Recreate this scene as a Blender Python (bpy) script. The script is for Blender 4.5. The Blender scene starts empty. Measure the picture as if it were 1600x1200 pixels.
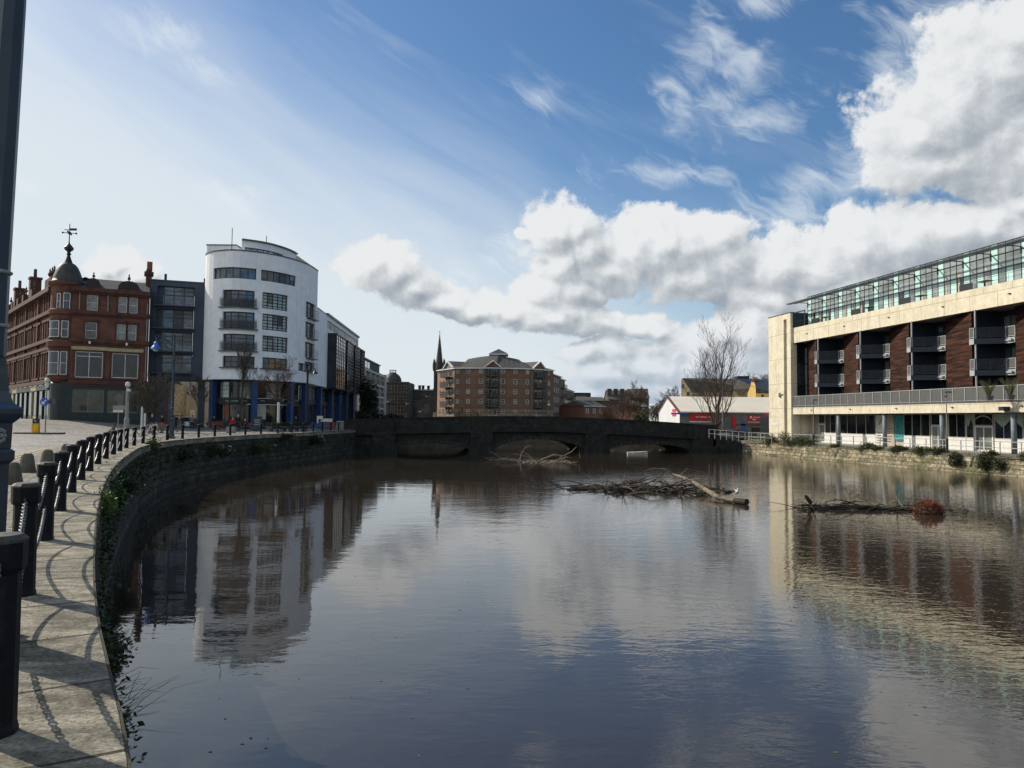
import bpy, bmesh, math, random
from mathutils import Vector, Matrix
C = bpy.context.scene
COL = C.collection
R = math.radians
rnd = random.Random(7)

# ------------------------------------------------------------------ camera
FPX, CAMZ, PITCH, ROLL = 1155.0, 1.6, math.atan(55/1155), 0.009
fw = Vector((0, math.cos(PITCH), math.sin(PITCH)))
up0 = Vector((0, -math.sin(PITCH), math.cos(PITCH)))
rt0 = Vector((1, 0, 0))
rt = rt0*math.cos(ROLL) + up0*math.sin(ROLL)
up = up0*math.cos(ROLL) - rt0*math.sin(ROLL)
cam_d = bpy.data.cameras.new('camera'); cam = bpy.data.objects.new('camera', cam_d); COL.objects.link(cam)
cam_d.sensor_width = 36; cam_d.lens = 36*FPX/1600; cam_d.clip_start = 0.05; cam_d.clip_end = 9000
cam.matrix_world = Matrix(((rt.x, up.x, -fw.x, 0), (rt.y, up.y, -fw.y, 0), (rt.z, up.z, -fw.z, CAMZ), (0, 0, 0, 1)))
C.camera = cam
CP = Vector((0, 0, CAMZ))
def ray(px, py): return (fw*FPX + rt*(px-800) + up*(600-py)).normalized()
def G(px, py, z=0.0):                      # point on the level z
    r = ray(px, py); t = (z-CAMZ)/r.z; return CP + r*t
def P(px, py, Y):                          # point at the distance Y
    r = ray(px, py); return CP + r*(Y/r.y)
def proj(p):
    v = Vector(p)-CP; d = v.dot(fw)
    return 800+FPX*v.dot(rt)/d, 600-FPX*v.dot(up)/d

# ------------------------------------------------------------------ light
SUN = Vector((-0.88, 0.47, 0)).normalized(); SUN_EL = R(34)
sun_dir = Vector((SUN.x*math.cos(SUN_EL), SUN.y*math.cos(SUN_EL), math.sin(SUN_EL)))
sd = bpy.data.lights.new('sun', 'SUN'); sun = bpy.data.objects.new('sun', sd); COL.objects.link(sun)
sd.energy = 4.2; sd.angle = R(0.5); sd.color = (1.0, 0.91, 0.77)
sun.rotation_euler = sun_dir.to_track_quat('Z', 'Y').to_euler(); sun.location = (-60, 30, 60)
C.view_settings.view_transform = 'Standard'; C.view_settings.look = 'None'
C.view_settings.exposure = 0.25; C.view_settings.gamma = 1.0
C.cycles.use_denoising = True
C.cycles.max_bounces = 6; C.cycles.diffuse_bounces = 2; C.cycles.glossy_bounces = 3; C.cycles.transmission_bounces = 3
C.cycles.transparent_max_bounces = 8; C.cycles.sample_clamp_indirect = 4.0
C.cycles.caustics_reflective = False; C.cycles.caustics_refractive = False

# ------------------------------------------------------------------ world: sky with clouds laid out by direction
W = bpy.data.worlds.new('World'); C.world = W; W.use_nodes = True
nt = W.node_tree; nt.nodes.clear()
class NT:
    def __init__(s, t): s.t = t
    def n(s, typ, **kw):
        n = s.t.nodes.new(typ)
        for k, v in kw.items(): setattr(n, k, v)
        return n
    def lk(s, a, b): s.t.links.new(a, b)
    def put(s, sock, v):
        if hasattr(v, 'is_output'): s.lk(v, sock)
        else: sock.default_value = v
    def m(s, op, a, b=0.0, c=0.0, clamp=False):
        n = s.n('ShaderNodeMath', operation=op, use_clamp=clamp)
        for i, v in enumerate((a, b, c)): s.put(n.inputs[i], v)
        return n.outputs[0]
    def v(s, op, a, b=(0, 0, 0), out=0):
        n = s.n('ShaderNodeVectorMath', operation=op)
        s.put(n.inputs[0], a); s.put(n.inputs[1], b)
        return n.outputs[out]
    def ss(s, x, a, b):                     # smoothstep
        n = s.n('ShaderNodeMapRange', interpolation_type='SMOOTHSTEP', clamp=True)
        s.put(n.inputs[0], x); n.inputs[1].default_value = a; n.inputs[2].default_value = b
        return n.outputs[0]
    def noise(s, vec, scale, detail=6, rough=0.55, dist=0.0, lac=2.0):
        n = s.n('ShaderNodeTexNoise'); s.put(n.inputs['Vector'], vec)
        n.inputs['Scale'].default_value = scale; n.inputs['Detail'].default_value = detail
        n.inputs['Roughness'].default_value = rough; n.inputs['Distortion'].default_value = dist
        n.inputs['Lacunarity'].default_value = lac
        return n.outputs['Fac']
    def mix(s, f, a, b):
        n = s.n('ShaderNodeMix', data_type='RGBA'); s.put(n.inputs[0], f)
        s.put(n.inputs[6], a); s.put(n.inputs[7], b); return n.outputs[2]
def azel(px, py):
    r = ray(px, py); return (math.atan2(r.x, r.y), math.asin(r.z))
# px, py, rx, ry in photo pixels
CUMULUS = [(582,408,52,48),(612,418,62,50),(648,448,62,42),(690,474,60,30),(735,487,58,24),(770,478,46,30),
 (868,358,58,54),(900,352,48,46),(925,392,70,60),(875,412,62,46),(955,420,60,46),(985,385,50,56),(818,362,22,16),
 (1030,385,70,62),(1075,392,80,62),(1122,372,62,60),(1150,420,60,50),(1080,440,80,40),
 (800,486,66,30),(860,492,84,34),(935,505,84,30),(1000,508,60,24),(845,452,50,34),(900,456,54,34),(1035,516,34,16),
 (1215,415,60,66),(1275,405,80,62),(1345,385,80,60),(1420,368,80,52),(1490,352,80,46),(1560,345,60,36),(1195,470,64,36),(1320,450,100,40),
 (1485,170,110,90),(1550,120,110,110),(1425,215,80,52),(1460,262,120,40),(1620,230,140,80),(1610,50,70,60),(1630,310,60,24),
 (1010,575,130,52),(1090,565,110,52),(945,590,100,34),(1150,575,90,60),(1060,612,150,22),(960,550,60,30),(905,556,52,22),(1130,520,70,40),(1180,520,60,60),(900,610,100,16),(1050,604,120,20),
 (185,408,46,32),(222,424,36,26),(160,420,30,22)]
WISPS = [(1100,95,66,52),(1150,105,62,48),(1065,150,40,44),(1130,150,66,40),(1420,50,90,60),(1385,110,60,60),(1530,20,110,50),(1330,200,50,40),(1440,130,120,110),(1350,290,90,70),(1220,190,80,34),
 (1250,290,70,40),(1235,330,70,60),(365,300,46,24),(385,318,34,24),(335,290,24,10),(40,292,34,14),(800,390,60,40),(760,420,60,30),
 (840,150,40,30),(1050,262,120,26),(1010,640,300,36),(1180,2,90,30),(620,580,70,30),(250,60,70,30),(320,110,60,18)]
def field(name, blobs, nscale, amp, rough, stretch=None):
    g = bpy.data.node_groups.new(name, 'ShaderNodeTree')
    g.interface.new_socket('P', in_out='INPUT', socket_type='NodeSocketVector')
    g.interface.new_socket('D', in_out='OUTPUT', socket_type='NodeSocketFloat'); g.interface.new_socket('S', in_out='OUTPUT', socket_type='NodeSocketFloat')
    T = NT(g); gi = T.n('NodeGroupInput'); go = T.n('NodeGroupOutput')
    Pn = gi.outputs[0]
    wn = T.n('ShaderNodeTexNoise'); T.lk(Pn, wn.inputs['Vector']); wn.inputs['Scale'].default_value = 11; wn.inputs['Detail'].default_value = 3
    off = T.v('MULTIPLY', T.v('SUBTRACT', wn.outputs['Color'], (.5, .5, .5)), (.07, .05, 0))
    Pw = T.v('ADD', Pn, off)
    acc = None
    for (x, y, rx, ry) in blobs:
        a, e = azel(x, y)
        q = T.v('MULTIPLY', T.v('SUBTRACT', Pw, (a, e, 0)), (FPX/rx/1.02, FPX/ry/1.02, 0))
        l = T.m('SUBTRACT', 1.0, T.v('LENGTH', q, out=1))
        acc = l if acc is None else T.m('SMOOTH_MAX', acc, l, 0.12)
    Pq = Pn
    if stretch:
        vr = T.n('ShaderNodeVectorRotate', rotation_type='Z_AXIS'); T.lk(Pw, vr.inputs[0]); vr.inputs['Angle'].default_value = stretch[0]; Pq = T.v('MULTIPLY', vr.outputs[0], stretch[1])
    n1 = T.noise(Pq, nscale, 9, rough, 0.15 if not stretch else .5); T.lk(acc, go.inputs[1])
    d = T.m('ADD', T.m('MAXIMUM', acc, -1.0), T.m('MULTIPLY', T.m('SUBTRACT', n1, .5), amp))
    T.lk(d, go.inputs[0]); return g
T = NT(nt)
tc = T.n('ShaderNodeTexCoord'); sep = T.n('ShaderNodeSeparateXYZ'); T.lk(tc.outputs['Generated'], sep.inputs[0])
az = T.m('ARCTAN2', sep.outputs[0], sep.outputs[1]); el = T.m('ARCSINE', sep.outputs[2])
cb = T.n('ShaderNodeCombineXYZ'); T.lk(az, cb.inputs[0]); T.lk(el, cb.inputs[1]); PV = cb.outputs[0]
def grp(g, vec):
    n = T.n('ShaderNodeGroup'); n.node_tree = g; T.lk(vec, n.inputs[0]); return n.outputs
gc = field('cumulus_field', CUMULUS, 17, 1.75, .64); gw = field('wisp_field', WISPS, 13, 4.2, .62, (R(32), (.75, 2.2, 1)))
D0, S0 = grp(gc, PV); D1 = grp(gc, T.v('ADD', PV, (-.0075, .0105, 0)))[0]; S2 = grp(gc, T.v('ADD', PV, (-.030, .036, 0)))[1]
Wd = grp(gw, PV)[0]
# generic clouds for the half of the sky behind the camera
front = T.ss(T.m('COSINE', az), .35, .6)
gen = T.m('SUBTRACT', T.noise(tc.outputs['Generated'], 2.6, 7, .55), .54)
D0 = T.m('ADD', T.m('MULTIPLY', D0, front), T.m('MULTIPLY', T.m('MULTIPLY', gen, 4.0), T.m('SUBTRACT', 1.0, front)))
a_c = T.m('MULTIPLY', T.ss(D0, -.02, .25), T.ss(el, -.01, .02))
S0c = T.m('MAXIMUM', S0, -.4)
lit = T.m('ADD', T.m('MULTIPLY', T.m('SUBTRACT', D0, D1), .80), T.m('MULTIPLY', T.m('SUBTRACT', S0c, T.m('MAXIMUM', S2, -.4)), .50))
thick = T.ss(D0, .0, .75)
shade = T.m('ADD', T.m('SUBTRACT', .76, T.m('MULTIPLY', thick, .20)), lit, clamp=True)
ramp = T.n('ShaderNodeValToRGB'); T.lk(shade, ramp.inputs[0])
cr = ramp.color_ramp; cr.elements[0].position = 0.0; cr.elements[0].color = (.25, .285, .335, 1)
cr.elements[1].position = 1.0; cr.elements[1].color = (.69, .705, .715, 1)
for pos, c in ((.30, (.34, .375, .415, 1)), (.55, (.46, .49, .515, 1)), (.80, (.61, .635, .65, 1))):
    e = cr.elements.new(pos); e.color = c
low = T.ss(el, .14, .02)                    # distant clouds low down take the blue of the air
ccol = T.mix(T.m('MULTIPLY', low, .45), ramp.outputs[0], (.40, .50, .62, 1))
# thin veil of high cloud: pale to the left and near the horizon, streaked
rot = T.n('ShaderNodeVectorRotate', rotation_type='Z_AXIS'); T.lk(PV, rot.inputs[0]); rot.inputs['Angle'].default_value = R(27)
st = T.v('MULTIPLY', rot.outputs[0], (1.0, 5.5, 0))
streak = T.noise(st, 3.2, 7, .55, .6)
q = T.m('SUBTRACT', T.m('SUBTRACT', .275, T.m('MULTIPLY', az, .34)), el)
q = T.m('ADD', q, T.m('MULTIPLY', T.m('SUBTRACT', streak, .5), .16))
veil = T.m('MULTIPLY', T.ss(q, -.16, .20), .93)
veil = T.m('MAXIMUM', veil, T.m('MULTIPLY', T.ss(streak, .5, .82), .30))
right = T.ss(az, .0, .30)
veil = T.m('MULTIPLY', veil, T.m('SUBTRACT', 1.0, T.m('MULTIPLY', right, .45)))
a_w = T.m('MULTIPLY', T.ss(Wd, -.1, 1.5), .60)
sky = T.n('ShaderNodeTexSky', sky_type='NISHITA'); sky.sun_disc = False
sky.sun_elevation = SUN_EL; sky.sun_rotation = math.atan2(SUN.x, SUN.y)
sky.air_density = 1.0; sky.dust_density = 0.7; sky.ozone_density = 2.2
SKY_STRENGTH = 0.098
b_sky = T.n('ShaderNodeBackground'); hs = T.n('ShaderNodeHueSaturation'); hs.inputs['Saturation'].default_value = 1.22; T.lk(sky.outputs[0], hs.inputs['Color']); T.lk(hs.outputs[0], b_sky.inputs[0]); b_sky.inputs[1].default_value = SKY_STRENGTH
b_v = T.n('ShaderNodeBackground'); b_v.inputs[0].default_value = (.62, .675, .71, 1)
b_w = T.n('ShaderNodeBackground'); b_w.inputs[0].default_value = (.66, .71, .745, 1)
b_c = T.n('ShaderNodeBackground'); T.lk(ccol, b_c.inputs[0])
def mixs(f, a, b):
    n = T.n('ShaderNodeMixShader'); T.lk(f, n.inputs[0]); T.lk(a, n.inputs[1]); T.lk(b, n.inputs[2]); return n.outputs[0]
o = mixs(veil, b_sky.outputs[0], b_v.outputs[0]); o = mixs(a_w, o, b_w.outputs[0]); o = mixs(a_c, o, b_c.outputs[0])
wo = T.n('ShaderNodeOutputWorld'); T.lk(o, wo.inputs[0])

# ------------------------------------------------------------------ materials
MATS = {}
def mat(name, col, col2=None, rough=.7, scale=3.0, spec=.4, metal=0.0, bump=0.0, bscale=None, brick=None, stain=None, uv=False,
        swap=False, alpha=1.0, detail=5, mapscale=None, moss=None, rvar=0.0, grit=None):
    """procedural surface: noise between two colours, optional courses (brick=(w,h,mortar colour,mortar size,contrast)),
    streaks (stain=(colour,amount)), moss=(colour, amount, scale)"""
    m = bpy.data.materials.new(name); m.use_nodes = True; t = m.node_tree; t.nodes.clear(); N = NT(t)
    out = N.n('ShaderNodeOutputMaterial'); b = N.n('ShaderNodeBsdfPrincipled'); N.lk(b.outputs[0], out.inputs[0])
    c = N.n('ShaderNodeTexCoord'); vec = c.outputs['UV' if (uv or brick) else 'Object']; obj = c.outputs['Object']
    if swap:
        s = N.n('ShaderNodeSeparateXYZ'); N.lk(vec, s.inputs[0]); k = N.n('ShaderNodeCombineXYZ')
        N.lk(s.outputs[1], k.inputs[0]); N.lk(s.outputs[0], k.inputs[1]); vec = k.outputs[0]
    if mapscale: nv = N.v('MULTIPLY', vec if uv else obj, mapscale)
    else: nv = vec if uv else obj
    if col2 is None: col2 = tuple(x*.72 for x in col)
    n1 = N.noise(nv, scale, detail, .6)
    f = N.ss(n1, .32, .68)
    cc = N.mix(f, (*col, 1), (*col2, 1))
    hgt = n1
    if brick:
        w, h, mc, ms, con = brick
        bt = N.n('ShaderNodeTexBrick'); N.lk(vec, bt.inputs['Vector'])
        bt.inputs['Scale'].default_value = 1.0; bt.inputs['Brick Width'].default_value = w; bt.inputs['Row Height'].default_value = h
        bt.inputs['Mortar Size'].default_value = ms; bt.inputs['Mortar Smooth'].default_value = .2; bt.inputs['Bias'].default_value = 0
        bt.inputs['Color1'].default_value = (1-con, 1-con, 1-con, 1); bt.inputs['Color2'].default_value = (1+con, 1+con*.9, 1+con*.8, 1)
        bt.inputs['Mortar'].default_value = (1, 1, 1, 1)
        mm = N.n('ShaderNodeMix', data_type='RGBA', blend_type='MULTIPLY'); mm.inputs[0].default_value = 1
        N.lk(cc, mm.inputs[6]); N.lk(bt.outputs['Color'], mm.inputs[7])
        cc = N.mix(bt.outputs['Fac'], mm.outputs[2], (*mc, 1))
        hgt = N.m('SUBTRACT', n1, N.m('MULTIPLY', bt.outputs['Fac'], 1.2))
    if stain:
        sv = N.v('MULTIPLY', obj, (1.6, 1.6, .12)); sn = N.noise(sv, 1.0, 5, .65)
        cc = N.mix(N.m('MULTIPLY', N.ss(sn, .5, .78), stain[1]), cc, (*stain[0], 1))
    if moss:
        mn = N.noise(obj, moss[2], 6, .65)
        cc = N.mix(N.m('MULTIPLY', N.ss(mn, .46, .66), moss[1]), cc, (*moss[0], 1))
    if grit:
        gn = N.noise(obj, grit[0], 3, .7); gm = N.n('ShaderNodeMix', data_type='RGBA', blend_type='MULTIPLY'); gm.inputs[0].default_value = grit[1]
        gr = N.n('ShaderNodeMapRange'); N.lk(gn, gr.inputs[0]); gr.inputs[1].default_value = .3; gr.inputs[2].default_value = .7; gr.inputs[3].default_value = .25; gr.inputs[4].default_value = 1.6
        N.lk(cc, gm.inputs[6]); N.lk(gr.outputs[0], gm.inputs[7]); cc = gm.outputs[2]
    N.lk(cc, b.inputs['Base Color'])
    if rvar: N.lk(N.m('ADD', rough, N.m('MULTIPLY', N.m('SUBTRACT', n1, .5), rvar)), b.inputs['Roughness'])
    else: b.inputs['Roughness'].default_value = rough
    b.inputs['Metallic'].default_value = metal; b.inputs['Specular IOR Level'].default_value = spec
    if bump:
        if bscale: hgt2 = N.m('ADD', hgt, N.m('MULTIPLY', N.noise(nv, bscale, 4, .6), .7))
        else: hgt2 = hgt
        bp = N.n('ShaderNodeBump'); bp.inputs['Strength'].default_value = bump; bp.inputs['Distance'].default_value = .03
        N.lk(hgt2, bp.inputs['Height']); N.lk(bp.outputs[0], b.inputs['Normal'])
    b.inputs['Alpha'].default_value = alpha
    MATS[name] = m; return m
def glass(name, col, rough=.04, wob=.02, spec=.5, metal=0.0, col2=None):
    m = bpy.data.materials.new(name); m.use_nodes = True; t = m.node_tree; b = t.nodes['Principled BSDF']; N = NT(t)
    c = N.n('ShaderNodeTexCoord')
    cc = N.mix(N.ss(N.noise(c.outputs['Object'], .7, 3, .6), .35, .65), (*col, 1), (*(col2 or tuple(x*.5 for x in col)), 1))
    N.lk(cc, b.inputs['Base Color']); b.inputs['Roughness'].default_value = rough; b.inputs['Metallic'].default_value = metal
    b.inputs['Specular IOR Level'].default_value = spec
    bp = N.n('ShaderNodeBump'); bp.inputs['Strength'].default_value = wob; bp.inputs['Distance'].default_value = .1
    N.lk(N.noise(c.outputs['Object'], .9, 2, .5), bp.inputs['Height']); N.lk(bp.outputs[0], b.inputs['Normal'])
    MATS[name] = m; return m

# ------------------------------------------------------------------ mesh builder
def wloc(o):
    v = Vector((0, 0, 0))
    while o is not None: v += o.location; o = o.parent
    return v
class MB:
    def __init__(s): s.v = []; s.f = []; s.uv = {}
    def quad(s, *pts):
        i = len(s.v); s.v += [tuple(p) for p in pts]; s.f.append(tuple(range(i, i+len(pts)))); return len(s.f)-1
    def quads(s, base, faces):
        i = len(s.v); s.v += [tuple(p) for p in base]
        for f in faces: s.f.append(tuple(i+k for k in f))
    def hexa(s, p):                      # 4 bottom points (ccw from above), 4 top points
        s.quads(p, [(3,2,1,0),(4,5,6,7),(0,1,5,4),(1,2,6,5),(2,3,7,6),(3,0,4,7)])
    def box(s, c, d, rz=0, M=None):
        x, y, z = d[0]/2, d[1]/2, d[2]/2; cs, sn = math.cos(rz), math.sin(rz); pts = []
        for k in (-z, z):
            for (a, b) in ((-x,-y),(x,-y),(x,y),(-x,y)):
                q = Vector((a*cs-b*sn, a*sn+b*cs, k))
                pts.append((M @ q if M else q)+Vector(c))
        s.hexa(pts); return s
    def prism(s, poly, z0, z1):          # poly ccw in plan
        n = len(poly); b = [(p[0], p[1], z0) for p in poly]+[(p[0], p[1], z1) for p in poly]
        s.quads(b, [tuple(range(n-1, -1, -1)), tuple(range(n, 2*n))]+[(i, (i+1) % n, n+(i+1) % n, n+i) for i in range(n)]); return s
    def tube(s, pts, rad, n=6, cap=True):
        pts = [Vector(p) for p in pts]
        if not hasattr(rad, '__len__'): rad = [rad]*len(pts)
        ref = Vector((.013, .021, 1)); base = len(s.v); N = len(pts)
        for i, p in enumerate(pts):
            t = (pts[min(i+1, N-1)]-pts[max(i-1, 0)])
            if t.length < 1e-9: t = Vector((0, 0, 1))
            t.normalize(); a = t.cross(ref)
            if a.length < .05: a = t.cross(Vector((1, 0, 0)))
            a.normalize(); b = t.cross(a)
            for k in range(n):
                w = 2*math.pi*k/n; s.v.append(tuple(p+(a*math.cos(w)+b*math.sin(w))*rad[i]))
        for i in range(N-1):
            for k in range(n):
                a = base+i*n+k; b = base+i*n+(k+1) % n; s.f.append((a, a+n, b+n, b))
        if cap:
            s.f.append(tuple(base+k for k in range(n))); s.f.append(tuple(base+(N-1)*n+k for k in range(n-1, -1, -1)))
        return s
    def lathe(s, prof, n=12, c=(0, 0, 0), rz=0, a0=0, a1=2*math.pi):     # prof: (r, z) upwards
        full = abs(a1-a0-2*math.pi) < 1e-6; m = n if full else n+1; base = len(s.v)
        for (r, z) in prof:
            for k in range(m):
                w = a0+(a1-a0)*k/n+rz; s.v.append((c[0]+r*math.cos(w), c[1]+r*math.sin(w), c[2]+z))
        for i in range(len(prof)-1):
            for k in range(n):
                a = base+i*m+k; b = base+i*m+((k+1) % m if full else k+1); s.f.append((a, b, b+m, a+m))
        if full:
            if prof[0][0] > 1e-4: s.f.append(tuple(base+k for k in range(m-1, -1, -1)))
            if prof[-1][0] > 1e-4: s.f.append(tuple(base+(len(prof)-1)*m+k for k in range(m)))
        return s
    def ball(s, c, r, n=8, m=6):
        if not hasattr(r, '__len__'): r = (r, r, r)
        base = len(s.v)
        for i in range(m+1):
            th = math.pi*i/m
            for k in range(n):
                ph = 2*math.pi*k/n
                s.v.append((c[0]+r[0]*math.sin(th)*math.cos(ph), c[1]+r[1]*math.sin(th)*math.sin(ph), c[2]-r[2]*math.cos(th)))
        for i in range(m):
            for k in range(n):
                a = base+i*n+k; b = base+i*n+(k+1) % n; s.f.append((a, b, b+n, a+n))
        return s
    def leaf(s, p, size, rr):
        a = Vector((rr.uniform(-1, 1), rr.uniform(-1, 1), rr.uniform(-.6, .6))).normalized()
        b = a.cross(Vector((rr.uniform(-1, 1), rr.uniform(-1, 1), rr.uniform(-1, 1)))).normalized()
        p = Vector(p); s.quad(p-a*size, p-b*size*.45, p+a*size, p+b*size*.45)
    def build(s, name, m, parent=None, smooth=False, label=None, off=None):
        me = bpy.data.meshes.new(name); o3 = wloc(parent) if parent is not None else (off or Vector((0, 0, 0)))
        o3 = Vector(o3)
        me.from_pydata([(x-o3.x, y-o3.y, z-o3.z) for (x, y, z) in s.v], [], s.f)
        uvl = me.uv_layers.new(name='uv'); data = [0.0]*(2*len(me.loops)); V = s.v; li = 0
        for fi, f in enumerate(s.f):
            if fi in s.uv:
                for (a, b) in s.uv[fi]: data[2*li] = a; data[2*li+1] = b; li += 1
                continue
            p0, p1, p2 = Vector(V[f[0]]), Vector(V[f[1]]), Vector(V[f[2]]); nn = (p1-p0).cross(p2-p0)
            if nn.length < 1e-10 and len(f) > 3: nn = (p2-p0).cross(Vector(V[f[3]])-p0)
            if nn.length > 1e-12: nn.normalize()
            if abs(nn.z) > .985: ta, tb = Vector((1, 0, 0)), Vector((0, 1, 0))
            else:
                ta = Vector((-nn.y, nn.x, 0)).normalized() if (abs(nn.x)+abs(nn.y)) > 1e-6 else Vector((1, 0, 0)); tb = nn.cross(ta)
            for k in f:
                q = Vector(V[k]); data[2*li] = q.dot(ta); data[2*li+1] = q.dot(tb); li += 1
        uvl.data.foreach_set('uv', data)
        if smooth: me.polygons.foreach_set('use_smooth', [True]*len(me.polygons))
        me.materials.append(m if not isinstance(m, str) else MATS[m]); me.update()
        o = bpy.data.objects.new(name, me); COL.objects.link(o)
        if parent is not None: o.parent = parent
        elif off is not None: o.location = o3
        if label: o['label'] = label
        return o
def tag(o, label=None, cat=None, group=None, kind=None):
    if label: o['label'] = label
    if cat:
        o['category'] = cat
        if not kind: kind = 'thing'
    if group: o['group'] = group
    if kind: o['kind'] = kind
    return o
def thing(name, label, cat, loc=(0, 0, 0), group=None):
    o = bpy.data.objects.new(name, None); COL.objects.link(o); o.location = loc; o.empty_display_size = .3
    return tag(o, label, cat, group)
def structure(mb, name, m, smooth=False): return tag(mb.build(name, m, smooth=smooth), kind='structure')
def kids(o): return [c for c in bpy.data.objects if c.parent == o]
def dup(root, loc, rz=0.0, label=None, scale=None, group=None):
    def cp(o, par):
        c = o.copy(); COL.objects.link(c)
        if par is not None: c.parent = par
        for k in kid_map.get(o.name, []): cp(k, c)
        return c
    kid_map = {}
    for o in bpy.data.objects:
        if o.parent is not None: kid_map.setdefault(o.parent.name, []).append(o)
    r = cp(root, None); r.location = loc; r.rotation_euler = (0, 0, rz)
    if scale: r.scale = scale if hasattr(scale, '__len__') else (scale,)*3
    if label: r['label'] = label
    if group: r['group'] = group
    return r
ORD = 'first second third fourth fifth sixth seventh eighth ninth tenth eleventh twelfth thirteenth fourteenth fifteenth sixteenth seventeenth eighteenth nineteenth twentieth twenty-first twenty-second twenty-third twenty-fourth twenty-fifth twenty-sixth twenty-seventh twenty-eighth twenty-ninth thirtieth thirty-first thirty-second thirty-third thirty-fourth thirty-fifth thirty-sixth thirty-seventh thirty-eighth thirty-ninth fortieth'.split()

# ------------------------------------------------------------------ facade frame: s along the wall, d outwards, z up
def catmull(pts, step=1.0):
    out = []; n = len(pts)
    for i in range(n-1):
        p0, p1, p2, p3 = [Vector(pts[min(max(k, 0), n-1)]) for k in (i-1, i, i+1, i+2)]
        m = max(1, int((p2-p1).length/step))
        for k in range(m):
            t = k/m; out.append(.5*((2*p1)+(-p0+p2)*t+(2*p0-5*p1+4*p2-p3)*t*t+(-p0+3*p1-3*p2+p3)*t**3))
    out.append(Vector(pts[-1])); return out
class Fr:
    def __init__(s, pts, smooth=0):
        pts = [Vector((p[0], p[1])) for p in pts]
        if smooth: pts = [Vector((p[0], p[1])) for p in catmull(pts, smooth)]
        s.p = pts; s.c = [0.0]; s.t = []
        for a, b in zip(pts, pts[1:]):
            s.c.append(s.c[-1]+(b-a).length); s.t.append((b-a).normalized())
        s.L = s.c[-1]
        nrm = [Vector((t.y, -t.x)) for t in s.t]; s.nrm = nrm; s.mit = []
        for i in range(len(pts)):
            a = nrm[max(i-1, 0)]; b = nrm[min(i, len(nrm)-1)]; m = (a+b).normalized(); s.mit.append(m/max(.3, m.dot(a)))
    def seg(s, x):
        for i in range(len(s.t)-1):
            if x < s.c[i+1]: return i
        return len(s.t)-1
    def pt(s, x, d, z):
        for i, c in enumerate(s.c):
            if abs(x-c) < 1e-5:
                q = s.p[i]+s.mit[i]*d; return Vector((q.x, q.y, z))
        i = s.seg(x); q = s.p[i]+s.t[i]*(x-s.c[i])+s.nrm[i]*d; return Vector((q.x, q.y, z))
    def br(s, a, b): return [a]+[c for c in s.c if a+1e-4 < c < b-1e-4]+[b]
    def box(s, mb, s0, s1, d0, d1, z0, z1):
        ss = s.br(s0, s1); base = []
        for x in ss: base += [s.pt(x, d0, z0), s.pt(x, d1, z0), s.pt(x, d1, z1), s.pt(x, d0, z1)]
        n = len(ss); fs = [(3, 2, 1, 0), (4*n-4, 4*n-3, 4*n-2, 4*n-1)]
        for i in range(n-1):
            a = 4*i
            for k in range(4): fs.append((a+k, a+(k+1) % 4, a+4+(k+1) % 4, a+4+k))
        mb.quads(base, fs); return mb
    def pane(s, mb, s0, s1, z0, z1, d):
        ss = s.br(s0, s1)
        for a, b in zip(ss, ss[1:]): mb.quad(s.pt(a, d, z0), s.pt(b, d, z0), s.pt(b, d, z1), s.pt(a, d, z1))
        return mb
    def wall(s, mb, s0, s1, z0, z1, d=0.0, op=(), reveal=.2):
        S = sorted(set([round(x, 4) for x in s.br(s0, s1)]+[round(x, 4) for o in op for x in o[:2] if s0 < x < s1]))
        Z = sorted(set([z0, z1]+[round(x, 4) for o in op for x in o[2:4] if z0 < x < z1]))
        for a, b in zip(S, S[1:]):
            for e, f in zip(Z, Z[1:]):
                cs, cz = (a+b)/2, (e+f)/2
                if any(o[0] < cs < o[1] and o[2] < cz < o[3] for o in op): continue
                mb.quad(s.pt(a, d, e), s.pt(b, d, e), s.pt(b, d, f), s.pt(a, d, f))
        for o in op:
            a, b, e, f = o[:4]; r = d-reveal
            mb.quad(s.pt(a, d, e), s.pt(a, r, e), s.pt(a, r, f), s.pt(a, d, f)); mb.quad(s.pt(b, r, e), s.pt(b, d, e), s.pt(b, d, f), s.pt(b, r, f))
            ss = s.br(a, b)
            for x, y in zip(ss, ss[1:]):
                mb.quad(s.pt(x, d, e), s.pt(y, d, e), s.pt(y, r, e), s.pt(x, r, e)); mb.quad(s.pt(x, r, f), s.pt(y, r, f), s.pt(y, d, f), s.pt(x, d, f))
        return mb
    def s_px(s, px, z, d=0.0):
        best = None; n = 400
        for i in range(n+1):
            x = s.L*i/n; e = abs(proj(s.pt(x, d, z))[0]-px)
            if best is None or e < best[0]: best = (e, x)
        st = s.L/n; x0 = best[1]
        for i in range(-20, 21):
            x = x0+st*i/20; e = abs(proj(s.pt(x, d, z))[0]-px)
            if e < best[0]: best = (e, x)
        return best[1]
    def z_py(s, x, py, d=0.0):
        a, b = 0.0, 30.0
        for _ in range(40):
            m = (a+b)/2
            if proj(s.pt(x, d, m))[1] > py: a = m
            else: b = m
        return (a+b)/2
    def rect(s, x0, y0, x1, y1, zm=None):
        z = zm if zm is not None else 8.0
        for _ in range(3):
            a, b = s.s_px(x0, z), s.s_px(x1, z); mz = (a+b)/2; e, f = s.z_py(mz, y1), s.z_py(mz, y0); z = (e+f)/2
        return (a, b, e, f)
    def rz(s, zm, x0, y0, x1, y1): return s.rect(zm[0]+x0*zm[2], zm[1]+y0*zm[2], zm[0]+x1*zm[2], zm[1]+y1*zm[2])
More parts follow.
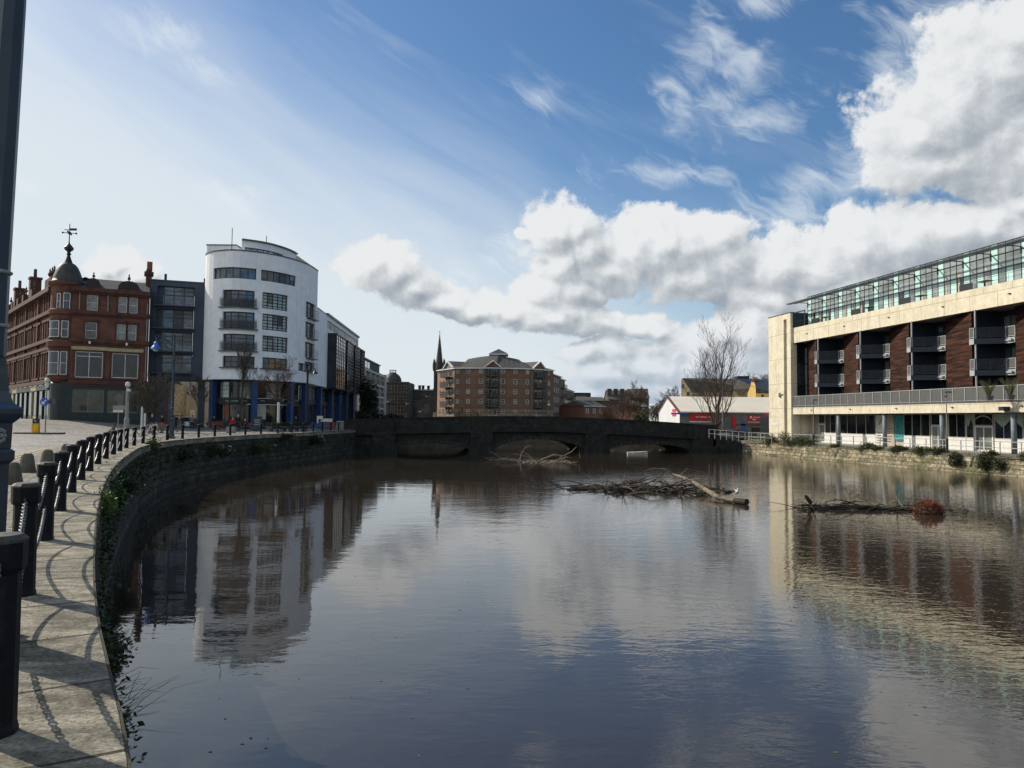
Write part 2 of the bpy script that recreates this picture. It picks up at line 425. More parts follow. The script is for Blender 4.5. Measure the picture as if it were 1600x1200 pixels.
def window(F, parent, r, d=-.12, nx=1, nz=1, fw=.08, mf='dark_frame', mg='glass_dark', zs=None, name='window', dep=.07, mull=None, vary=None):
    s0, s1, z0, z1 = r[:4]; mb = MB(); mull = mull or fw*.75
    F.box(mb, s0, s0+fw, d-dep, d, z0, z1); F.box(mb, s1-fw, s1, d-dep, d, z0, z1)
    F.box(mb, s0+fw, s1-fw, d-dep, d, z0, z0+fw); F.box(mb, s0+fw, s1-fw, d-dep, d, z1-fw, z1)
    for i in range(1, nx):
        x = s0+(s1-s0)*i/nx; F.box(mb, x-mull/2, x+mull/2, d-dep, d-.004, z0+fw, z1-fw)
    for zz in (zs if zs is not None else [z0+(z1-z0)*i/nz for i in range(1, nz)]):
        F.box(mb, s0+fw, s1-fw, d-dep, d-.008, zz-mull/2, zz+mull/2)
    w = mb.build(name, mf, parent)
    g = MB(); F.pane(g, s0+.01, s1-.01, z0+.01, z1-.01, d-dep+.015); g.build('pane', mg, w)
    if vary is not None:
        q = random.Random(vary)
        for i in range(nx):
            if q.random() < .42:
                a, b = s0+(s1-s0)*i/nx, s0+(s1-s0)*(i+1)/nx; h = (z1-z0)*q.choice((.25, .45, .7, 1.0)); m = MB(); F.pane(m, a+.03, b-.03, z1-h+.01, z1-.01, d-dep+.022); m.build('blind', q.choice(('blind_grey', 'blind_grey', 'blind_dark', 'glass_pale')), w)
    return w
def rail(F, mb, s0, s1, d, z0, h, nb=3, post=1.0, t=.03):
    for k in range(nb): zz = z0+h*(k+1)/nb; F.box(mb, s0, s1, d-t, d, zz-t, zz)
    n = max(1, int((s1-s0)/post))
    for i in range(n+1):
        x = s0+(s1-s0-t)*i/n; F.box(mb, x, x+t, d-t-.006, d-.036, z0, z0+h)
# ------------------------------------------------------------------ palette
mat('coping', (.44,.40,.31), (.17,.155,.115), .9, 1.7, mapscale=(1.2,4.5,2), bump=1.0, bscale=19, brick=(1.1,.9,(.055,.048,.035),.018,.20), moss=((.055,.052,.03),.7,1.9), detail=9, grit=(34, .75))
mat('setts', (.42,.385,.315), (.23,.21,.17), .82, 4.5, bump=.8, bscale=30, brick=(.42,.13,(.06,.05,.04),.028,.28), swap=True, grit=(22,.7), moss=((.07,.065,.04),.5,.7))
mat('paving', (.42,.39,.34), (.30,.275,.235), .8, .8, bump=.3, bscale=20, brick=(.9,.6,(.12,.11,.09),.012,.10), moss=((.13,.115,.09),.4,.35))
mat('cobbles', (.56,.53,.48), (.33,.31,.275), .6, 1.2, bump=.9, bscale=14, brick=(.26,.14,(.09,.08,.07),.026,.3), grit=(6,.6), moss=((.12,.11,.09),.5,.25))  # base colour raised to carry the low sun's glare
mat('ground', (.16,.15,.13), (.10,.10,.08), .9, .4, moss=((.05,.07,.03),.7,.1))
mat('grass', (.07,.085,.03), (.11,.10,.045), .95, 2.5, bump=.6, bscale=25)
mat('yellow_paint', (.55,.42,.10), (.40,.32,.12), .7, 5)
mat('dark_wall', (.075,.07,.053), (.030,.029,.022), .85, 1.1, bump=.9, bscale=12, brick=(.95,.42,(.008,.008,.007),.04,.6), grit=(7,.7), moss=((.03,.045,.014),.7,.9), stain=((.015,.014,.012),.6))
mat('pale_wall', (.38,.33,.225), (.17,.15,.095), .9, 1.6, grit=(3.5,.8), bump=.9, bscale=10, brick=(.9,.38,(.10,.085,.06),.03,.3), moss=((.075,.085,.03),.75,.35), stain=((.09,.08,.05),.6))
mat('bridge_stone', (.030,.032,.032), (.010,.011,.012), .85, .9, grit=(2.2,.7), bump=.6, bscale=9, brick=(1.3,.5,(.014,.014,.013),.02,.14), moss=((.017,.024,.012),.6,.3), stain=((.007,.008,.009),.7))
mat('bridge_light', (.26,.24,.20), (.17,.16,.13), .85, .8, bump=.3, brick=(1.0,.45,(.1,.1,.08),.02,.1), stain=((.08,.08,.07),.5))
mat('dome_dark', (.04,.026,.024), (.025,.018,.017), .7, 2)
mat('ring_stone', (.045,.045,.042), (.018,.018,.018), .85, 1.2, bump=.4)
mat('blind_grey', (.19,.20,.205), (.15,.16,.165), .7, 2)
mat('blind_dark', (.075,.085,.095), (.055,.06,.07), .5, 2)
mat('rubble_dim', (.14,.12,.09), (.08,.07,.052), .9, .8, brick=(.9,.4,(.06,.05,.04),.02,.2), moss=((.05,.055,.025),.6,.5))
mat('red_stone', (.17,.070,.047), (.10,.043,.031), .85, .6, bump=.3, bscale=8, brick=(.8,.34,(.13,.055,.036),.014,.10), stain=((.07,.035,.028),.55))
mat('red_trim', (.115,.050,.036), (.062,.029,.023), .85, 1.2, bump=.3, bscale=10, stain=((.05,.03,.025),.7))
mat('slate', (.075,.077,.082), (.048,.05,.053), .65, 1.0, bump=.4, brick=(.35,.24,(.03,.03,.032),.02,.2), moss=((.06,.065,.03),.35,.3))
mat('slate_moss', (.11,.10,.085), (.075,.07,.06), .8, 1.0, bump=.4, brick=(.35,.24,(.05,.05,.045),.02,.2), moss=((.12,.115,.035),.7,.14))
mat('lead', (.055,.058,.055), (.032,.035,.034), .6, 1.3, stain=((.085,.09,.085),.35))
mat('shop_green', (.018,.033,.032), (.012,.022,.022), .45, 2)
mat('cream_fascia', (.42,.36,.20), (.32,.27,.15), .6, 2)
mat('white_paint', (.74,.74,.71), (.62,.62,.58), .5, 4)
mat('white_render', (.85,.865,.88), (.79,.805,.83), .75, .35, stain=((.50,.51,.52),.42), grit=(1.2,.10))
mat('grey_render', (.060,.080,.112), (.046,.062,.09), .8, .5, stain=((.045,.05,.06),.5))
mat('beige_render', (.42,.385,.31), (.33,.30,.24), .8, .5, stain=((.2,.19,.15),.4))
mat('pale_frame', (.58,.56,.51), (.48,.46,.42), .7, .7)
mat('dark_frame', (.016,.019,.023), (.011,.013,.016), .4, 3)
mat('coping_metal', (.10,.105,.11), (.075,.08,.085), .45, 2)
mat('blue_paint', (.022,.062,.185), (.016,.045,.14), .45, 1.2, stain=((.02,.035,.12),.4))
mat('concrete', (.72,.655,.505), (.62,.56,.42), .85, .8, bump=.15, bscale=30, stain=((.33,.29,.215),.6), brick=(3.2,3.4,(.36,.32,.24),.03,.03), grit=(2.5,.16))
mat('cedar', (.072,.027,.015), (.010,.006,.005), .75, spec=.15, scale=1.0, bump=.35, uv=True, mapscale=(.32,3.6,1), brick=(2.3,.115,(.018,.008,.006),.006,.55), stain=((.02,.011,.008),.7))
mat('navy_steel', (.028,.04,.055), (.02,.03,.042), .4, 2)
mat('galv', (.44,.465,.48), (.35,.37,.385), .45, 4, metal=.2)
mat('mesh_panel', (.17,.175,.17), (.12,.125,.12), .6, 8, alpha=.55)
mat('rail_panel', (.06,.07,.08), (.04,.05,.055), .3, 6, alpha=.38)
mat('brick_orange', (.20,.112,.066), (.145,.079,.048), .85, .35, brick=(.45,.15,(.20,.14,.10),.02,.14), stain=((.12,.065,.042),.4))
mat('brick_lit', (.34,.185,.105), (.27,.14,.08), .85, .35, brick=(.45,.15,(.27,.20,.14),.02,.14))  # brick_orange again, with sunlight put into the colour
mat('brick_red', (.22,.092,.056), (.165,.068,.044), .85, .4, brick=(.45,.15,(.20,.12,.09),.02,.16))
mat('brick_band', (.255,.20,.145), (.205,.16,.115), .85, .5, brick=(.6,.25,(.17,.14,.10),.02,.1))
mat('dark_stone', (.105,.09,.07), (.06,.053,.043), .9, .35, brick=(.9,.4,(.05,.045,.038),.015,.12), stain=((.03,.028,.025),.6))
mat('church_stone', (.085,.078,.07), (.05,.047,.043), .9, .5, brick=(.9,.4,(.04,.038,.034),.015,.12), stain=((.03,.028,.026),.6))
mat('rubble', (.36,.285,.175), (.21,.165,.105), .9, 1.4, bump=.8, bscale=6, brick=(.55,.3,(.16,.13,.09),.03,.3), stain=((.16,.125,.08),.4))
mat('yellow_render', (.62,.44,.155), (.54,.375,.125), .8, .7, stain=((.4,.29,.11),.3))
mat('warm_render', (.46,.40,.33), (.38,.33,.27), .8, .6, stain=((.28,.24,.19),.4))
mat('shed_roof', (.80,.745,.62), (.72,.665,.55), .6, .4, bump=.2, brick=(.45,60,(.50,.455,.36),.03,.02), stain=((.5,.44,.33),.35))
mat('shed_white', (.76,.77,.79), (.68,.69,.71), .5, .5, brick=(.35,60,(.55,.56,.58),.03,.02))
mat('shed_grey', (.165,.16,.155), (.125,.12,.118), .7, .6)
mat('red_sign', (.50,.022,.035), (.42,.018,.028), .5, 2)
mat('pink_sign', (.72,.075,.20), (.62,.06,.17), .5, 3)
mat('roof_light', (.22,.20,.165), (.16,.145,.12), .4, 3)
mat('red_brown', (.17,.045,.03), (.12,.03,.022), .6, 3)
mat('bollard_black', (.006,.007,.010), (.010,.011,.014), .55, 5, spec=.14, bump=.15, bscale=40, moss=((.035,.035,.034),.2,9.0), rvar=.3)
mat('chain_steel', (.22,.22,.225), (.07,.066,.062), .36, 14, metal=.75)
mat('lamp_navy', (.022,.042,.066), (.015,.028,.046), .42, 2.5, bump=.1, bscale=30, stain=((.035,.055,.075),.5))
mat('lamp_band', (.34,.34,.32), (.24,.24,.23), .6, 6)
mat('lamp_blue', (.05,.16,.55), (.04,.12,.45), .35, 3)
mat('stone_post', (.14,.12,.092), (.085,.074,.058), .9, 3, bump=.5, bscale=24, moss=((.10,.10,.06),.5,2.0))
mat('post_grey', (.27,.27,.25), (.20,.20,.185), .6, 3)
mat('iron_dark', (.018,.02,.022), (.012,.013,.015), .5, 4)
mat('bark', (.10,.078,.055), (.055,.044,.033), .95, 3.0, bump=.6, mapscale=(6,6,1.2))
mat('bark_pale', (.30,.25,.185), (.17,.14,.105), .9, 3.0, bump=.5, mapscale=(4,4,4))
mat('twig', (.105,.07,.05), (.065,.045,.034), .9, 3)
mat('twig_red', (.125,.066,.042), (.08,.044,.03), .9, 3)
mat('twig_grey', (.085,.078,.055), (.055,.05,.037), .9, 3)
mat('driftwood', (.27,.22,.155), (.11,.088,.06), .9, 2.0, bump=.7, bscale=12, mapscale=(3,3,3), moss=((.045,.036,.024),.8,1.8))
mat('driftwood_dark', (.035,.028,.02), (.018,.015,.011), .8, 3.0, bump=.6)
mat('driftwood_light', (.33,.28,.21), (.17,.14,.10), .9, 4.0)
mat('leaf_dark', (.030,.045,.014), (.018,.030,.010), .65, 2.5)
mat('leaf_mid', (.075,.095,.028), (.042,.058,.018), .65, 2.5)
mat('leaf_bright', (.13,.19,.03), (.085,.13,.022), .55, 3)
mat('leaf_dry', (.15,.135,.055), (.09,.085,.033), .8, 3)
mat('rust_leaf', (.26,.062,.020), (.16,.037,.014), .85, 5)
mat('evergreen', (.02,.032,.014), (.012,.021,.010), .8, 1.5)
mat('skin', (.42,.26,.19), (.38,.23,.17), .6, 6)
mat('hair_dark', (.02,.015,.012), None, .6, 8)
mat('hair_grey', (.50,.47,.43), None, .7, 8)
mat('cloth_red', (.50,.015,.02), None, .85, 6)
mat('cloth_black', (.014,.014,.017), None, .9, 6)
mat('cloth_navy', (.02,.03,.06), None, .9, 6)
mat('cloth_grey', (.16,.16,.165), None, .9, 6)
mat('cloth_maroon', (.12,.035,.04), None, .9, 6)
mat('cloth_white', (.60,.60,.58), None, .9, 6)
mat('car_silver', (.50,.54,.57), (.46,.50,.53), .3, 2, metal=.3, spec=.6)
mat('car_green', (.23,.30,.27), (.20,.26,.235), .3, 2, metal=.2, spec=.6)
mat('car_dark', (.02,.024,.04), None, .3, 2, spec=.6)
mat('tyre', (.015,.015,.016), None, .85, 8)
mat('headlight', (.75,.77,.78), None, .15, 4)
mat('plate_white', (.75,.75,.72), None, .5, 4)
mat('bench_wood', (.36,.17,.09), (.25,.11,.06), .7, 4)
mat('bench_blue', (.025,.09,.27), None, .6, 4)
mat('hedge_dark', (.022,.032,.014), (.012,.018,.009), .9, 2.0)
mat('board_green', (.014,.05,.045), (.01,.035,.033), .5, 3)
mat('chalk', (.42,.44,.42), None, .9, 9)
mat('sign_blue', (.02,.10,.48), None, .4, 3)
mat('sign_yellow', (.80,.42,.02), None, .5, 3)
mat('gull_white', (.8,.8,.8), None, .8, 3)
mat('duck_dark', (.02,.018,.016), (.035,.03,.025), .7, 9)
mat('teal_sign', (.03,.30,.33), None, .5, 2)
mat('board_white', (.70,.70,.66), None, .6, 2)
mat('board_beige', (.50,.42,.31), None, .6, 2)
mat('blind', (.50,.46,.36), (.42,.39,.31), .8, 2)
mat('ink', (.05,.055,.06), None, .6, 4)
mat('mural_green', (.40,.48,.39), None, .6, 2)
mat('mural_blue', (.035,.055,.085), None, .4, 2)
mat('terracotta', (.28,.09,.045), (.2,.065,.035), .85, 3)
mat('mud', (.035,.029,.02), (.02,.017,.013), .7, 2.5, bump=.5)
glass('glass_dark', (.020,.026,.030), .04, .02, .55, 0, (.008,.010,.012))
glass('glass_mid', (.06,.075,.085), .05, .03, .6, 0, (.025,.033,.04))
glass('glass_pale', (.24,.25,.235), .07, .03, .6, 0, (.11,.12,.115))
glass('glass_blue', (.085,.125,.18), .05, .04, .8, .2, (.025,.035,.05))  # blue reflections put into the base colour
glass('glass_sky', (.40,.45,.48), .06, .05, .8, .45, (.24,.27,.29))
glass('glass_bronze', (.13,.085,.055), .06, .05, .7, .3, (.04,.028,.02))
glass('glass_teal', (.54,.77,.72), .12, .01, .6, 0, (.47,.71,.66))
glass('glass_greyteal', (.33,.37,.365), .06, .04, .7, .15, (.20,.235,.235))  # pale base colour stands in for cloud reflected in the panes
mat('rail_shaded', (.03,.036,.045), None, .5, 6, alpha=.6)  # dark copy of the mesh for the shaded balcony run
glass('glass_shop', (.05,.055,.05), .06, .04, .6, 0, (.018,.02,.018))

# ------------------------------------------------------------------ water
WZ = -2.85
def make_water():
    m = bpy.data.materials.new('river_water'); m.use_nodes = True; t = m.node_tree; t.nodes.clear(); N = NT(t)
    o = N.n('ShaderNodeOutputMaterial'); b = N.n('ShaderNodeBsdfPrincipled'); N.lk(b.outputs[0], o.inputs[0])
    b.inputs['Base Color'].default_value = (.033, .0255, .018, 1); b.inputs['Roughness'].default_value = .015
    b.inputs['IOR'].default_value = 1.66; b.inputs['Specular IOR Level'].default_value = .5
    c = N.n('ShaderNodeTexCoord').outputs['Object']
    # ripples: breeze patches of small waves over a long gentle swell
    patch = N.ss(N.noise(N.v('MULTIPLY', c, (.035, .05, 0)), 1.0, 3, .5, .6), .36, .66)
    s3 = N.n('ShaderNodeSeparateXYZ'); N.lk(c, s3.inputs[0])
    side = N.ss(N.m('ADD', s3.outputs[0], N.m('MULTIPLY', s3.outputs[1], .12)), -8.0, 24.0)
    patch = N.m('ADD', N.m('MULTIPLY', patch, N.m('ADD', .10, N.m('MULTIPLY', side, .35))), N.m('MULTIPLY', side, .55))
    r1 = N.noise(N.v('MULTIPLY', c, (1.1, 2.4, 0)), 1.0, 3, .55, .8)
    r2 = N.noise(N.v('MULTIPLY', c, (.32, .60, 0)), 1.0, 3, .5, .5)
    r3 = N.noise(N.v('MULTIPLY', c, (3.4, 6.5, 0)), 1.0, 2, .5, .6)
    h = N.m('ADD', N.m('MULTIPLY', r2, .0075), N.m('MULTIPLY', r1, N.m('ADD', .0011, N.m('MULTIPLY', patch, .0095))))
    h = N.m('ADD', h, N.m('MULTIPLY', r3, N.m('ADD', .0004, N.m('MULTIPLY', patch, .0045))))
    bp = N.n('ShaderNodeBump'); bp.inputs['Strength'].default_value = 1.0; bp.inputs['Distance'].default_value = 1.0
    N.lk(h, bp.inputs['Height']); N.lk(bp.outputs[0], b.inputs['Normal'])
    mb = MB(); mb.quad((-75, -60, WZ), (90, -60, WZ), (90, 175, WZ), (-75, 175, WZ)); structure(mb, 'water', m)
make_water()

# ------------------------------------------------------------------ left quay: edge curve, wall, paving
edge_px = [(205,1200),(190,1120),(172,1050),(158,990),(150,930),(148,880),(150,830),(155,790),(165,755),(180,730),(200,712),(225,698),(262,690),(320,684.5),(400,679.5),(470,676.5),(540,674)]
edge = [(6, -14), (2.6, -5), (.35, -.4), (-.95, 1.9)]+[tuple(G(x, y, 0).xy) for x, y in edge_px]
edge[-1] = (-20.6, 97.5)
edge += [(-20.9, 112), (-21, 140)]
QE = Fr(edge, smooth=.6)                      # runs away from the camera, land on the left
QE.L_vis = QE.L
def hgt(x, y):                                # the street climbs gently to the left
    a = min(1, max(0, (-x-40)/17)); b = min(1, max(0, (y-40)/42)); a = a*a*(3-2*a); b = b*b*(3-2*b); return 1.05*a*b
def QP(s, d, z=0.0):                          # d metres inland from the edge
    i = QE.seg(s); f = (s-QE.c[i])/(QE.c[i+1]-QE.c[i]); n = (QE.mit[i]*(1-f)+QE.mit[i+1]*f); q = QE.p[i]+QE.t[i]*(s-QE.c[i])-n*d
    return Vector((q.x, q.y, z))
def strip(name, m, d0, d1, z, nd=1, s0=0, s1=None, ht=True, pw=1.0, thick=False):
    mb = MB(); cs = [c for c in QE.c if c >= s0 and (s1 is None or c <= s1)]
    cs = cs[::1]
    for a, b in zip(cs, cs[1:]):
        for k in range(nd):
            e, f = d0+(d1-d0)*(k/nd)**pw, d0+(d1-d0)*((k+1)/nd)**pw
            q = [QP(a, e), QP(b, e), QP(b, f), QP(a, f)]
            for p in q: p.z = z+(hgt(p.x, p.y) if ht else 0)
            fi = mb.quad(*[q[i] for i in (0, 1, 2, 3)]); mb.uv[fi] = [(a, e), (b, e), (b, f), (a, f)]
    return structure(mb, name, m)
strip('quay_edge', 'coping', .0, .66, 0.03)
strip('quay_paving', 'setts', .66, 3.3, 0.012, 3)
strip('road', 'cobbles', 3.3, 170, 0.0, 26, pw=2.0)
def sheet(name, m, fn, z, n=1):
    pass
# face of the coping and quay wall
mb = MB()
for a, b in zip(QE.c, QE.c[1:]):
    pa, pb = QP(a, 0), QP(b, 0); ia, ib = QP(a, .03), QP(b, .03)
    fi = mb.quad((pb.x, pb.y, .03), (pa.x, pa.y, .03), (pa.x, pa.y, -.33), (pb.x, pb.y, -.33)); mb.uv[fi] = [(b, .03), (a, .03), (a, -.33), (b, -.33)]
    mb.quad((pb.x, pb.y, -.33), (pa.x, pa.y, -.33), (ia.x, ia.y, -.33), (ib.x, ib.y, -.33))
structure(mb, 'quay_edge_face', 'coping')
mb = MB()
for a, b in zip(QE.c, QE.c[1:]):
    zs = [-.33, -1.4, -2.6, -3.6]; ds = [.03, .0, -.06, -.14]
    for (z0, z1, d0, d1) in zip(zs, zs[1:], ds, ds[1:]):
        p = [QP(b, d0, z0), QP(a, d0, z0), QP(a, d1, z1), QP(b, d1, z1)]
        fi = mb.quad(*p); mb.uv[fi] = [(b, z0), (a, z0), (a, z1), (b, z1)]
tag(mb.build('quay_wall', 'dark_wall'), 'dark mossy stone quay wall curving along the left side of the water', 'wall')
def wall_ivy():
    g = random.Random(31); A = MB(); B = MB()
    for c0, c1 in zip(QE.c, QE.c[1:]):
        y = QP(c0, 0).y
        if y < 2.5 or y > 98: continue
        amp = .55 if y < 12 else (1.0 if y < 34 else .75); k = .5+.5*math.sin(c0*.35)*math.sin(c0*.13+1); n = int((90 if y < 34 else 44)*amp*(.45+k)); sz = .035 if y < 12 else (.05 if y < 34 else .085)
        for _ in range(n):
            s = g.uniform(c0, c1); dp = abs(g.gauss(0, .35+.9*k)); z = -.30-min(dp, 2.6); p = QP(s, -.05-abs(g.gauss(0, .07)), z); (A if g.random() < .7 else B).leaf(p, sz*g.uniform(.5, 1.3), g)
        for _ in range(int(n*.25)):
            s = g.uniform(c0, c1); p = QP(s, g.uniform(-.06, .03), g.uniform(-.1, .04)); (B).leaf(p, sz*.5, g)
    tag(A.build('wall_ivy', 'leaf_dark'), kind='stuff'); tag(B.build('wall_weeds', 'leaf_mid'), kind='stuff')
wall_ivy()
# ------------------------------------------------------------------ right bank
RZ = -1.1
bank_px = [(1166,711),(1190,712.5),(1230,716),(1300,723),(1400,732),(1500,741),(1600,750)]
bank = [tuple(G(x, y, -3.1).xy) for x, y in bank_px]
dirn = (Vector(bank[-1])-Vector(bank[-3])).normalized()
bank = [(30.2, 140), (29.6, 112)]+bank+[tuple(Vector(bank[-1])+dirn*k) for k in (12, 30, 60, 90)]
BK = Fr(bank, smooth=1.5)                     # runs towards the camera; outward normal faces the water
mb = MB()
for a, b in zip(BK.c, BK.c[1:]):
    for k, (e, f) in enumerate([(0, 1.2), (1.2, 4), (4, 12), (12, 40), (40, 130)]):
        pts = [BK.pt(a, -e, RZ), BK.pt(b, -e, RZ), BK.pt(b, -f, RZ), BK.pt(a, -f, RZ)]
        if k == 0: pts[0].z -= .3; pts[1].z -= .3
        mb.quad(*pts)
structure(mb, 'bank_ground', 'ground')
mb = MB()
for a, b in zip(BK.c, BK.c[1:]):
    fi = mb.quad(BK.pt(a, -1.35, RZ+.012), BK.pt(b, -1.35, RZ+.012), BK.pt(b, -6.5, RZ+.012), BK.pt(a, -6.5, RZ+.012)); mb.uv[fi] = [(a, 0), (b, 0), (b, 5), (a, 5)]
structure(mb, 'riverside_path', 'paving')
mb = MB(); rr = random.Random(3)
jit = {round(c, 3): (rr.uniform(-.12, .12), rr.uniform(-.16, .1), rr.uniform(-.1, .15)) for c in BK.c}
for a, b in zip(BK.c, BK.c[1:]):
    ja, jb = jit[round(a, 3)], jit[round(b, 3)]
    L = [(RZ-.28, 0.0, 1), (RZ-.75, .12, 0), (WZ+.55, .22, 0), (WZ+.12, .42, 2), (WZ-.4, .75, 2)]
    for (z0, d0, k0), (z1, d1, k1) in zip(L, L[1:]):
        fi = mb.quad(BK.pt(a, d0+ja[0], z0+ja[1]*(k0 == 1)), BK.pt(a, d1+ja[0]+ja[2]*(k1 == 2), z1), BK.pt(b, d1+jb[0]+jb[2]*(k1 == 2), z1), BK.pt(b, d0+jb[0], z0+jb[1]*(k0 == 1)))
        mb.uv[fi] = [(a, z0), (a, z1), (b, z1), (b, z0)]
tag(mb.build('river_wall', 'pale_wall'), 'sunlit old stone river wall along the right bank with moss and ivy', 'wall')

# ------------------------------------------------------------------ far ground, hill
mb = MB(); mb.quad((-4000, 138, -.35), (4000, 138, -.35), (4000, 6000, -.35), (-4000, 6000, -.35)); structure(mb, 'far_ground', 'ground')
mb = MB(); mb.box((4.5, 139.2, -2), (56, 1.2, 3.6)); tag(mb.build('embankment_wall', 'rubble_dim'), 'pale stone embankment wall seen through the bridge arches', 'wall')

# ------------------------------------------------------------------ bridge
def bridge():
    A, B = P(556, 700, 98.0), P(1112, 700, 105.0); F = Fr([A.xy, B.xy]); L = F.L; TH = 11.0
    root = thing('stone_bridge', 'long dark stone road bridge with three low arches crossing the water', 'bridge', (A.x, A.y, WZ))
    top = lambda s: 1.42+.62*math.sin(math.pi*min(1, max(0, s/L*1.02)))-.75*max(0, s/L-.55)**1.0*(1.0)
    arches = []
    for (x0, x1, yc) in ((600, 738, 693.0), (768, 915, 686.5), (945, 1082, 693.5)):
        s0, s1 = F.s_px(x0, -2), F.s_px(x1, -2); zc = F.z_py((s0+s1)/2, yc, 0) if False else None
        sm = (s0+s1)/2; lo, hi = -4.0, 3.0
        for _ in range(40):
            m_ = (lo+hi)/2
            if proj(F.pt(sm, 0, m_))[1] > yc: lo = m_
            else: hi = m_
        arches.append((s0, s1, lo))
    def under(s):
        for (a, b, zc) in arches:
            if a <= s <= b: t = (s-(a+b)/2)/((b-a)/2); return WZ-.25+(zc-WZ+.25)*math.sqrt(max(0, 1-t*t))**1.0
        return WZ-.6
    ss = sorted(set([L*i/110 for i in range(111)]+[x for a in arches for x in (a[0], a[1])]+[a[0]+(a[1]-a[0])*k/200 for a in arches for k in (1, 3, 197, 199)]))
    body = MB(); soff = MB()
    for a, b in zip(ss, ss[1:]):
        m_ = (a+b)/2; ins = any(q[0] < m_ < q[1] for q in arches)
        za = under(a+1e-6) if ins else WZ-.6; zb = under(b-1e-6) if ins else WZ-.6
        for d, fl in ((0.0, 0), (-TH, 1)):
            q = [F.pt(a, d, za), F.pt(b, d, zb), F.pt(b, d, top(b)-2.15), F.pt(a, d, top(a)-2.15)]
            body.quad(*(q if not fl else q[::-1]))
        if ins: soff.quad(F.pt(a, 0, za), F.pt(a, -TH, za), F.pt(b, -TH, zb), F.pt(b, 0, zb))
    for s in (0, L):
        q = [F.pt(s, 0, WZ-.6), F.pt(s, -TH, WZ-.6), F.pt(s, -TH, top(s)-2.15), F.pt(s, 0, top(s)-2.15)]; body.quad(*(q[::-1] if s == 0 else q))
    for (a, b, zc) in arches:
        for s in (a, b): soff.quad(F.pt(s, 0, WZ-.6), F.pt(s, -TH, WZ-.6), F.pt(s, -TH, WZ-.2), F.pt(s, 0, WZ-.2))
    for (a, b, zc) in arches:
        rg = MB(); n_ = 26
        for k in range(n_):
            t0, t1 = math.pi*k/n_+.012, math.pi*(k+1)/n_-.012; sf = lambda t: (a+b)/2-(b-a)/2*math.cos(t); h_ = zc-WZ+.25
            q = [(sf(t0), WZ-.25+h_*math.sin(t0)), (sf(t1), WZ-.25+h_*math.sin(t1))]; up_ = [( (x-(a+b)/2)*1.06+(a+b)/2, z+.46) for x, z in q]
            rg.hexa([F.pt(q[0][0], .09, q[0][1]), F.pt(q[1][0], .09, q[1][1]), F.pt(q[1][0], -.1, q[1][1]), F.pt(q[0][0], -.1, q[0][1]), F.pt(up_[0][0], .09, up_[0][1]), F.pt(up_[1][0], .09, up_[1][1]), F.pt(up_[1][0], -.1, up_[1][1]), F.pt(up_[0][0], -.1, up_[0][1])])
        rg.build('arch_ring', 'ring_stone', root)
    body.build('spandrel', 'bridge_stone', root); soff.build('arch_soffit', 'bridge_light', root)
    def run(mb, d0, d1, f0, f1, s0=0, s1=L):
        xs = [s for s in [L*i/44 for i in range(45)] if s0 < s < s1]; xs = [s0]+xs+[s1]
        for a, b in zip(xs, xs[1:]):
            mb.hexa([F.pt(a, d1, f0(a)), F.pt(b, d1, f0(b)), F.pt(b, d0, f0(b)), F.pt(a, d0, f0(a)), F.pt(a, d1, f1(a)), F.pt(b, d1, f1(b)), F.pt(b, d0, f1(b)), F.pt(a, d0, f1(a))])
    mb = MB(); run(mb, -TH-.3, .45, lambda s: top(s)-2.15, lambda s: top(s)-1.75); mb.build('cornice', 'bridge_stone', root)
    mb = MB(); run(mb, -.28, .12, lambda s: top(s)-1.75, lambda s: top(s)-.16); mb.build('parapet', 'bridge_stone', root)
    mb = MB(); run(mb, -TH-.1, -TH+.3, lambda s: top(s)-1.75, lambda s: top(s)-.2); mb.build('parapet', 'bridge_stone', root)
    mb = MB(); run(mb, -.36, .2, lambda s: top(s)-.16, lambda s: top(s)); mb.build('coping', 'bridge_stone', root)
    for px in (600, 752, 930, 1096):
        s = F.s_px(px, 0); mb = MB(); F.box(mb, s-1.5, s+1.5, .02, .62, WZ-.5, top(s)-2.16); F.box(mb, s-1.3, s+1.3, .13, .34, top(s)-1.74, top(s)-.17)
        F.box(mb, s-1.8, s+1.8, .02, 1.15, WZ-.5, WZ+.9); mb.build('pier', 'bridge_stone', root)
    mb = MB(); F.box(mb, -1.6, 0, -.35, .05, -1, 1.35); F.box(mb, -1.6, 0, -.42, .12, 1.35, 1.5); tag(mb.build('parapet_wall', 'bridge_stone'), 'short dark parapet wall at the left end of the bridge', 'wall')
    mb = MB(); F.box(mb, L, L+.9, -.5, .3, -.7, top(L)+.02); mb.build('end_pier', 'bridge_stone', root)
    # road deck and right approach
    mb = MB(); run(mb, -TH+.35, -.3, lambda s: top(s)-2.0, lambda s: top(s)-1.2); structure(mb, 'bridge_road', 'cobbles')
    p = [F.pt(L-.2, -.3, 0), F.pt(L+4, -2, 0), F.pt(L+30, -2, 0), F.pt(L+60, -12, 0), F.pt(L+60, -24, 0), F.pt(L-.2, -TH, 0)]
    mb = MB(); z = [-.45, -.8, -1.05, -1.06, -1.06, -.45]; mb.quad(*[Vector((q.x, q.y, zz)) for q, zz in zip(p, z)]); structure(mb, 'approach_road', 'cobbles')
    # wing wall
    mb = MB(); q0 = F.pt(L+.55, .2, 0); q1 = Vector((*bank[2], 0))+Vector((-.6, 0, 0)); W2 = Fr([q0.xy, q1.xy])
    n = 10
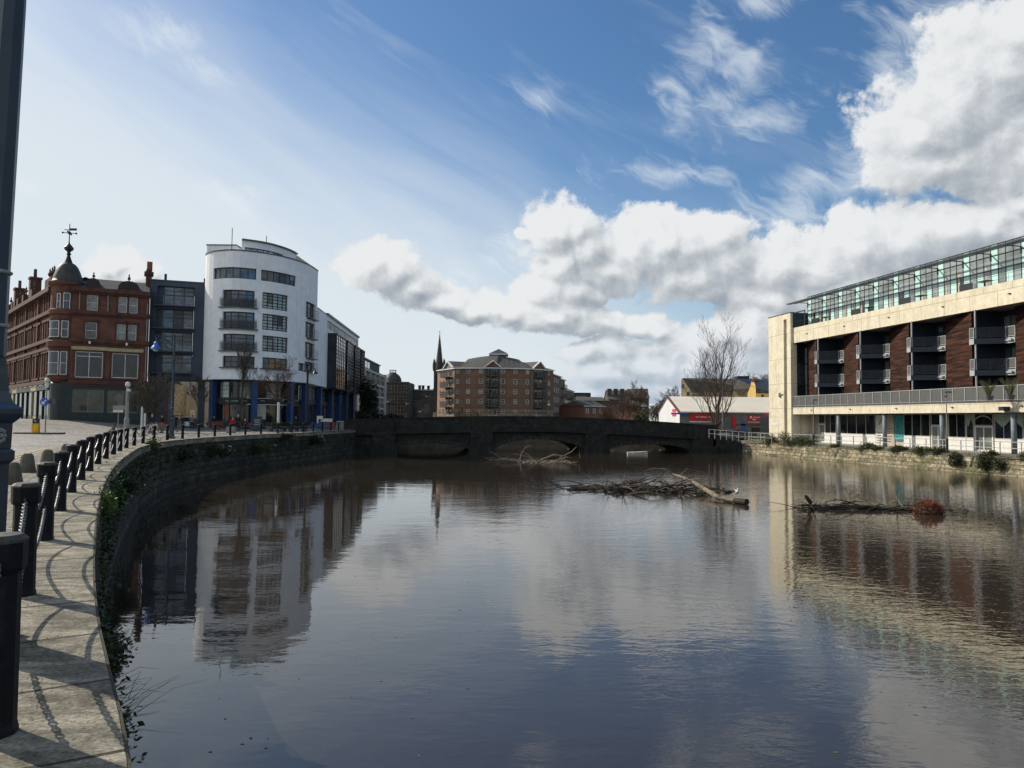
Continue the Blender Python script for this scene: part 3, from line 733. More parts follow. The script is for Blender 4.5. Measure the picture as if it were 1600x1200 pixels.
    for i in range(n):
        a, b = W2.L*i/n, W2.L*(i+1)/n; za, zb = -.55-1.0*(i/n)**2, -.55-1.0*((i+1)/n)**2
        mb.hexa([W2.pt(a, 0, WZ-.5), W2.pt(b, 0, WZ-.5), W2.pt(b, -3, WZ-.5), W2.pt(a, -3, WZ-.5), W2.pt(a, 0, za), W2.pt(b, 0, zb), W2.pt(b, -3, za+.1), W2.pt(a, -3, za+.1)])
    tag(mb.build('wing_wall', 'bridge_stone'), 'dark stone wing wall sloping down from the right end of the bridge', 'wall')
    mb = MB(); g = random.Random(9)
    a = [F.pt(L+.5, -.6, -.5), F.pt(L+5, -.2, -.85), Vector((*bank[3], -1.35)), Vector((*bank[4], -1.38)), Vector((bank[4][0]+4, bank[4][1]+2, -1.08)), F.pt(L+5, -4.5, -.85), F.pt(L+.5, -3, -.5)]
    mb.quad(*[Vector((p.x, p.y, p.z+.02)) for p in a]); structure(mb, 'grass_verge', 'grass')
    return F, top
BR, btop = bridge()
# ------------------------------------------------------------------ brick apartments beyond the bridge
Z6 = (660, 540, .15)
GZ = -.35
mat('slate_warm', (.105,.10,.085), (.075,.07,.06), .75, 1.0, bump=.4, brick=(.35,.24,(.045,.042,.037),.02,.2), stain=((.06,.057,.05),.4))
def brick_flats():
    pts = [P(683.5, 600, 212), P(711.5, 600, 201), P(768, 600, 198.5), P(826, 600, 200.5), P(864.5, 600, 207)]
    F = Fr([p.xy for p in pts]); L = F.L
    root = thing('brick_flats', 'orange brick apartment block with white gable trims and stacked balconies beyond the bridge', 'building', (pts[2].x, pts[2].y, GZ))
    c = F.c; ze = F.z_py(c[2], 540+228*.15); zr = F.z_py(c[2], 540+126*.15)+1.2; zband = F.z_py(c[2], 540+662*.15)
    rows = [(240, 287), (345, 397), (453, 501), (557, 606), (666, 709)]
    sm = c[2]
    zr_ = [(F.z_py(sm, 540+b*.15), F.z_py(sm, 540+a*.15)) for a, b in rows]
    cols = [(352, 379), (458, 495), (585, 627), (820, 860), (949, 988), (1077, 1112), (1308, 1330)]; lc = [(180, 193), (217, 229)]
    bc = [((686, 722), (738, 776), 675, 785), ((1175, 1205), (1213, 1243), 1165, 1250), ((248, 272), (280, 304), 234, 312)]
    S = lambda x: F.s_px(660+x*.15, 10)
    ops = []; typ = []
    for x0, x1 in cols+lc:
        for (a, b) in zr_: ops.append((S(x0), S(x1), a, b)); typ.append(0)
    for p0, p1, a0, a1 in bc:
        for i, (a, b) in enumerate(zr_):
            for x0, x1 in (p0, p1): ops.append((S(x0), S(x1), a-(.75 if i < 4 else .5), b)); typ.append(1)
    gl = zr_[4][0]-3.2
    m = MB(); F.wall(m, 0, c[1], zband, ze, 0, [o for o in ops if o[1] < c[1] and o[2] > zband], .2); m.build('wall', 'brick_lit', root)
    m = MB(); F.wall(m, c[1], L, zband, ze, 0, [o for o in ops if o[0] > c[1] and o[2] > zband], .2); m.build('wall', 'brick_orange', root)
    m = MB(); F.wall(m, 0, L, -1, zband, .04, [o for o in ops if o[2] < zband], .2); m.build('ground_floor_wall', 'brick_band', root)
    for z in (zband-1.0, zband-2.1): m = MB(); F.box(m, 0, L, .045, .09, z, z+.3); m.build('brick_band', 'brick_orange', root)
    m = MB()
    for a, b in zr_[:4]: m = MB(); F.box(m, c[1], L, .003, .05, a-1.0, a-.8); m.build('string_course', 'brick_red', root)
    g = random.Random(8)
    order = sorted(range(len(ops)), key=lambda i: -(ops[i][1]-ops[i][0])*(ops[i][3]-ops[i][2]))
    for k, i in enumerate(order[:98]):
        w_ = window(F, root, ops[i], -.06, 1, 2 if typ[i] == 0 else 1, .09, 'white_paint', g.choice(('glass_mid', 'glass_mid', 'glass_mid', 'glass_dark', 'glass_pale', 'glass_pale')))
        if typ[i] == 0: o = ops[i]; m = MB(); F.box(m, o[0]-.12, o[1]+.12, .0, .08, o[2]-.22, o[2]-.02); m.build('sill', 'brick_red', w_)
    for j, (p0, p1, a0, a1) in enumerate(bc):
        for a, b in zr_[:4]:
            z = a-.85; s0, s1 = S(a0), S(a1); m = MB(); F.box(m, s0, s1, .01, 1.5, z-.14, z); bal = m.build('balcony', 'iron_dark', root)
            m = MB(); rail(F, m, s0, s1, 1.5, z, 1.5, 2, .28, .05); F.box(m, s0, s0+.06, .05, 1.45, z+1.4, z+1.5); F.box(m, s1-.06, s1, .05, 1.45, z+1.4, z+1.5)
            for k in range(5): F.box(m, s0, s0+.05, .1+.27*k, .15+.27*k, z, z+1.39); F.box(m, s1-.05, s1, .1+.27*k, .15+.27*k, z, z+1.39)
            m.build('railing', 'iron_dark', bal); m = MB(); F.box(m, s0+.05, s1-.05, 1.43, 1.45, z+.02, z+1.4); m.build('railing_panel', 'rail_panel', bal)
    # roof
    rf = MB(); D = -7.0; sa, sb = c[1]+2.5, c[3]+1.5
    ss = [c[1]+ (c[3]-c[1])*i/16 for i in range(17)]
    hump = lambda s: zr-1.2*(2*(s-c[1])/(c[3]-c[1])-1)**2
    for a, b in zip(ss, ss[1:]): rf.quad(F.pt(a, .45, ze), F.pt(b, .45, ze), F.pt(b, D, hump(b)), F.pt(a, D, hump(a))); rf.quad(F.pt(a, D, hump(a)), F.pt(b, D, hump(b)), F.pt(b, D-7, ze), F.pt(a, D-7, ze))
    rf.quad(F.pt(0, .45, ze), F.pt(c[1], .45, ze), F.pt(c[1], D, hump(c[1])), F.pt(c[1]-1, D, hump(c[1]))); rf.quad(F.pt(c[3], .45, ze), F.pt(L, .45, ze), F.pt(c[3]+1, D, hump(c[3])), F.pt(c[3], D, hump(c[3])))
    rf.quad(F.pt(L, .45, ze), F.pt(L, -14, ze), F.pt(c[3]+1, D, hump(c[3]))); roof = rf.build('roof', 'slate_warm', root)
    m = MB(); F.box(m, 0, L, .1, .5, ze-.28, ze-.02); m.build('gutter', 'white_paint', root)
    m = MB(); q = F.pt(L, 0, 0); m.quad(F.pt(L, 0, -1), F.pt(L, -14, -1), F.pt(L, -14, ze), F.pt(L, 0, ze)); m.build('wall', 'brick_orange', root)
    for x0, x1, xp, yp in ((648, 815, 730, 155), (1142, 1270, 1213, 167), (230, 330, 275, 163)):
        a, b, p = S(x0), S(x1), S(xp); zp = F.z_py(p, 540+yp*.15)
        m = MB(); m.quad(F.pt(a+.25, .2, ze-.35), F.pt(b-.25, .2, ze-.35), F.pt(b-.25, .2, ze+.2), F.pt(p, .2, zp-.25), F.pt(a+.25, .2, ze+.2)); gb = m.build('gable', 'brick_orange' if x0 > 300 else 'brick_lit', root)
        m = MB()
        for (q0, q1) in ((a, p), (b, p)):
            m.hexa([F.pt(q0, .65, ze-.05), F.pt(q1, .65, zp-.25), F.pt(q1, .1, zp-.25), F.pt(q0, .1, ze-.05), F.pt(q0, .65, ze+.3), F.pt(q1, .65, zp+.12), F.pt(q1, .1, zp+.12), F.pt(q0, .1, ze+.3)])
        m.build('barge_boards', 'white_paint', gb)
        m = MB(); m.quad(F.pt(a, .5, ze+.2), F.pt(p, .5, zp+.05), F.pt(p, -6, zp+.05), F.pt(a, -3, ze+.4)); m.quad(F.pt(p, .5, zp+.05), F.pt(b, .5, ze+.2), F.pt(b, -3, ze+.4), F.pt(p, -6, zp+.05)); m.build('gable_roof', 'slate_warm', gb)
    for x in (338, 642, 812, 1136):
        s = S(x); m = MB(); F.box(m, s-.08, s+.08, .05, .22, 0, ze-.3); m.build('drainpipe', 'post_grey', root)
    a, b = S(690), S(890); zq = F.z_py(c[2], 540+118*.15)+1.3; zp = F.z_py(c[2], 540+55*.15)+1.6
    p0, p1 = P(660+690*.15, 600, 207), P(660+890*.15, 600, 207); x0, x1, y0, y1 = p0.x, p1.x, 206, 213
    m = MB(); m.prism([(x0+.5, y0+.5), (x1-.5, y0+.5), (x1-.5, y1-.5), (x0+.5, y1-.5)], ze+1, zq); m.build('lift_tower', 'brick_orange', root)
    m = MB(); m.prism([(x0, y0), (x1, y0), (x1, y1), (x0, y1)], zq, zq+.3); m.build('lift_tower_eaves', 'white_paint', root)
    m = MB(); q = [(x0, y0, zq+.301), (x1, y0, zq+.301), (x1, y1, zq+.301), (x0, y1, zq+.301)]; t = ((x0+x1)/2, (y0+y1)/2, zp)
    for i in range(4): m.quad(q[i], q[(i+1) % 4], t)
    m.build('lift_tower_roof', 'slate', root)
    # stepped wings behind to the right
    def wing(px0, px1, py, Y0, Y1, m_front, label, side=None, bal=True, nrow=4):
        a, b = P(px0, 640, Y0), P(px1, 640, Y1); W_ = Fr([a.xy, b.xy]); z = W_.z_py(W_.L*.3, py)
        r = thing('brick_wing', label, 'building', (a.x, a.y, GZ)); m = MB(); W_.wall(m, 0, W_.L, -1, z); m.quad(W_.pt(W_.L, 0, -1), W_.pt(W_.L, -10, -1), W_.pt(W_.L, -10, z), W_.pt(W_.L, 0, z)); m.quad(W_.pt(0, -10, -1), W_.pt(0, 0, -1), W_.pt(0, 0, z), W_.pt(0, -10, z)); m.build('wall', m_front, r)
        m = MB(); rz_ = z+1.6; m.quad(W_.pt(-.4, .4, z), W_.pt(W_.L+.4, .4, z), W_.pt(W_.L-.5, -4, rz_), W_.pt(.5, -4, rz_)); m.quad(W_.pt(W_.L+.4, .4, z), W_.pt(W_.L+.4, -9, z), W_.pt(W_.L-.5, -4, rz_)); m.quad(W_.pt(-.4, -9, z), W_.pt(-.4, .4, z), W_.pt(.5, -4, rz_)); m.build('roof', 'slate_moss', r)
        m = MB(); W_.box(m, -.4, W_.L+.4, .1, .45, z-.25, z-.02); m.build('gutter', 'white_paint', r)
        for i in range(nrow):
            zz = z-2.2-2.85*i
            if zz < 0: break
            if bal:
                m = MB(); W_.box(m, W_.L*.2, W_.L*.8, .01, 1.3, zz-.8, zz-.65); q = m.build('balcony', 'iron_dark', r); m = MB(); rail(W_, m, W_.L*.2, W_.L*.8, 1.3, zz-.65, 1.2, 2, .3, .06); m.build('railing', 'iron_dark', q)
                window(W_, r, (W_.L*.3, W_.L*.7, zz-.6, zz+1.3), .05, 2, 1, .1, 'dark_frame', 'glass_mid')
            else:
                for k in range(max(1, int(W_.L/3.2))): x = .8+3.2*k; window(W_, r, (x, x+1.2, zz, zz+1.4), .05, 1, 2, .12, 'white_paint', 'glass_pale' if (i+k) % 2 else 'glass_mid')
        return W_
    wing(864.5, 876, 586, 210, 222, 'brick_orange', 'shaded brick wing close behind the right end of the brick flats', bal=False)
    wing(871, 882.5, 592, 226, 236, 'brick_band', 'stepped pale brick wing with dark balconies right of the brick flats')
    wing(884, 896, 610, 245, 256, 'brick_band', 'lower pale brick wing with two stacks of balconies', nrow=3)
    wing(896, 913, 632, 240, 245, 'brick_orange', 'low brick house front beside the stepped wings', bal=False, nrow=2)
    wing(913, 945, 634, 215, 222, 'brick_red', 'low red brick house with a mossy hipped roof', bal=False, nrow=2)
    wing(1002, 1014, 634, 222, 226, 'brick_red', 'narrow red brick house half hidden by bare trees', bal=False, nrow=2)
    return F
BF = brick_flats()
def block(name, label, px0, px1, py, Y0, Y1, m, mroof=None, z0=GZ, depth=10, rows=(), pitch=3.2, wname='window', glassm='glass_mid', framem='dark_frame', ww=1.3, wh=1.6, roofh=0, cat='building'):
    a, b = P(px0, 640, Y0), P(px1, 640, Y1); F = Fr([a.xy, b.xy]); L = F.L; z = F.z_py(L/2, py); r = thing(name, label, cat, (a.x, a.y, z0))
    ops = []
    for zz in rows:
        n = max(1, int((L-.6)/pitch)); 
        for k in range(n): x = L*(k+.5)/n-ww/2; ops.append((x, x+ww, zz, zz+wh))
    mb = MB(); F.wall(mb, 0, L, z0-.8, z, 0, ops, .25)
    mb.quad(F.pt(L, 0, z0-.8), F.pt(L, -depth, z0-.8), F.pt(L, -depth, z), F.pt(L, 0, z)); mb.quad(F.pt(0, -depth, z0-.8), F.pt(0, 0, z0-.8), F.pt(0, 0, z), F.pt(0, -depth, z)); mb.quad(F.pt(0, 0, z-.01), F.pt(L, 0, z-.01), F.pt(L, -depth, z-.01), F.pt(0, -depth, z-.01)); mb.build('wall', m, r)
    for o in ops: window(F, r, o, -.1, 1, 2, .09, framem, glassm, name=wname)
    if roofh:
        mb = MB(); h = depth/2; mb.quad(F.pt(-.3, .4, z), F.pt(L+.3, .4, z), F.pt(L+.3, -h, z+roofh), F.pt(-.3, -h, z+roofh)); mb.quad(F.pt(-.3, -h, z+roofh), F.pt(L+.3, -h, z+roofh), F.pt(L+.3, -depth, z), F.pt(-.3, -depth, z)); mb.build('roof', mroof, r)
        for s in (0, L): mb = MB(); mb.quad(F.pt(s, 0, z), F.pt(s, -h, z+roofh-.1), F.pt(s, -depth, z)); mb.build('gable', m, r)
    return F, r, z
def far_left():
    # pale block with a grid of balconies
    a, b = P(563.5, 640, 168), P(600.5, 640, 207); F = Fr([a.xy, b.xy]); L = F.L; r = thing('balcony_flats', 'pale modern apartment block with a grid of recessed balconies far along the left bank', 'building', (a.x, a.y, GZ))
    s0 = F.s_px(571.5, 10); zt = F.z_py(s0, 574); zp = F.z_py(F.s_px(566, 12), 553); zrow = [zt-.4-3.0*i for i in range(6)]
    m = MB(); F.wall(m, 0, s0, -1, zt, 0); m.quad(F.pt(0, -12, -1), F.pt(0, 0, -1), F.pt(0, 0, zt), F.pt(0, -12, zt)); m.build('wall', 'beige_render', r)
    m = MB(); F.wall(m, s0, L, -1, zt, -2.2); m.quad(F.pt(0, 0, zt), F.pt(L, 0, zt), F.pt(L, -12, zt), F.pt(0, -12, zt)); m.build('recess_wall', 'grey_render', r)
    m = MB()
    for z in zrow: F.box(m, s0, L, -2.15, .05, z-.25, z+.25)
    n = 4
    for k in range(n+1): x = s0+(L-s0-.5)*k/n; F.box(m, x, x+.5, -2.1, 0, -1, zt+.1)
    F.box(m, L-.2, L+.2, -2.1, .5, -1, zt+.2); m.build('balcony_grid', 'pale_frame', r)
    for i, z in enumerate(zrow[1:]):
        for k in range(n):
            x0, x1 = s0+(L-s0-.5)*k/n+.52, s0+(L-s0-.5)*(k+1)/n-.02; m = MB(); rail(F, m, x0, x1, -.1, z+.26, 1.1, 2, .6, .05); m.build('railing', 'iron_dark', r); window(F, r, (x0+.3, x1-.3, z+.3, z+2.4), -2.05, 3, 1, .1, 'dark_frame', 'glass_mid')
    m = MB(); F.box(m, .2, L-2.5, -9, -1.2, zt, zp-.3); m.build('top_floor', 'grey_render', r); window(F, r, (.5, s0+.8, zt+.1, zp-.6), -1.1, 3, 1, .1, 'dark_frame', 'glass_sky'); window(F, r, (s0+1.2, L*.5, zt+.1, zp-.6), -1.1, 3, 1, .1, 'dark_frame', 'glass_sky')
    m = MB(); F.box(m, 0, L-2, -9.3, -.9, zp-.3, zp); m.build('roof', 'coping_metal', r)
    # domed stone building
    F, r, z = block('domed_hall', 'dark Victorian stone building with a lead dome and tall arched windows', 600, 638, 597, 250, 250, 'dark_stone', z0=GZ, depth=14)
    L = F.L
    for i, (y0, y1) in enumerate(((602, 611.5), (618.5, 630), (634, 646))):
        z0, z1 = F.z_py(L/2, y1), F.z_py(L/2, y0)
        for k in range(6):
            x = 1.2+(L-1.6)*(k)/6; window(F, r, (x, x+.75, z0, z1), .06, 1, 2, .07, 'beige_render', 'glass_dark')
        m = MB(); F.box(m, -.2, L+.2, .02, .5, z1+.7, z1+1.2); m.build('cornice', 'dark_stone', r)
        m = MB()
        for k in range(7): x = .5+(L-1.1)*k/6; F.box(m, x-.14, x+.14, .02, .3, z0-.4, z1+.68)
        m.build('pilasters', 'church_stone', r)
    c = P(613, 640, 256); R0 = 2.95*1.05; zd = z-.2; zt = F.z_py(3, 581)
    m = MB(); m.lathe([(R0*1.03, zd-1), (R0*1.03, zd+.5)]+[(R0*math.cos(q), zd+.5+(zt-zd-.4)*math.sin(q)) for q in [math.pi/2*i/8*.88 for i in range(9)]], 22, (c.x, c.y, 0)); m.build('dome', 'lead', r, smooth=True)
    m = MB(); m.lathe([(1.2, zt-.4), (1.2, zt+.1)], 10, (c.x, c.y, 0))
    for k in range(8): w = 2*math.pi*k/8; m.box((c.x+1.1*math.cos(w), c.y+1.1*math.sin(w), zt+.5), (.12, .12, .9))
    m.lathe([(1.25, zt+.9), (1.25, zt+1.0)], 10, (c.x, c.y, 0)); m.build('dome_crown', 'iron_dark', r)
    # darker terrace with chimneys
    F, r, z = block('stone_terrace', 'low dark stone terrace with four chimneys between the dome and the church', 638, 678, 610, 262, 262, 'dark_stone', 'slate', depth=10, roofh=.6)
    for x, h in ((642.5, 1.3), (653, 1.1), (658.5, 1.1), (667, 1.0)):
        s = F.s_px(x, z); m = MB(); F.box(m, s-.45, s+.45, -5.4, -4.4, z+.2, z+h+.7); F.box(m, s-.55, s+.55, -5.5, -4.3, z+h+.7, z+h+.9); m.build('chimney', 'iron_dark', r)
    for y0, y1, xs in ((626, 635, (649, 653.5)), (626, 646, ())):
        for x in xs: s = F.s_px(x, 5); window(F, r, (s-.35, s+.35, F.z_py(s, y1), F.z_py(s, y0)), .06, 1, 2, .08, 'pale_frame', 'glass_dark')
    # church with a spire
    YC = 226; root = thing('church', 'grey stone church with a tall spire, corner pinnacles and a clock on the tower', 'church', (P(685, 640, YC).x, YC, GZ))
    a, b = P(677, 640, YC), P(692.5, 640, YC); F = Fr([a.xy, b.xy]); w = F.L; cx, cy = (a.x+b.x)/2, YC+w/2; zt = F.z_py(w/2, 577); zsp = F.z_py(w/2, 520)
    m = MB(); F.box(m, 0, w, -w, 0, -1, zt); m.build('tower', 'church_stone', root); m = MB(); F.box(m, -.25, w+.25, -w-.25, .25, zt-.5, zt); F.box(m, -.15, w+.15, -w-.15, .15, zt*.62, zt*.62+.4); m.build('tower_cornice', 'church_stone', root)
    m = MB(); m.lathe([(w*.40, zt), (w*.36, zt+2.2), (.06, zsp)], 8, (cx, cy, 0), rz=R(22.5)); sp = m.build('spire', 'church_stone', root)
    m = MB(); m.tube([(cx, cy, zsp-.2), (cx, cy, zsp+.8)], .07, 5); m.box((cx, cy, zsp+.45), (.5, .08, .1)); m.build('cross', 'iron_dark', sp)
    for ax, ay in ((0, 0), (1, 0), (0, 1), (1, 1)):
        p = (a.x+w*ax, YC+w*ay); m = MB(); m.lathe([(.4, zt), (.4, zt+1.5), (.0, zt+3.6)], 6, (p[0], p[1], 0)); m.build('pinnacle', 'church_stone', root)
    m = MB(); cz = F.z_py(w/2, 585); n = 20; cs = [F.pt(w*.55+.62*math.cos(2*math.pi*k/n), .27, cz+.62*math.sin(2*math.pi*k/n)) for k in range(n)]; m.quad(*cs); m.build('clock', 'post_grey', root)
    for x in (.28, .68):
        m = MB(); F.box(m, w*x-.25, w*x+.25, .01, .05, zt*.68, zt*.88); m.build('louvre', 'iron_dark', root)
    a2, b2 = P(652, 640, YC+3), P(678, 640, YC+3); N = Fr([a2.xy, b2.xy]); zn = N.z_py(N.L*.9, 612); zn0 = N.z_py(N.L*.2, 628)
    m = MB(); m.quad(N.pt(0, 0, -1), N.pt(N.L, 0, -1), N.pt(N.L, 0, zn), N.pt(N.L*.75, 0, zn), N.pt(0, 0, zn0)); m.build('nave_wall', 'church_stone', root)
    m = MB(); m.quad(N.pt(0, .2, zn0), N.pt(N.L*.75, .2, zn+.1), N.pt(N.L*.75, -16, zn+.1), N.pt(0, -16, zn0)); m.build('nave_roof', 'slate', root)
    for x in (664, 667, 670): s = N.s_px(x, 4); window(N, root, (s-.3, s+.3, N.z_py(s, 647), N.z_py(s, 631)), .07, 1, 1, .1, 'dark_stone', 'glass_dark', name='lancet_window')
    block('white_cabin', 'small white cabin at the foot of the church tower', 676.5, 681, 644.5, 205, 205, 'warm_render', z0=GZ, depth=3, cat='cabin')
far_left()
def far_right():
    block('glass_office', 'dark flat roofed glass office in the distance', 893, 923, 613.5, 330, 330, 'dark_frame', depth=14, rows=(9.6,), pitch=5, ww=4.6, wh=3.0, glassm='glass_mid')
    block('terrace_houses', 'terrace of houses with grey mossy slate roofs behind the low brick house', 893, 952, 626, 270, 275, 'dark_stone', 'slate_moss', depth=14, roofh=1.6)
    block('tenement', 'long dark stone tenement with chimneys behind the bare trees', 951, 1013, 624.5, 290, 290, 'dark_stone', 'slate_moss', depth=14, roofh=4.0, rows=(1.5, 4.5), pitch=4.4, wh=1.9)
    F, r, z = block('tenement', 'dark gabled stone flats right of the long tenement', 985, 1014, 622, 270, 270, 'dark_stone', 'slate_moss', depth=12, roofh=3.6, rows=(2.5, 5.5), pitch=3.5, wh=1.9)
    for x in (952, 962, 972, 991, 1000, 1009):
        p = P(x, 609, 293); m = MB(); m.box((p.x, p.y, p.z-1.2), (1.6, 1.2, 3.2)); tag(m.build('chimney_stack', 'dark_stone'), {952: 'leftmost', 962: 'second', 972: 'third', 991: 'fourth', 1000: 'fifth', 1009: 'rightmost'}[x]+' of the small chimney stacks along the distant tenement ridge', 'chimney', 'chimneys on the distant tenements')
    # white trade shed
    a, b = P(1062, 690, 116), P(1215, 690, 116); F = Fr([a.xy, b.xy]); L = F.L; ze = F.z_py(L*.1, 643.5); r = thing('trade_shed', 'low industrial shed with a pale cream metal roof and red trade signs', 'shed', (a.x, a.y, RZ))
    p = P(1047, 620, 124); zr = p.z; D = 8.2; g0 = RZ
    m = MB(); F.wall(m, 0, L+14, g0-.2, ze, 0); m.build('front_wall', 'shed_grey', r)
    m = MB(); m.quad(F.pt(0, 0, g0-.2), F.pt(0, 0, ze), F.pt(0, -D, zr), F.pt(0, -2*D, ze), F.pt(0, -2*D, g0-.2)); m.build('gable_wall', 'shed_white', r)
    m = MB(); m.hexa([F.pt(-.15, .35, ze-.12), F.pt(L+14, .35, ze-.12), F.pt(L+14, -D, zr-.1), F.pt(-.15, -D, zr-.1), F.pt(-.15, .35, ze+.05), F.pt(L+14, .35, ze+.05), F.pt(L+14, -D, zr+.08), F.pt(-.15, -D, zr+.08)]); m.quad(F.pt(-.15, -D, zr+.08), F.pt(L+14, -D, zr+.08), F.pt(L+14, -2*D, ze), F.pt(-.15, -2*D, ze)); m.build('roof', 'shed_roof', r)
    m = MB(); m.hexa([F.pt(-.3, .45, ze-.2), F.pt(-.1, .45, ze-.2), F.pt(-.1, -D, zr-.15), F.pt(-.3, -D, zr-.15), F.pt(-.3, .45, ze+.12), F.pt(-.1, .45, ze+.12), F.pt(-.1, -D, zr+.18), F.pt(-.3, -D, zr+.18)]); m.build('verge_trim', 'red_brown', r)
    for px, py in ((1083, 627), (1076, 634.5), (1148, 628), (1137, 635.5), (1176, 627.5), (1170, 635)):
        u = (643-py)/23.0; s = F.s_px(px, 3.5); d0 = -D*max(.08, u-.08); d1 = -D*(u+.12); z = lambda d: ze+.07+(zr-ze)*(-d/D); m = MB(); m.quad(F.pt(s, d0, z(d0)), F.pt(s+.9, d0, z(d0)), F.pt(s+.9, d1, z(d1)), F.pt(s, d1, z(d1))); m.build('roof_light', 'roof_light', r)
    def bd(name, mm, x0, y0, x1, y1, d=.05, par=None): q = F.rect(x0, y0, x1, y1, 1); m = MB(); F.box(m, q[0], q[1], .01, d, q[2], q[3]); return q, m.build(name, mm, par or r)
    q, o = bd('red_sign', 'red_sign', 1077, 647, 1110, 657.5, .12); m = MB(); g = random.Random(6); s = q[0]+1.0
    for k in range(9): F.box(m, s, s+g.uniform(.08, .22), .122, .14, q[2]+.45+g.uniform(0, .12), q[3]-.35+g.uniform(-.12, .05)); s += .27
    m.build('lettering', 'white_paint', o); bd('sign_strip', 'board_white', 1077, 658, 1110, 660, .1)
    q, o = bd('red_sign', 'red_sign', 1168.5, 649, 1186, 658.5, .12); m = MB(); s = q[0]+.3
    F.box(m, s, s+.3, .122, .14, q[2]+.5, q[3]-.15); s += .45
    for k in range(6): F.box(m, s, s+.12, .122, .14, q[2]+.55, q[3]-.3+.1*(k % 2)); s += .18
    F.box(m, q[0]+.7, q[1]-.5, .122, .14, q[2]+.22, q[2]+.36); m.build('lettering', 'white_paint', o); bd('sign_strip', 'board_white', 1168.5, 659, 1186, 660.2, .1)
    bd('red_sign', 'pink_sign', 1193, 646, 1202, 650.5, .1); bd('shutter', 'coping_metal', 1189, 652, 1205, 676); bd('shutter', 'shed_grey', 1131, 652, 1147, 672); bd('door', 'sign_blue', 1158, 660, 1165, 672); bd('red_post', 'red_sign', 1143, 650, 1148.5, 668, .2); bd('red_band', 'red_brown', 1150, 662.5, 1189, 665); bd('shop_window', 'glass_dark', 1174, 668, 1188, 678)
    for y0, y1 in ((639, 643.5), (645.5, 650)):
        GF = Fr([F.pt(0, -2*D, 0).xy, F.pt(0, 0, 0).xy]); m = MB(); q = GF.rect(1051, y0, 1056.5, y1, 2); GF.box(m, q[0], q[1], .01, .1, q[2], q[3]); m.build('pink_sign', 'pink_sign', r)
    GF = Fr([F.pt(0, -2*D, 0).xy, F.pt(0, 0, 0).xy]); q = GF.rect(1051, 651, 1056, 654, 2)
    m = MB(); F.box(m, -1.4, 1.3, .3, .38, F.z_py(0, 647.5), F.z_py(0, 645)); F.box(m, .0, .1, .02, .3, ze-.7, ze-.4); m.build('street_sign', 'sign_blue', r)
    # stone house with a slate roof and a yellow gable behind the shed
    a, b = P(1064.5, 630, 150), P(1081, 630, 148); K = Fr([a.xy, b.xy]); r = thing('stone_warehouse', 'old rubble stone warehouse with a long dark slate roof behind the shed', 'building', (a.x, a.y, GZ)); zl, zp = K.z_py(0, 606), K.z_py(0, 591); zr2 = K.z_py(K.L, 613)
    m = MB(); m.quad(K.pt(0, 0, -1), K.pt(K.L, 0, -1), K.pt(K.L, 0, zr2), K.pt(K.L*.12, 0, zp), K.pt(0, 0, zp-.3)); m.build('gable_wall', 'rubble', r)
    for x0, x1, y0, y1 in ((1066, 1068, 600, 606), (1073, 1077, 612.5, 618)): q = K.rect(x0, y0, x1, y1, 6); m = MB(); K.box(m, q[0], q[1], .01, .05, q[2], q[3]); m.build('window', 'iron_dark', r)
    e1, e2, e3 = P(1200, 617, 146), P(1206, 592, 160), P(1066.5, 590.5, 160)
    m = MB(); t0 = K.pt(K.L, 0, zr2); t1 = K.pt(K.L*.12, 0, zp); m.quad(t0, (e1.x+4, e1.y, zr2), (e2.x+6, e2.y, P(1206, 593.5, 160).z), (e3.x, e3.y, e3.z), (t1.x, t1.y, zp)); m.build('roof', 'slate_warm', r)
    m = MB(); m.quad((t0.x, t0.y, -1), (e1.x+4, e1.y, -1), (e1.x+4, e1.y, zr2), (t0.x, t0.y, zr2)); m.build('wall', 'rubble', r)
    block('roof_vent_box', 'dark box of roof plant on the slate roof beside a small vent', 1153, 1171, 587.5, 172, 172, 'iron_dark', z0=9.5, depth=3, cat='roof plant')
    block('stone_cottage', 'rubble stone cottage with a grey slate roof left of the yellow gable', 1144, 1171, 608.5, 140, 138, 'rubble', 'slate_warm', depth=9, roofh=2.2, rows=(4.0,), pitch=2.4, ww=.9, wh=1.5)
    a, b = P(1168, 625, 136), P(1181, 625, 134); K = Fr([a.xy, b.xy]); r = thing('yellow_house', 'bright yellow rendered house with a tall chimney gable and dark roof', 'house', (a.x, a.y, GZ))
    zp = K.z_py(K.L*.6, 597); zl = K.z_py(0, 615); m = MB(); m.quad(K.pt(0, 0, -1), K.pt(K.L, 0, -1), K.pt(K.L, 0, zp-.9), K.pt(K.L*.8, 0, zp), K.pt(K.L*.45, 0, zp), K.pt(K.L*.35, 0, zp-.8), K.pt(0, 0, zl)); m.build('gable_wall', 'yellow_render', r)
    m = MB(); K.box(m, K.L*.42, K.L*.83, -1.2, .06, zp+.002, zp+.35); c0 = m.build('chimney_cap', 'red_trim', r); m = MB()
    for k in (.52, .72): p = K.pt(K.L*k, -.5, 0); m.lathe([(.16, zp+.35), (.13, zp+.9)], 7, (p.x, p.y, 0))
    m.build('chimney_pots', 'terracotta', c0)
    b3 = P(1210, 625, 136); K2 = Fr([b.xy, b3.xy]); z2 = K2.z_py(K2.L*.5, 615); m = MB(); q = K2.rect(1189, 616.5, 1194, 620.5, 6); K2.wall(m, 0, K2.L+3, -1, z2, 0, [q], .2); m.build('wall', 'yellow_render', r); window(K2, r, q, -.1, 1, 1, .1, 'dark_frame', 'glass_dark')
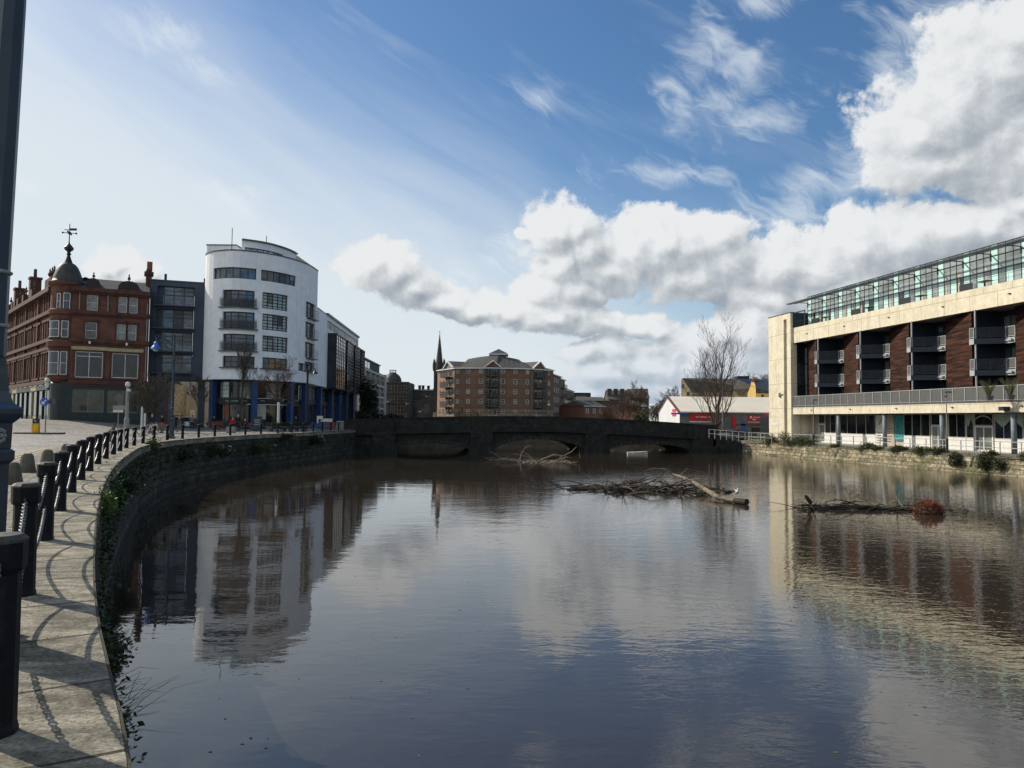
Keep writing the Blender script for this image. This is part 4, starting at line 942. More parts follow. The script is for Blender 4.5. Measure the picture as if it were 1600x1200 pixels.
    m = MB(); za = K.z_py(K.L, 603); m.quad(K2.pt(-.1, .2, z2+1.0), K2.pt(K2.L+3, .2, z2-.5), K2.pt(K2.L+3, -5, za+1.6), K2.pt(-.1, -5, za+1.6)); m.build('roof', 'dark_frame', r)
far_right()
# ------------------------------------------------------------------ red sandstone corner block
Z1 = (0, 320, .3); Z2 = (220, 360, .275)
def sash(F, par, r, arch=False, blind=False):
    return window(F, par, r, -.16, 1, 2, .075, 'white_paint', 'glass_pale' if blind else 'glass_mid')
def red_building():
    A, B = P(112, 500, 91.0), P(233, 500, 95.0); F = Fr([A.xy, B.xy]); L = F.L
    root = thing('sandstone_building', 'red sandstone corner building with a domed turret, weather vane and dark green shopfront', 'building', (A.x, A.y, 0))
    zs = lambda y, s=None: F.z_py(L*.4 if s is None else s, 320+y*.3)
    ze, zr, zsh = zs(447), zs(392), zs(925)
    RW = [F.rz(Z1, *q) for q in ((452,470,510,550),(617,480,662,562),(672,483,717,565),(444,612,504,697),(608,622,656,707),(664,625,710,710))]
    BW = [F.rz(Z1, *q) for q in ((390,765,535,900),(582,775,720,903))]
    SW = [F.rz(Z1, *q) for q in ((375,962,540,1080),(558,968,718,1083))]
    w = MB(); F.wall(w, 0, L, zsh, ze, 0, RW+BW, .25); w.build('front_wall', 'red_stone', root)
    w = MB(); F.wall(w, -.9, L, -.2, zsh-.02, .06, SW, .25); w.build('shopfront', 'shop_green', root)
    for i, r in enumerate(RW):
        sash(F, root, r, blind=(i in (0, 1, 2, 4, 5)))
    for r in BW: window(F, root, r, -.1, 2, 1, .09, 'white_paint', 'glass_dark', zs=[r[2]+(r[3]-r[2])*.82] if r is BW[0] else [])
    for r in SW: window(F, root, r, -.05, 2, 1, .07, 'post_grey', 'glass_shop')
    for r in RW+BW:                                   # surrounds and sills
        tr = MB()
        F.box(tr, r[0]-.22, r[0]-.02, .0, .07, r[2]-.1, r[3]+.1); F.box(tr, r[1]+.02, r[1]+.22, .0, .07, r[2]-.1, r[3]+.1)
        F.box(tr, r[0]-.3, r[1]+.3, .0, .13, r[3]+.1, r[3]+.34); F.box(tr, r[0]-.3, r[1]+.3, .0, .16, r[2]-.26, r[2]-.1)
        tr.build('window_surround', 'red_trim', root)
    for y, h, d in ((710, .45, .35), (565, .4, .35), (449, .5, .5), (925, .5, .3)): co = MB(); z = zs(y); F.box(co, -.2, L+.1, .005, d, z-h/2, z+h/2); F.box(co, -.2, L+.1, .005, d*.55, z-h, z-h/2); co.build('cornice', 'red_trim', root)
    for r in BW:
        m = MB(); F.box(m, r[0]-.45, r[1]+.55, .01, .14, r[3]+.2, r[3]+.62); m.build('fascia', 'cream_fascia', root)
    for x in (412, 560):
        s = F.s_px(x*.3, 14); m = MB(); F.box(m, s-.06, s+.06, .05, .17, zs(555), zs(468)); m.build('drainpipe', 'post_grey', root)
    s = L-.25; m = MB(); F.box(m, s-.06, s+.06, .05, .17, .3, zs(500)); m.build('drainpipe', 'post_grey', root)
    for sx in (468, 660):                              # lamps over the fascia
        s = F.s_px(sx*.3, 11); m = MB(); F.box(m, s-.12, s+.12, .2, .5, zs(728), zs(715)); m.build('wall_lamp', 'white_paint', root)
    # left front, going back up the street
    Lf0, Lf1 = P(8, 500, 119.0), P(83, 500, 91.5); H = Fr([Lf0.xy, Lf1.xy]); M = H.L
    zl = [ze, zs(565), zs(710), zsh]
    ops = []; wl = random.Random(5); k = 0
    s = M-1.5
    cols = []
    while s > 1.2:
        cols.append(s); s -= 1.55 if k % 3 != 2 else 2.6; k += 1
    for s in cols:
        for (z0, z1) in ((zs(545), zs(468)), (zs(697), zs(610)), (zs(893), zs(775))): ops.append((s-.9, s, z0, z1))
    w = MB(); H.wall(w, 0, M, zsh, ze, 0, ops, .3); w.build('side_wall', 'red_stone', root)
    for o in ops:
        w_ = sash(H, root, o); tr = MB()
        H.box(tr, o[0]-.2, o[0]-.02, .0, .12, o[2]-.1, o[3]+.1); H.box(tr, o[1]+.02, o[1]+.2, 0, .12, o[2]-.1, o[3]+.1); H.box(tr, o[0]-.25, o[1]+.25, 0, .22, o[3]+.1, o[3]+.4); H.box(tr, o[0]-.25, o[1]+.25, 0, .24, o[2]-.32, o[2]-.1); tr.build('surround', 'red_trim', w_)
    for y, h, d in ((750, .4, .3), (710, .45, .45), (565, .45, .45), (449, .55, .65), (925, .5, .45)): co = MB(); z = zs(y); H.box(co, 0, M, .005, d, z-h/2, z+h/2); co.build('cornice', 'red_trim', root)
    for s in [M*.02, M*.3, M*.52, M*.76]: pil = MB(); H.box(pil, s, s+.5, .01, .26, zsh, ze); pil.build('pilaster', 'red_trim', root)
    for i in range(9):                                 # side shopfronts
        a, b = M-.4-(i+1)*3.6, M-.4-i*3.6
        if a < 0: break
        m = MB(); H.box(m, a, b, -.3, .02, .1, zsh-.3); H.box(m, a, a+.3, .03, .2, .1, zsh-.1); H.box(m, a, b, .03, .3, zsh-1.0, zsh-.35); m.build('shopfront', ('shop_green', 'shop_green', 'cream_fascia', 'iron_dark')[i % 4], root)
        g = MB(); H.pane(g, a+.5, b-.25, 1.5, zsh-1.1, .045); g.build('shop_window', 'glass_dark', root)
    # slate roofs with dormer domes, finials, ridge
    rf = MB(); D = 3.4
    rf.quad(F.pt(-.3, .2, ze+.25), F.pt(L, .2, ze+.25), F.pt(L, -D, zr+.6), F.pt(-.3, -D, zr+.6))
    rf.quad(F.pt(-.3, -D, zr+.6), F.pt(L, -D, zr+.6), F.pt(L, -9, ze), F.pt(-.3, -9, ze))
    rf.quad(H.pt(0, .2, ze+.25), H.pt(M, .2, ze+.25), H.pt(M, -D, zr+.6), H.pt(0, -D, zr+.6)); rf.quad(H.pt(0, -D, zr+.6), H.pt(M, -D, zr+.6), H.pt(M, -9, ze), H.pt(0, -9, ze))
    rf.build('roof', 'slate', root)
    gm = MB(); gm.quad(F.pt(L, 0, 0), F.pt(L, -9, 0), F.pt(L, -9, ze), F.pt(L, -D, zr+.6), F.pt(L, .2, ze+.2)); gm.build('gable_wall', 'red_stone', root)
    def finial(x, y, z, k=1.0):
        m = MB(); m.lathe([(.22*k, 0), (.22*k, .25*k), (.1*k, .35*k), (.1*k, .6*k), (.24*k, .7*k), (.3*k, .95*k), (.2*k, 1.2*k), (.08*k, 1.3*k), (.16*k, 1.5*k), (.05*k, 1.75*k), (0, 1.95*k)], 8, (x, y, z)); return m.build('finial', 'red_trim', root)
    for (x0, x1, yt, yb, yf) in ((445, 525, 392, 455, 345), (612, 728, 392, 455, 340)):
        s0, s1 = F.s_px(x0*.3, ze), F.s_px(x1*.3, ze); sc = (s0+s1)/2; hw = (s1-s0)/2
        m = MB(); F.box(m, s0, s1, -1.4, .3, ze+.1, ze+.3); m.build('dormer_base', 'red_trim', root)
        m = MB(); zt = zs(yt); seg = 12
        for d0, d1 in ((.28, -1.6),):
            pts = [(sc-hw*.98*math.cos(math.pi*i/seg), ze+.3+(zt-ze-.2)*math.sin(math.pi*i/seg)**.8) for i in range(seg+1)]
            for (a, za), (b, zb) in zip(pts, pts[1:]): m.quad(F.pt(a, d0, za), F.pt(b, d0, zb), F.pt(b, d1, zb), F.pt(a, d1, za))
            m.quad(*[F.pt(a, d0, za) for a, za in pts]); m.quad(*[F.pt(a, d1, za) for a, za in pts[::-1]])
        m.build('dormer_dome', 'dome_dark', root)
        p = F.pt(sc, -.5, zt); finial(p.x, p.y, zt-.1, (zs(yf)-zt)/1.9)
    for i, s in enumerate([M-1.4, M-2.6, M-4.1, M*.62, M*.45, M*.33, M*.2, M*.1]):
        m = MB(); H.box(m, s-.6, s+.6, -.8, .25, ze+.2, ze+1.6); p = H.pt(s, -.2, 0); m.build('gablet', 'red_trim', root); finial(p.x, p.y, ze+1.6, .85 if i < 3 else .7)
    for s, w_ in ((M*.57, 1.2), (M*.24, 1.3)):
        m = MB(); H.box(m, s-w_/2, s+w_/2, -1.2, .15, ze, zr+2.0); H.box(m, s-w_/2-.12, s+w_/2+.12, -1.3, .25, zr+2.0, zr+2.3)
        p = H.pt(s, -.5, 0); m.lathe([(.22, 0), (.2, 1.2)], 8, (p.x, p.y, zr+2.3)); m.build('chimney', 'red_trim', root)
    # chimney at the right end with a row of clay pots
    ch = thing_part = None
    s0, s1 = F.s_px(228.5, 19), F.s_px(240, 19); zt = F.z_py(L, 320+340*.3)
    m = MB(); F.box(m, s0, s1+.2, -3.6, -2.2, ze, zt-.25); F.box(m, s0-.2, s1+.4, -3.8, -2.0, zt-.25, zt+.15); F.box(m, s0, s1+.2, -3.6, -2.2, zt+.15, zt+.45); ch = m.build('chimney', 'red_trim', root)
    m = MB(); F.box(m, s0+.1, s0+.75, -3.3, -2.7, zt+.45, zt+1.6); F.box(m, s0+.75, s1+.1, -3.3, -2.7, zt+.45, zt+.9); m.build('chimney_pots', 'terracotta', ch)
    # turret
    cx, cy = P(103.5, 500, 92.2).xy; rad = 1.75
    tz = lambda y: F.z_py(0, 320+y*.3)
    zb = tz(905)
    prof = [(.35, tz(960)), (.8, tz(945)), (1.2, tz(925)), (rad+.05, zb), (rad+.05, tz(893)), (rad, tz(893)+.02), (rad, tz(745)), (rad+.25, tz(740)), (rad+.3, tz(712)), (rad, tz(700)), (rad, tz(575)), (rad+.25, tz(570)), (rad+.25, tz(548)), (rad, tz(540)), (rad, tz(425)), (rad+.35, tz(415)), (rad+.42, tz(402))]
    TF = Fr([(cx-rad*math.cos(a), cy-rad*math.sin(a)) for a in [math.pi*(-.15+1.3*i/36) for i in range(37)]])
    m = MB(); m.lathe(prof, 28, (cx, cy, 0)); m.build('turret', 'red_stone', root)
    for q in ((297,460,316,542),(330,458,365,543),(288,605,308,690),(320,603,356,690),(280,763,305,885),(313,763,348,885)):
        r = TF.rz(Z1, *q); window(TF, root, r, .06, 1, 2, .07, 'white_paint', 'glass_mid')
        m = MB(); TF.box(m, r[0]-.08, r[1]+.08, .0, .1, r[3]+.02, r[3]+.25); m.build('lintel', 'red_trim', root); m = MB(); TF.box(m, r[0]-.1, r[1]+.1, .0, .14, r[2]-.2, r[2]-.01); m.build('sill', 'red_trim', root)
    dz0, dz1 = tz(402), tz(298); R0 = 1.74; hd = dz1-dz0
    pr = [(R0+.12, dz0), (R0+.12, dz0+.15)]+[(R0*(math.cos(a)**.75)*(1-.12*math.sin(2*a)), dz0+.15+hd*math.sin(a)) for a in [math.pi/2*i/9*.92 for i in range(10)]]
    m = MB(); m.lathe(pr, 24, (cx, cy, 0)); d = m.build('turret_dome', 'lead', root, smooth=True)
    top = dz0+.15+hd*math.sin(math.pi/2*.92); u = (tz(195)-tz(300))/10.0
    pr = [(.55, top-.2), (.3, top+2*u), (.16, top+3.8*u), (.3, top+4.3*u), (.2, top+5*u), (.2, top+5.6*u), (.5, top+6.6*u), (.55, top+7.6*u), (.3, top+8.8*u), (.1, top+9.8*u), (.06, top+11*u), (.045, tz(86))]
    m = MB(); m.lathe(pr, 10, (cx, cy, 0)); m.build('dome_finial', 'iron_dark', root)
    m = MB(); zv = tz(135); z2 = tz(120)
    for a in (0.3, 1.87): m.tube([(cx-.75*math.cos(a), cy-.75*math.sin(a), zv), (cx+.75*math.cos(a), cy+.75*math.sin(a), zv)], .045, 5); 
    for a in (.3, 1.87, 3.44, 5.01): m.ball((cx+.75*math.cos(a), cy+.75*math.sin(a), zv), .13, 6, 4)
    m.box((cx+.45, cy, z2+.1), (.9, .06, .28)); m.box((cx-.3, cy, z2+.05), (.7, .05, .08)); m.ball((cx, cy, zv), .2, 8, 6); m.build('weather_vane', 'iron_dark', root)
    # corner entrance
    m = MB(); zd = F.z_py(0, 320+930*.3); cxy = Vector((cx, cy)); m.lathe([(1.5, .3), (1.5, zd)], 20, (cx, cy, 0)); m.build('corner_shopfront', 'shop_green', root)
    r = TF.rz(Z1, 300, 985, 330, 1115); m = MB(); TF.box(m, r[0], r[1], -.3, -.1, .9, 3.6); m.build('door', 'iron_dark', root); 
    return F
RED = red_building()

# ------------------------------------------------------------------ dark grey link block over a pend
def grey_block():
    A, B = P(233.5, 500, 96.5), P(328, 500, 99.0); F = Fr([A.xy, B.xy]); L = F.L
    root = thing('grey_flats', 'dark grey rendered flats with glass balconies bridging over a passage', 'building', (A.x, A.y, 0))
    zt = F.z_py(L/2, 441); zb = F.z_py(L/2, 592)
    W = [F.rz(Z2, *q) for q in ((130,325,303,400),(125,455,298,540),(120,583,292,660),(118,710,290,790))]
    BL = [F.rz(Z2, *q) for q in ((78,358,305,432),(72,490,300,560),(66,613,297,690),(62,752,292,812))]
    op = [(b[0]+.3, w[1]+.05, b[2]+.1, w[3]+.12) for w, b in zip(W, BL)]
    m = MB(); F.wall(m, 0, L, zb, zt, 0, op, .5); F.box(m, 0, L, -8, -.01, zb-.02, zb+.3); F.box(m, -.05, L+.05, -.5, .06, zt, zt+.18)
    m.quad(F.pt(0, 0, zt), F.pt(L, 0, zt), F.pt(L, -12, zt), F.pt(0, -12, zt)); m.build('wall', 'grey_render', root)
    for (w, b, o_) in zip(W, BL, op):
        z0 = b[2]+.12
        m = MB(); F.box(m, o_[0], w[0]-.02, -.59, -.5, o_[2], o_[3]); m.build('recess_wall', 'grey_render', root)
        window(F, root, (w[0], w[1], o_[2], o_[3]), -.42, 3, 1, .1, 'dark_frame', 'glass_blue', zs=[o_[2]+(o_[3]-o_[2])*.55, o_[2]+(o_[3]-o_[2])*.78], vary=int(o_[2]*4))
        m = MB(); F.box(m, b[0], b[1], -.45, .75, b[2]-.08, b[2]+.09); bal = m.build('balcony', 'navy_steel', root)
        m = MB(); rail(F, m, b[0], b[1], .75, b[2]+.09, b[3]-b[2]-.05, 3, 1.6, .03); m.build('railing', 'coping_metal', bal)
    # left leg down to the ground, right return of the pend
    m = MB(); s1 = F.s_px(262, 3); F.box(m, 0, s1, -8, -.25, 0, zb-.03); m.build('pier_wall', 'grey_render', root)
    m = MB(); s2 = F.s_px(309, 3); F.box(m, s2, s2+.8, -.9, -.15, 0, zb-.03); m.build('column', 'grey_render', root)
    m = MB(); s0 = F.s_px(258, 4); F.box(m, s0, s0+.16, -.2, -.05, .2, zb-.04); m.build('drainpipe', 'red_brown', root)
    m = MB(); F.box(m, L-.9, L-.7, .02, .14, zt-.1, zt+.7); F.box(m, 1.6, 1.9, -.3, -.1, zt+.19, zt+1.0); m.build('vent', 'iron_dark', root)
    return F
GREY = grey_block()
# old houses seen through the pend
def pend_houses():
    a, b = P(266, 640, 104), P(291, 640, 116); F = Fr([a.xy, b.xy]); root = thing('stone_gable', 'rough golden rubble stone wall of an old building inside the passage', 'building', (a.x, a.y, 0))
    m = MB(); F.box(m, 0, F.L, -4, 0, -.2, 6.3); m.build('wall', 'rubble', root)
    a, b = P(287, 640, 117), P(306, 640, 117); F = Fr([a.xy, b.xy]); root = thing('rendered_cottage', 'pale rendered cottage with a sloping slate roof at the back of the passage', 'house', (a.x, a.y, 0))
    z = F.z_py(F.L/2, 616); m = MB(); F.box(m, -.8, F.L+3, -6, 0, -.2, z); m.build('wall', 'warm_render', root)
    m = MB(); zt = F.z_py(0, 590); m.quad(F.pt(-.9, .2, z), F.pt(F.L+3, .2, z), F.pt(F.L+3, -3, zt+.6), F.pt(-3, -3, zt+.6)); m.box((a.x-2, a.y+3, z+1), (.4, 4, 2.4)); m.build('roof', 'slate', root)
    m = MB(); F.box(m, F.L*.55, F.L*.95, .01, .06, .9, 2.6); m.build('door', 'white_paint', root)
    a, b = P(286, 600, 128), P(325, 600, 128); F = Fr([a.xy, b.xy]); root = thing('back_house', 'brown stone house with one white framed window high behind the passage', 'house', (a.x, a.y, 0))
    m = MB(); r = F.rect(297, 593, 306, 601); F.wall(m, -6, F.L+4, -.3, 12, 0, [r], .2); m.build('wall', 'red_trim', root); window(F, root, r, -.05, 1, 1, .25, 'white_paint', 'glass_dark')
pend_houses()

# ------------------------------------------------------------------ white curved apartment tower and its wing along the quay
def white_tower():
    pts = [(-41.6,101.5),(-41.2,98.2),(-39.3,96.2),(-36.4,95.2),(-33.9,96.2),(-31.6,98.2),(-29.9,101.2),(-29.0,104.5),(-28.85,108.5)]
    F = Fr(pts, smooth=.7); L = F.L
    root = thing('white_tower', 'tall white curved apartment tower with dark windows, blue columns and a penthouse', 'building', (-36, 100, 0))
    sr = F.s_px(357, 20); zt = F.z_py(sr, 391.5); zb = F.z_py(sr, 592.3)
    def row(y0, y1, x=500): s = F.s_px(220+x*.275, 15); return F.z_py(s, 360+y1*.275), F.z_py(s, 360+y0*.275)
    def cols(x0, x1, z): return F.s_px(220+x0*.275, z), F.s_px(220+x1*.275, z)
    ops = []; specs = []
    z0, z1 = row(208, 271)
    for x0, x1, nx in ((361, 391, 1), (412, 657, 6), (684, 882, 6)):
        a, b = cols(x0, x1, (z0+z1)/2); ops.append((a, b, z0, z1)); specs.append((nx, 'band'))
    rows = [row(337, 433, 555), row(461, 556, 555), row(587, 681, 555), row(713, 776, 555)]
    for i, (e, f) in enumerate(rows):
        a, b = cols(464, 648, (e+f)/2); ops.append((a, b, e, f)); specs.append((4, 'bal' if i < 3 else 'low'))
        a, b = cols(691, 836, (e+f)/2); ops.append((a, b, e+.05*(i < 3), f)); specs.append((5 if i < 3 else 4, 'grid' if i < 3 else 'low'))
    a, b = cols(895, 958, rows[3][0]); ops.append((a, b, rows[3][0], rows[3][1]-.3)); specs.append((3, 'band'))
    n0, n1 = cols(936, 968, 15); n1 = L-1.0
    for (e, f) in rows[:3]+[(rows[3][0]+.3, rows[3][1]+.1)]: ops.append((n0, n1, e-.15, f-.1)); specs.append((3, 'side'))
    m = MB(); F.wall(m, 0, L, zb, zt, 0, ops, .35); F.wall(m, 0, L, zt-.9, zt, -.4, [], 0)
    for a, b in zip(F.c, F.c[1:]): m.quad(F.pt(a, 0, zb), F.pt(a, -1.4, zb), F.pt(b, -1.4, zb), F.pt(b, 0, zb))
    m.quad((-41.6, 101.5, 0), (-41.6, 101.5, zt), (-41.6, 116, zt), (-41.6, 116, 0)); e_ = F.pt(L, 0, 0); m.quad((e_.x, e_.y, zb), (-34, e_.y+.4, zb), (-34, e_.y+.4, zt), (e_.x, e_.y, zt)); m.build('wall', 'white_render', root)
    m = MB(); F.box(m, 0, L, -.45, .07, zt, zt+.16); m.quad(*[F.pt(c, -.4, zt-.8) for c in F.c]+[Vector((-34, 110, zt-.8)), Vector((-41.6, 116, zt-.8))]); m.build('roof_edge', 'coping_metal', root)
    for o, (nx, kind) in zip(ops, specs):
        h = o[3]-o[2]
        if kind == 'band': window(F, root, o, -.22, nx, 1, .1, 'dark_frame', 'glass_mid' if nx == 1 else ('glass_blue' if o[0] < F.s_px(400, 20) else 'glass_mid'), vary=int(o[0]*7))
        elif kind == 'low': window(F, root, o, -.22, nx, 1, .09, 'dark_frame', 'glass_bronze' if o[0] > sr+4 else 'glass_mid', zs=[o[2]+h*.5], vary=int(o[0]*5))
        elif kind == 'grid': window(F, root, o, -.2, nx, 1, .14, 'dark_frame', 'glass_greyteal', zs=[o[2]+h*k for k in (.2, .4, .6, .8)], vary=int(o[2]*3+1))
        elif kind == 'bal':
            window(F, root, o, -.3, nx, 1, .12, 'dark_frame', 'glass_blue', zs=[o[2]+h*.74], vary=int(o[2]*5+3))
            m = MB(); F.box(m, o[0]-.35, o[1]+.35, -.3, .35, o[2]-.16, o[2]-.02); bal = m.build('balcony', 'coping_metal', root)
            m = MB(); rail(F, m, o[0]-.2, o[1]+.2, .3, o[2]-.02, 1.25, 3, 1.2, .03); m.build('railing', 'dark_frame', bal)
            m = MB(); F.box(m, o[0]-.15, o[1]+.15, .25, .26, o[2]+.05, o[2]+1.1); m.build('railing_panel', 'rail_panel', bal)
        else:
            window(F, root, o, -.3, nx, 1, .12, 'dark_frame', 'glass_dark', zs=[o[2]+h*.7])
            m = MB(); F.box(m, o[0]+.4, o[1]-.1, -.3, .62, o[2]-.14, o[2]-.01); bal = m.build('balcony', 'navy_steel', root)
            m = MB(); rail(F, m, o[0]+.45, o[1]-.15, .6, o[2], 1.2, 5, .7, .04); 
            for k in range(5): z_ = o[2]+.24*(k+1); m.tube([F.pt(o[0]+.45, .58, z_), F.pt(o[0]+.45, 0, z_)], .025, 4)
            m.build('railing', 'dark_frame', bal)
    for o, (nx, kind) in zip(ops, specs):
        if kind in ('low',): m = MB(); F.box(m, o[0]-.3, o[1]+.25, -.1, .35, o[2]-.15, o[2]-.02); m.build('sill', 'coping_metal', root)
    # ground floors: recessed glazing, blue columns, shop fascias
    zf0, zf1 = row(950, 985, 520); zg0 = .0
    marks = [326.5, 399, 459, 481.5]; ss = [F.s_px(x, 3) for x in marks]; gr = ['glass_dark', 'glass_pale', 'glass_mid', 'glass_greyteal', 'glass_dark', 'glass_pale', 'glass_bronze', 'glass_pale', 'glass_bronze', 'glass_mid']
    m = MB(); F.box(m, .3, L, -1.6, -1.25, 0, .35); F.box(m, .3, L, -1.5, -.95, zf0, zf1); F.box(m, .3, L, -1.5, -1.3, zb-.25, zb-.01); m.build('shop_fascia', 'iron_dark', root)
    lay = [.5]+ss[1:]+[L]; k = 0
    for a, b in zip(lay, lay[1:]):
        n = max(1, round((b-a)/1.9))
        for i in range(n):
            x0, x1 = a+(b-a)*i/n, a+(b-a)*(i+1)/n
            hz = zb-.25-zf1
            window(F, root, (x0+.02, x1-.02, zf1+.02, zb-.27), -1.22, 1, 4, .06, 'dark_frame', gr[k % len(gr)], name='upper_glazing')
            if (k % 5) != 3: window(F, root, (x0+.02, x1-.02, .36, zf0-.02), -1.25, 1, 1, .08, 'dark_frame', ('glass_shop', 'glass_dark', 'glass_shop', 'glass_dark')[k % 4], name='shop_window')
            else: window(F, root, (x0+.02, x1-.02, .1, zf0-.02), -1.25, 2, 1, .12, 'dark_frame', 'glass_dark', name='shop_door', zs=[2.3])
            k += 1
    for s, w in zip(ss, (.55, .75, .65, .5)):
        m = MB(); F.box(m, s-w/2, s+w/2, -.95, -.3, 0, zb-.02); m.build('column', 'blue_paint', root)
    s = F.s_px(412, 3); r = F.rz((320, 580, .1125), 742, 462, 915, 668); m = MB(); F.box(m, r[0], r[1], -1.24, -1.2, r[2], r[3]); m.build('window_blind', 'blind', root)
    r = F.rz((320, 580, .1125), 180, 455, 272, 645); m = MB(); F.box(m, r[0], r[1], -1.22, -1.19, r[2], r[3]); m.build('shop_poster', 'terracotta', root)
    ch = MB(); lt = MB()                                # the lettering strokes over the shops
    for x0, x1 in ((222, 288), (345, 465), (532, 606), (800, 866), (1120, 1165), (1340, 1390)):
        r = F.rz((320, 580, .1125), x0, 402, x1, 418); s = r[0]; g = random.Random(x0)
        while s < r[1]:
            w = g.uniform(.07, .13); F.box(lt, s, s+w, -.944, -.915, r[2], r[2]+(r[3]-r[2])*g.choice((.6, 1, .7, .95))); s += w+.05
    lt.build('shop_lettering', 'chalk', root)
    r = F.rz((320, 580, .1125), 345, 475, 610, 545); g = MB(); s = r[0]; q = random.Random(2)
    for i in range(6):
        x = r[0]+(r[1]-r[0])*i/6; w = (r[1]-r[0])/7.5
        if i in (4,):
            c = F.pt(x+w, -1.17, (r[2]+r[3])/2)
            for k in range(16):
                a0, a1 = 2*math.pi*k/16, 2*math.pi*(k+1)/16; h = (r[3]-r[2])/2
                g.quad(*[F.pt(x+w+rr_*math.cos(a_)*.9, -1.17, (r[2]+r[3])/2+rr_*math.sin(a_)) for rr_, a_ in ((h, a0), (h, a1), (h*.72, a1), (h*.72, a0))])
        else: F.box(g, x, x+.09, -1.2, -1.17, r[2], r[3]); F.box(g, x+w-.1, x+w, -1.2, -1.17, r[2], r[3]); F.box(g, x+.1, x+w-.11, -1.2, -1.17, (r[2] if i % 2 else r[3]-.1), (r[2]+.1 if i % 2 else r[3]))
    g.build('window_lettering', 'cloth_grey', root)
    # penthouse
    PF = Fr([tuple(F.pt(c, -2.6, 0).xy) for c in F.c if F.s_px(372, 20) < c < L-2.2]); zp0 = zt-.8; zp1 = PF.z_py(PF.s_px(405, 24), 379)
    zw0, zw1 = PF.z_py(PF.s_px(405, 24), 396), PF.z_py(PF.s_px(405, 24), 389)
    m = MB(); o = [(.4, PF.L*.62, zt-.6, zw1), (PF.L*.82, PF.L*.97, zt-.6, zw1)]; PF.wall(m, 0, PF.L, zp0, zp1, 0, o, .25); e0, e1 = PF.pt(0, 0, 0), PF.pt(PF.L, 0, 0)
    m.quad((e0.x, e0.y, zp0), (e0.x, e0.y, zp1), (e0.x, e0.y+10, zp1), (e0.x, e0.y+10, zp0)); m.build('penthouse_wall', 'white_render', root)
    m = MB(); PF.box(m, 0, PF.L, -.3, .25, zp1, zp1+.2); m.quad(*[PF.pt(c, -.2, zp1+.1) for c in PF.c]+[Vector((e1.x, e1.y+8, zp1+.1)), Vector((e0.x, e0.y+8, zp1+.1))]); m.build('penthouse_roof', 'coping_metal', root)
    for q in o: window(PF, root, q, -.15, 7 if q[0] < 1 else 3, 1, .1, 'dark_frame', 'glass_sky' if q[0] < 1 else 'glass_blue')
    a = P(323.5, 385, 101); b = P(369, 385, 101); zz = P(345, 383.5, 101).z; m = MB(); m.prism([(a.x, a.y), (b.x, b.y), (b.x, b.y+7), (a.x, a.y+7)], zt-.8, zz); m.build('stair_head', 'white_render', root)
    m = MB(); m.prism([(a.x-.1, a.y-.1), (b.x+.1, b.y-.1), (b.x+.1, b.y+7), (a.x-.1, a.y+7)], zz+.002, zz+.14); m.build('stair_roof', 'coping_metal', root)
    for px, py, Y in ((363, 356.5, 98.6), (416.5, 369, 101)):
        p = P(px, py, Y); m = MB(); m.tube([(p.x, p.y, zt-.5), (p.x, p.y, p.z)], .05, 5); m.build('roof_mast', 'iron_dark', root)
    m = MB(); p = F.pt(L-4, .12, 0); 
    for z_ in (zb+.5,): m.tube([(p.x, p.y, 1), (p.x, p.y, zb+2.2)], .09, 6)
    m.build('drainpipe', 'iron_dark', root)
    # wing going away along the quay
    A = Vector(P(489.5, 600, 111.5).xy); Bq = P(559.5, 560, 156); Q = Fr([A, Bq.xy]); M = Q.L
    wing = thing('quayside_wing', 'long white apartment block with four black glazed bays above blue columned shops', 'building', (A.x, A.y, 0))
    s1 = Q.s_px(509, 10); ztl = Q.z_py(s1, 492); zb2 = Q.z_py(s1, 605)
    sw = [(Q.s_px(a_, 12), Q.s_px(b_, 12)) for a_, b_ in ((511.5, 527), (530, 540), (542.5, 551), (553, 558.5))]
    zm0 = Q.z_py(sw[0][0], 522.5); zst0, zst1 = Q.z_py(s1, 512), Q.z_py(s1, 499)
    m = MB(); Q.wall(m, 0, M, zb2, ztl, 0, [(s1+.8, M-.6, zst0, zst1)], .3); Q.box(m, 0, M, -12, -.01, zb2, zb2+.3); m.quad(Q.pt(0, 0, ztl), Q.pt(M, 0, ztl), Q.pt(M, -14, ztl), Q.pt(0, -14, ztl))
    m.quad(Q.pt(M, 0, 0), Q.pt(M, -14, 0), Q.pt(M, -14, ztl), Q.pt(M, 0, ztl)); m.build('wall', 'white_render', wing)
    m = MB(); Q.box(m, s1+.2, M, -.6, .25, ztl, ztl+.35); Q.box(m, 0, s1+.2, -.3, .04, ztl, ztl+.14); m.build('roof_edge', 'coping_metal', wing)
    n = 9
    for i in range(n):
        a_, b_ = s1+.9+(M-1.6-s1)*i/n, s1+.9+(M-1.6-s1)*(i+1)/n; window(Q, wing, (a_, b_-.25, zst0, zst1), -.12, 3, 1, .08, 'pale_frame', ('glass_mid', 'glass_sky', 'glass_sky')[min(2, i//3)])
    for i, (a_, b_) in enumerate(sw):
        bd = 1.5; zbb = zb2+.1; m = MB(); Q.box(m, a_, b_, .005, bd, zbb-.25, zbb); Q.box(m, a_, b_, .005, bd+.1, zm0, zm0+.25); Q.box(m, a_, a_+.12, .005, bd, zbb, zm0); Q.box(m, b_-.12, b_, .005, bd, zbb, zm0)
        nxx = 5
        for k in range(nxx+1): x = a_+(b_-a_-.1)*k/nxx; Q.box(m, x, x+.1, bd-.12, bd+.02, zbb, zm0)
        for k in range(1, 14): z_ = zbb+(zm0-zbb)*k/14; Q.box(m, a_+.02, b_-.02, bd-.1, bd+.01, z_-.05, z_+.05)
        bay = m.build('glazed_bay', 'dark_frame', wing)
        H3 = (zm0-zbb)/4
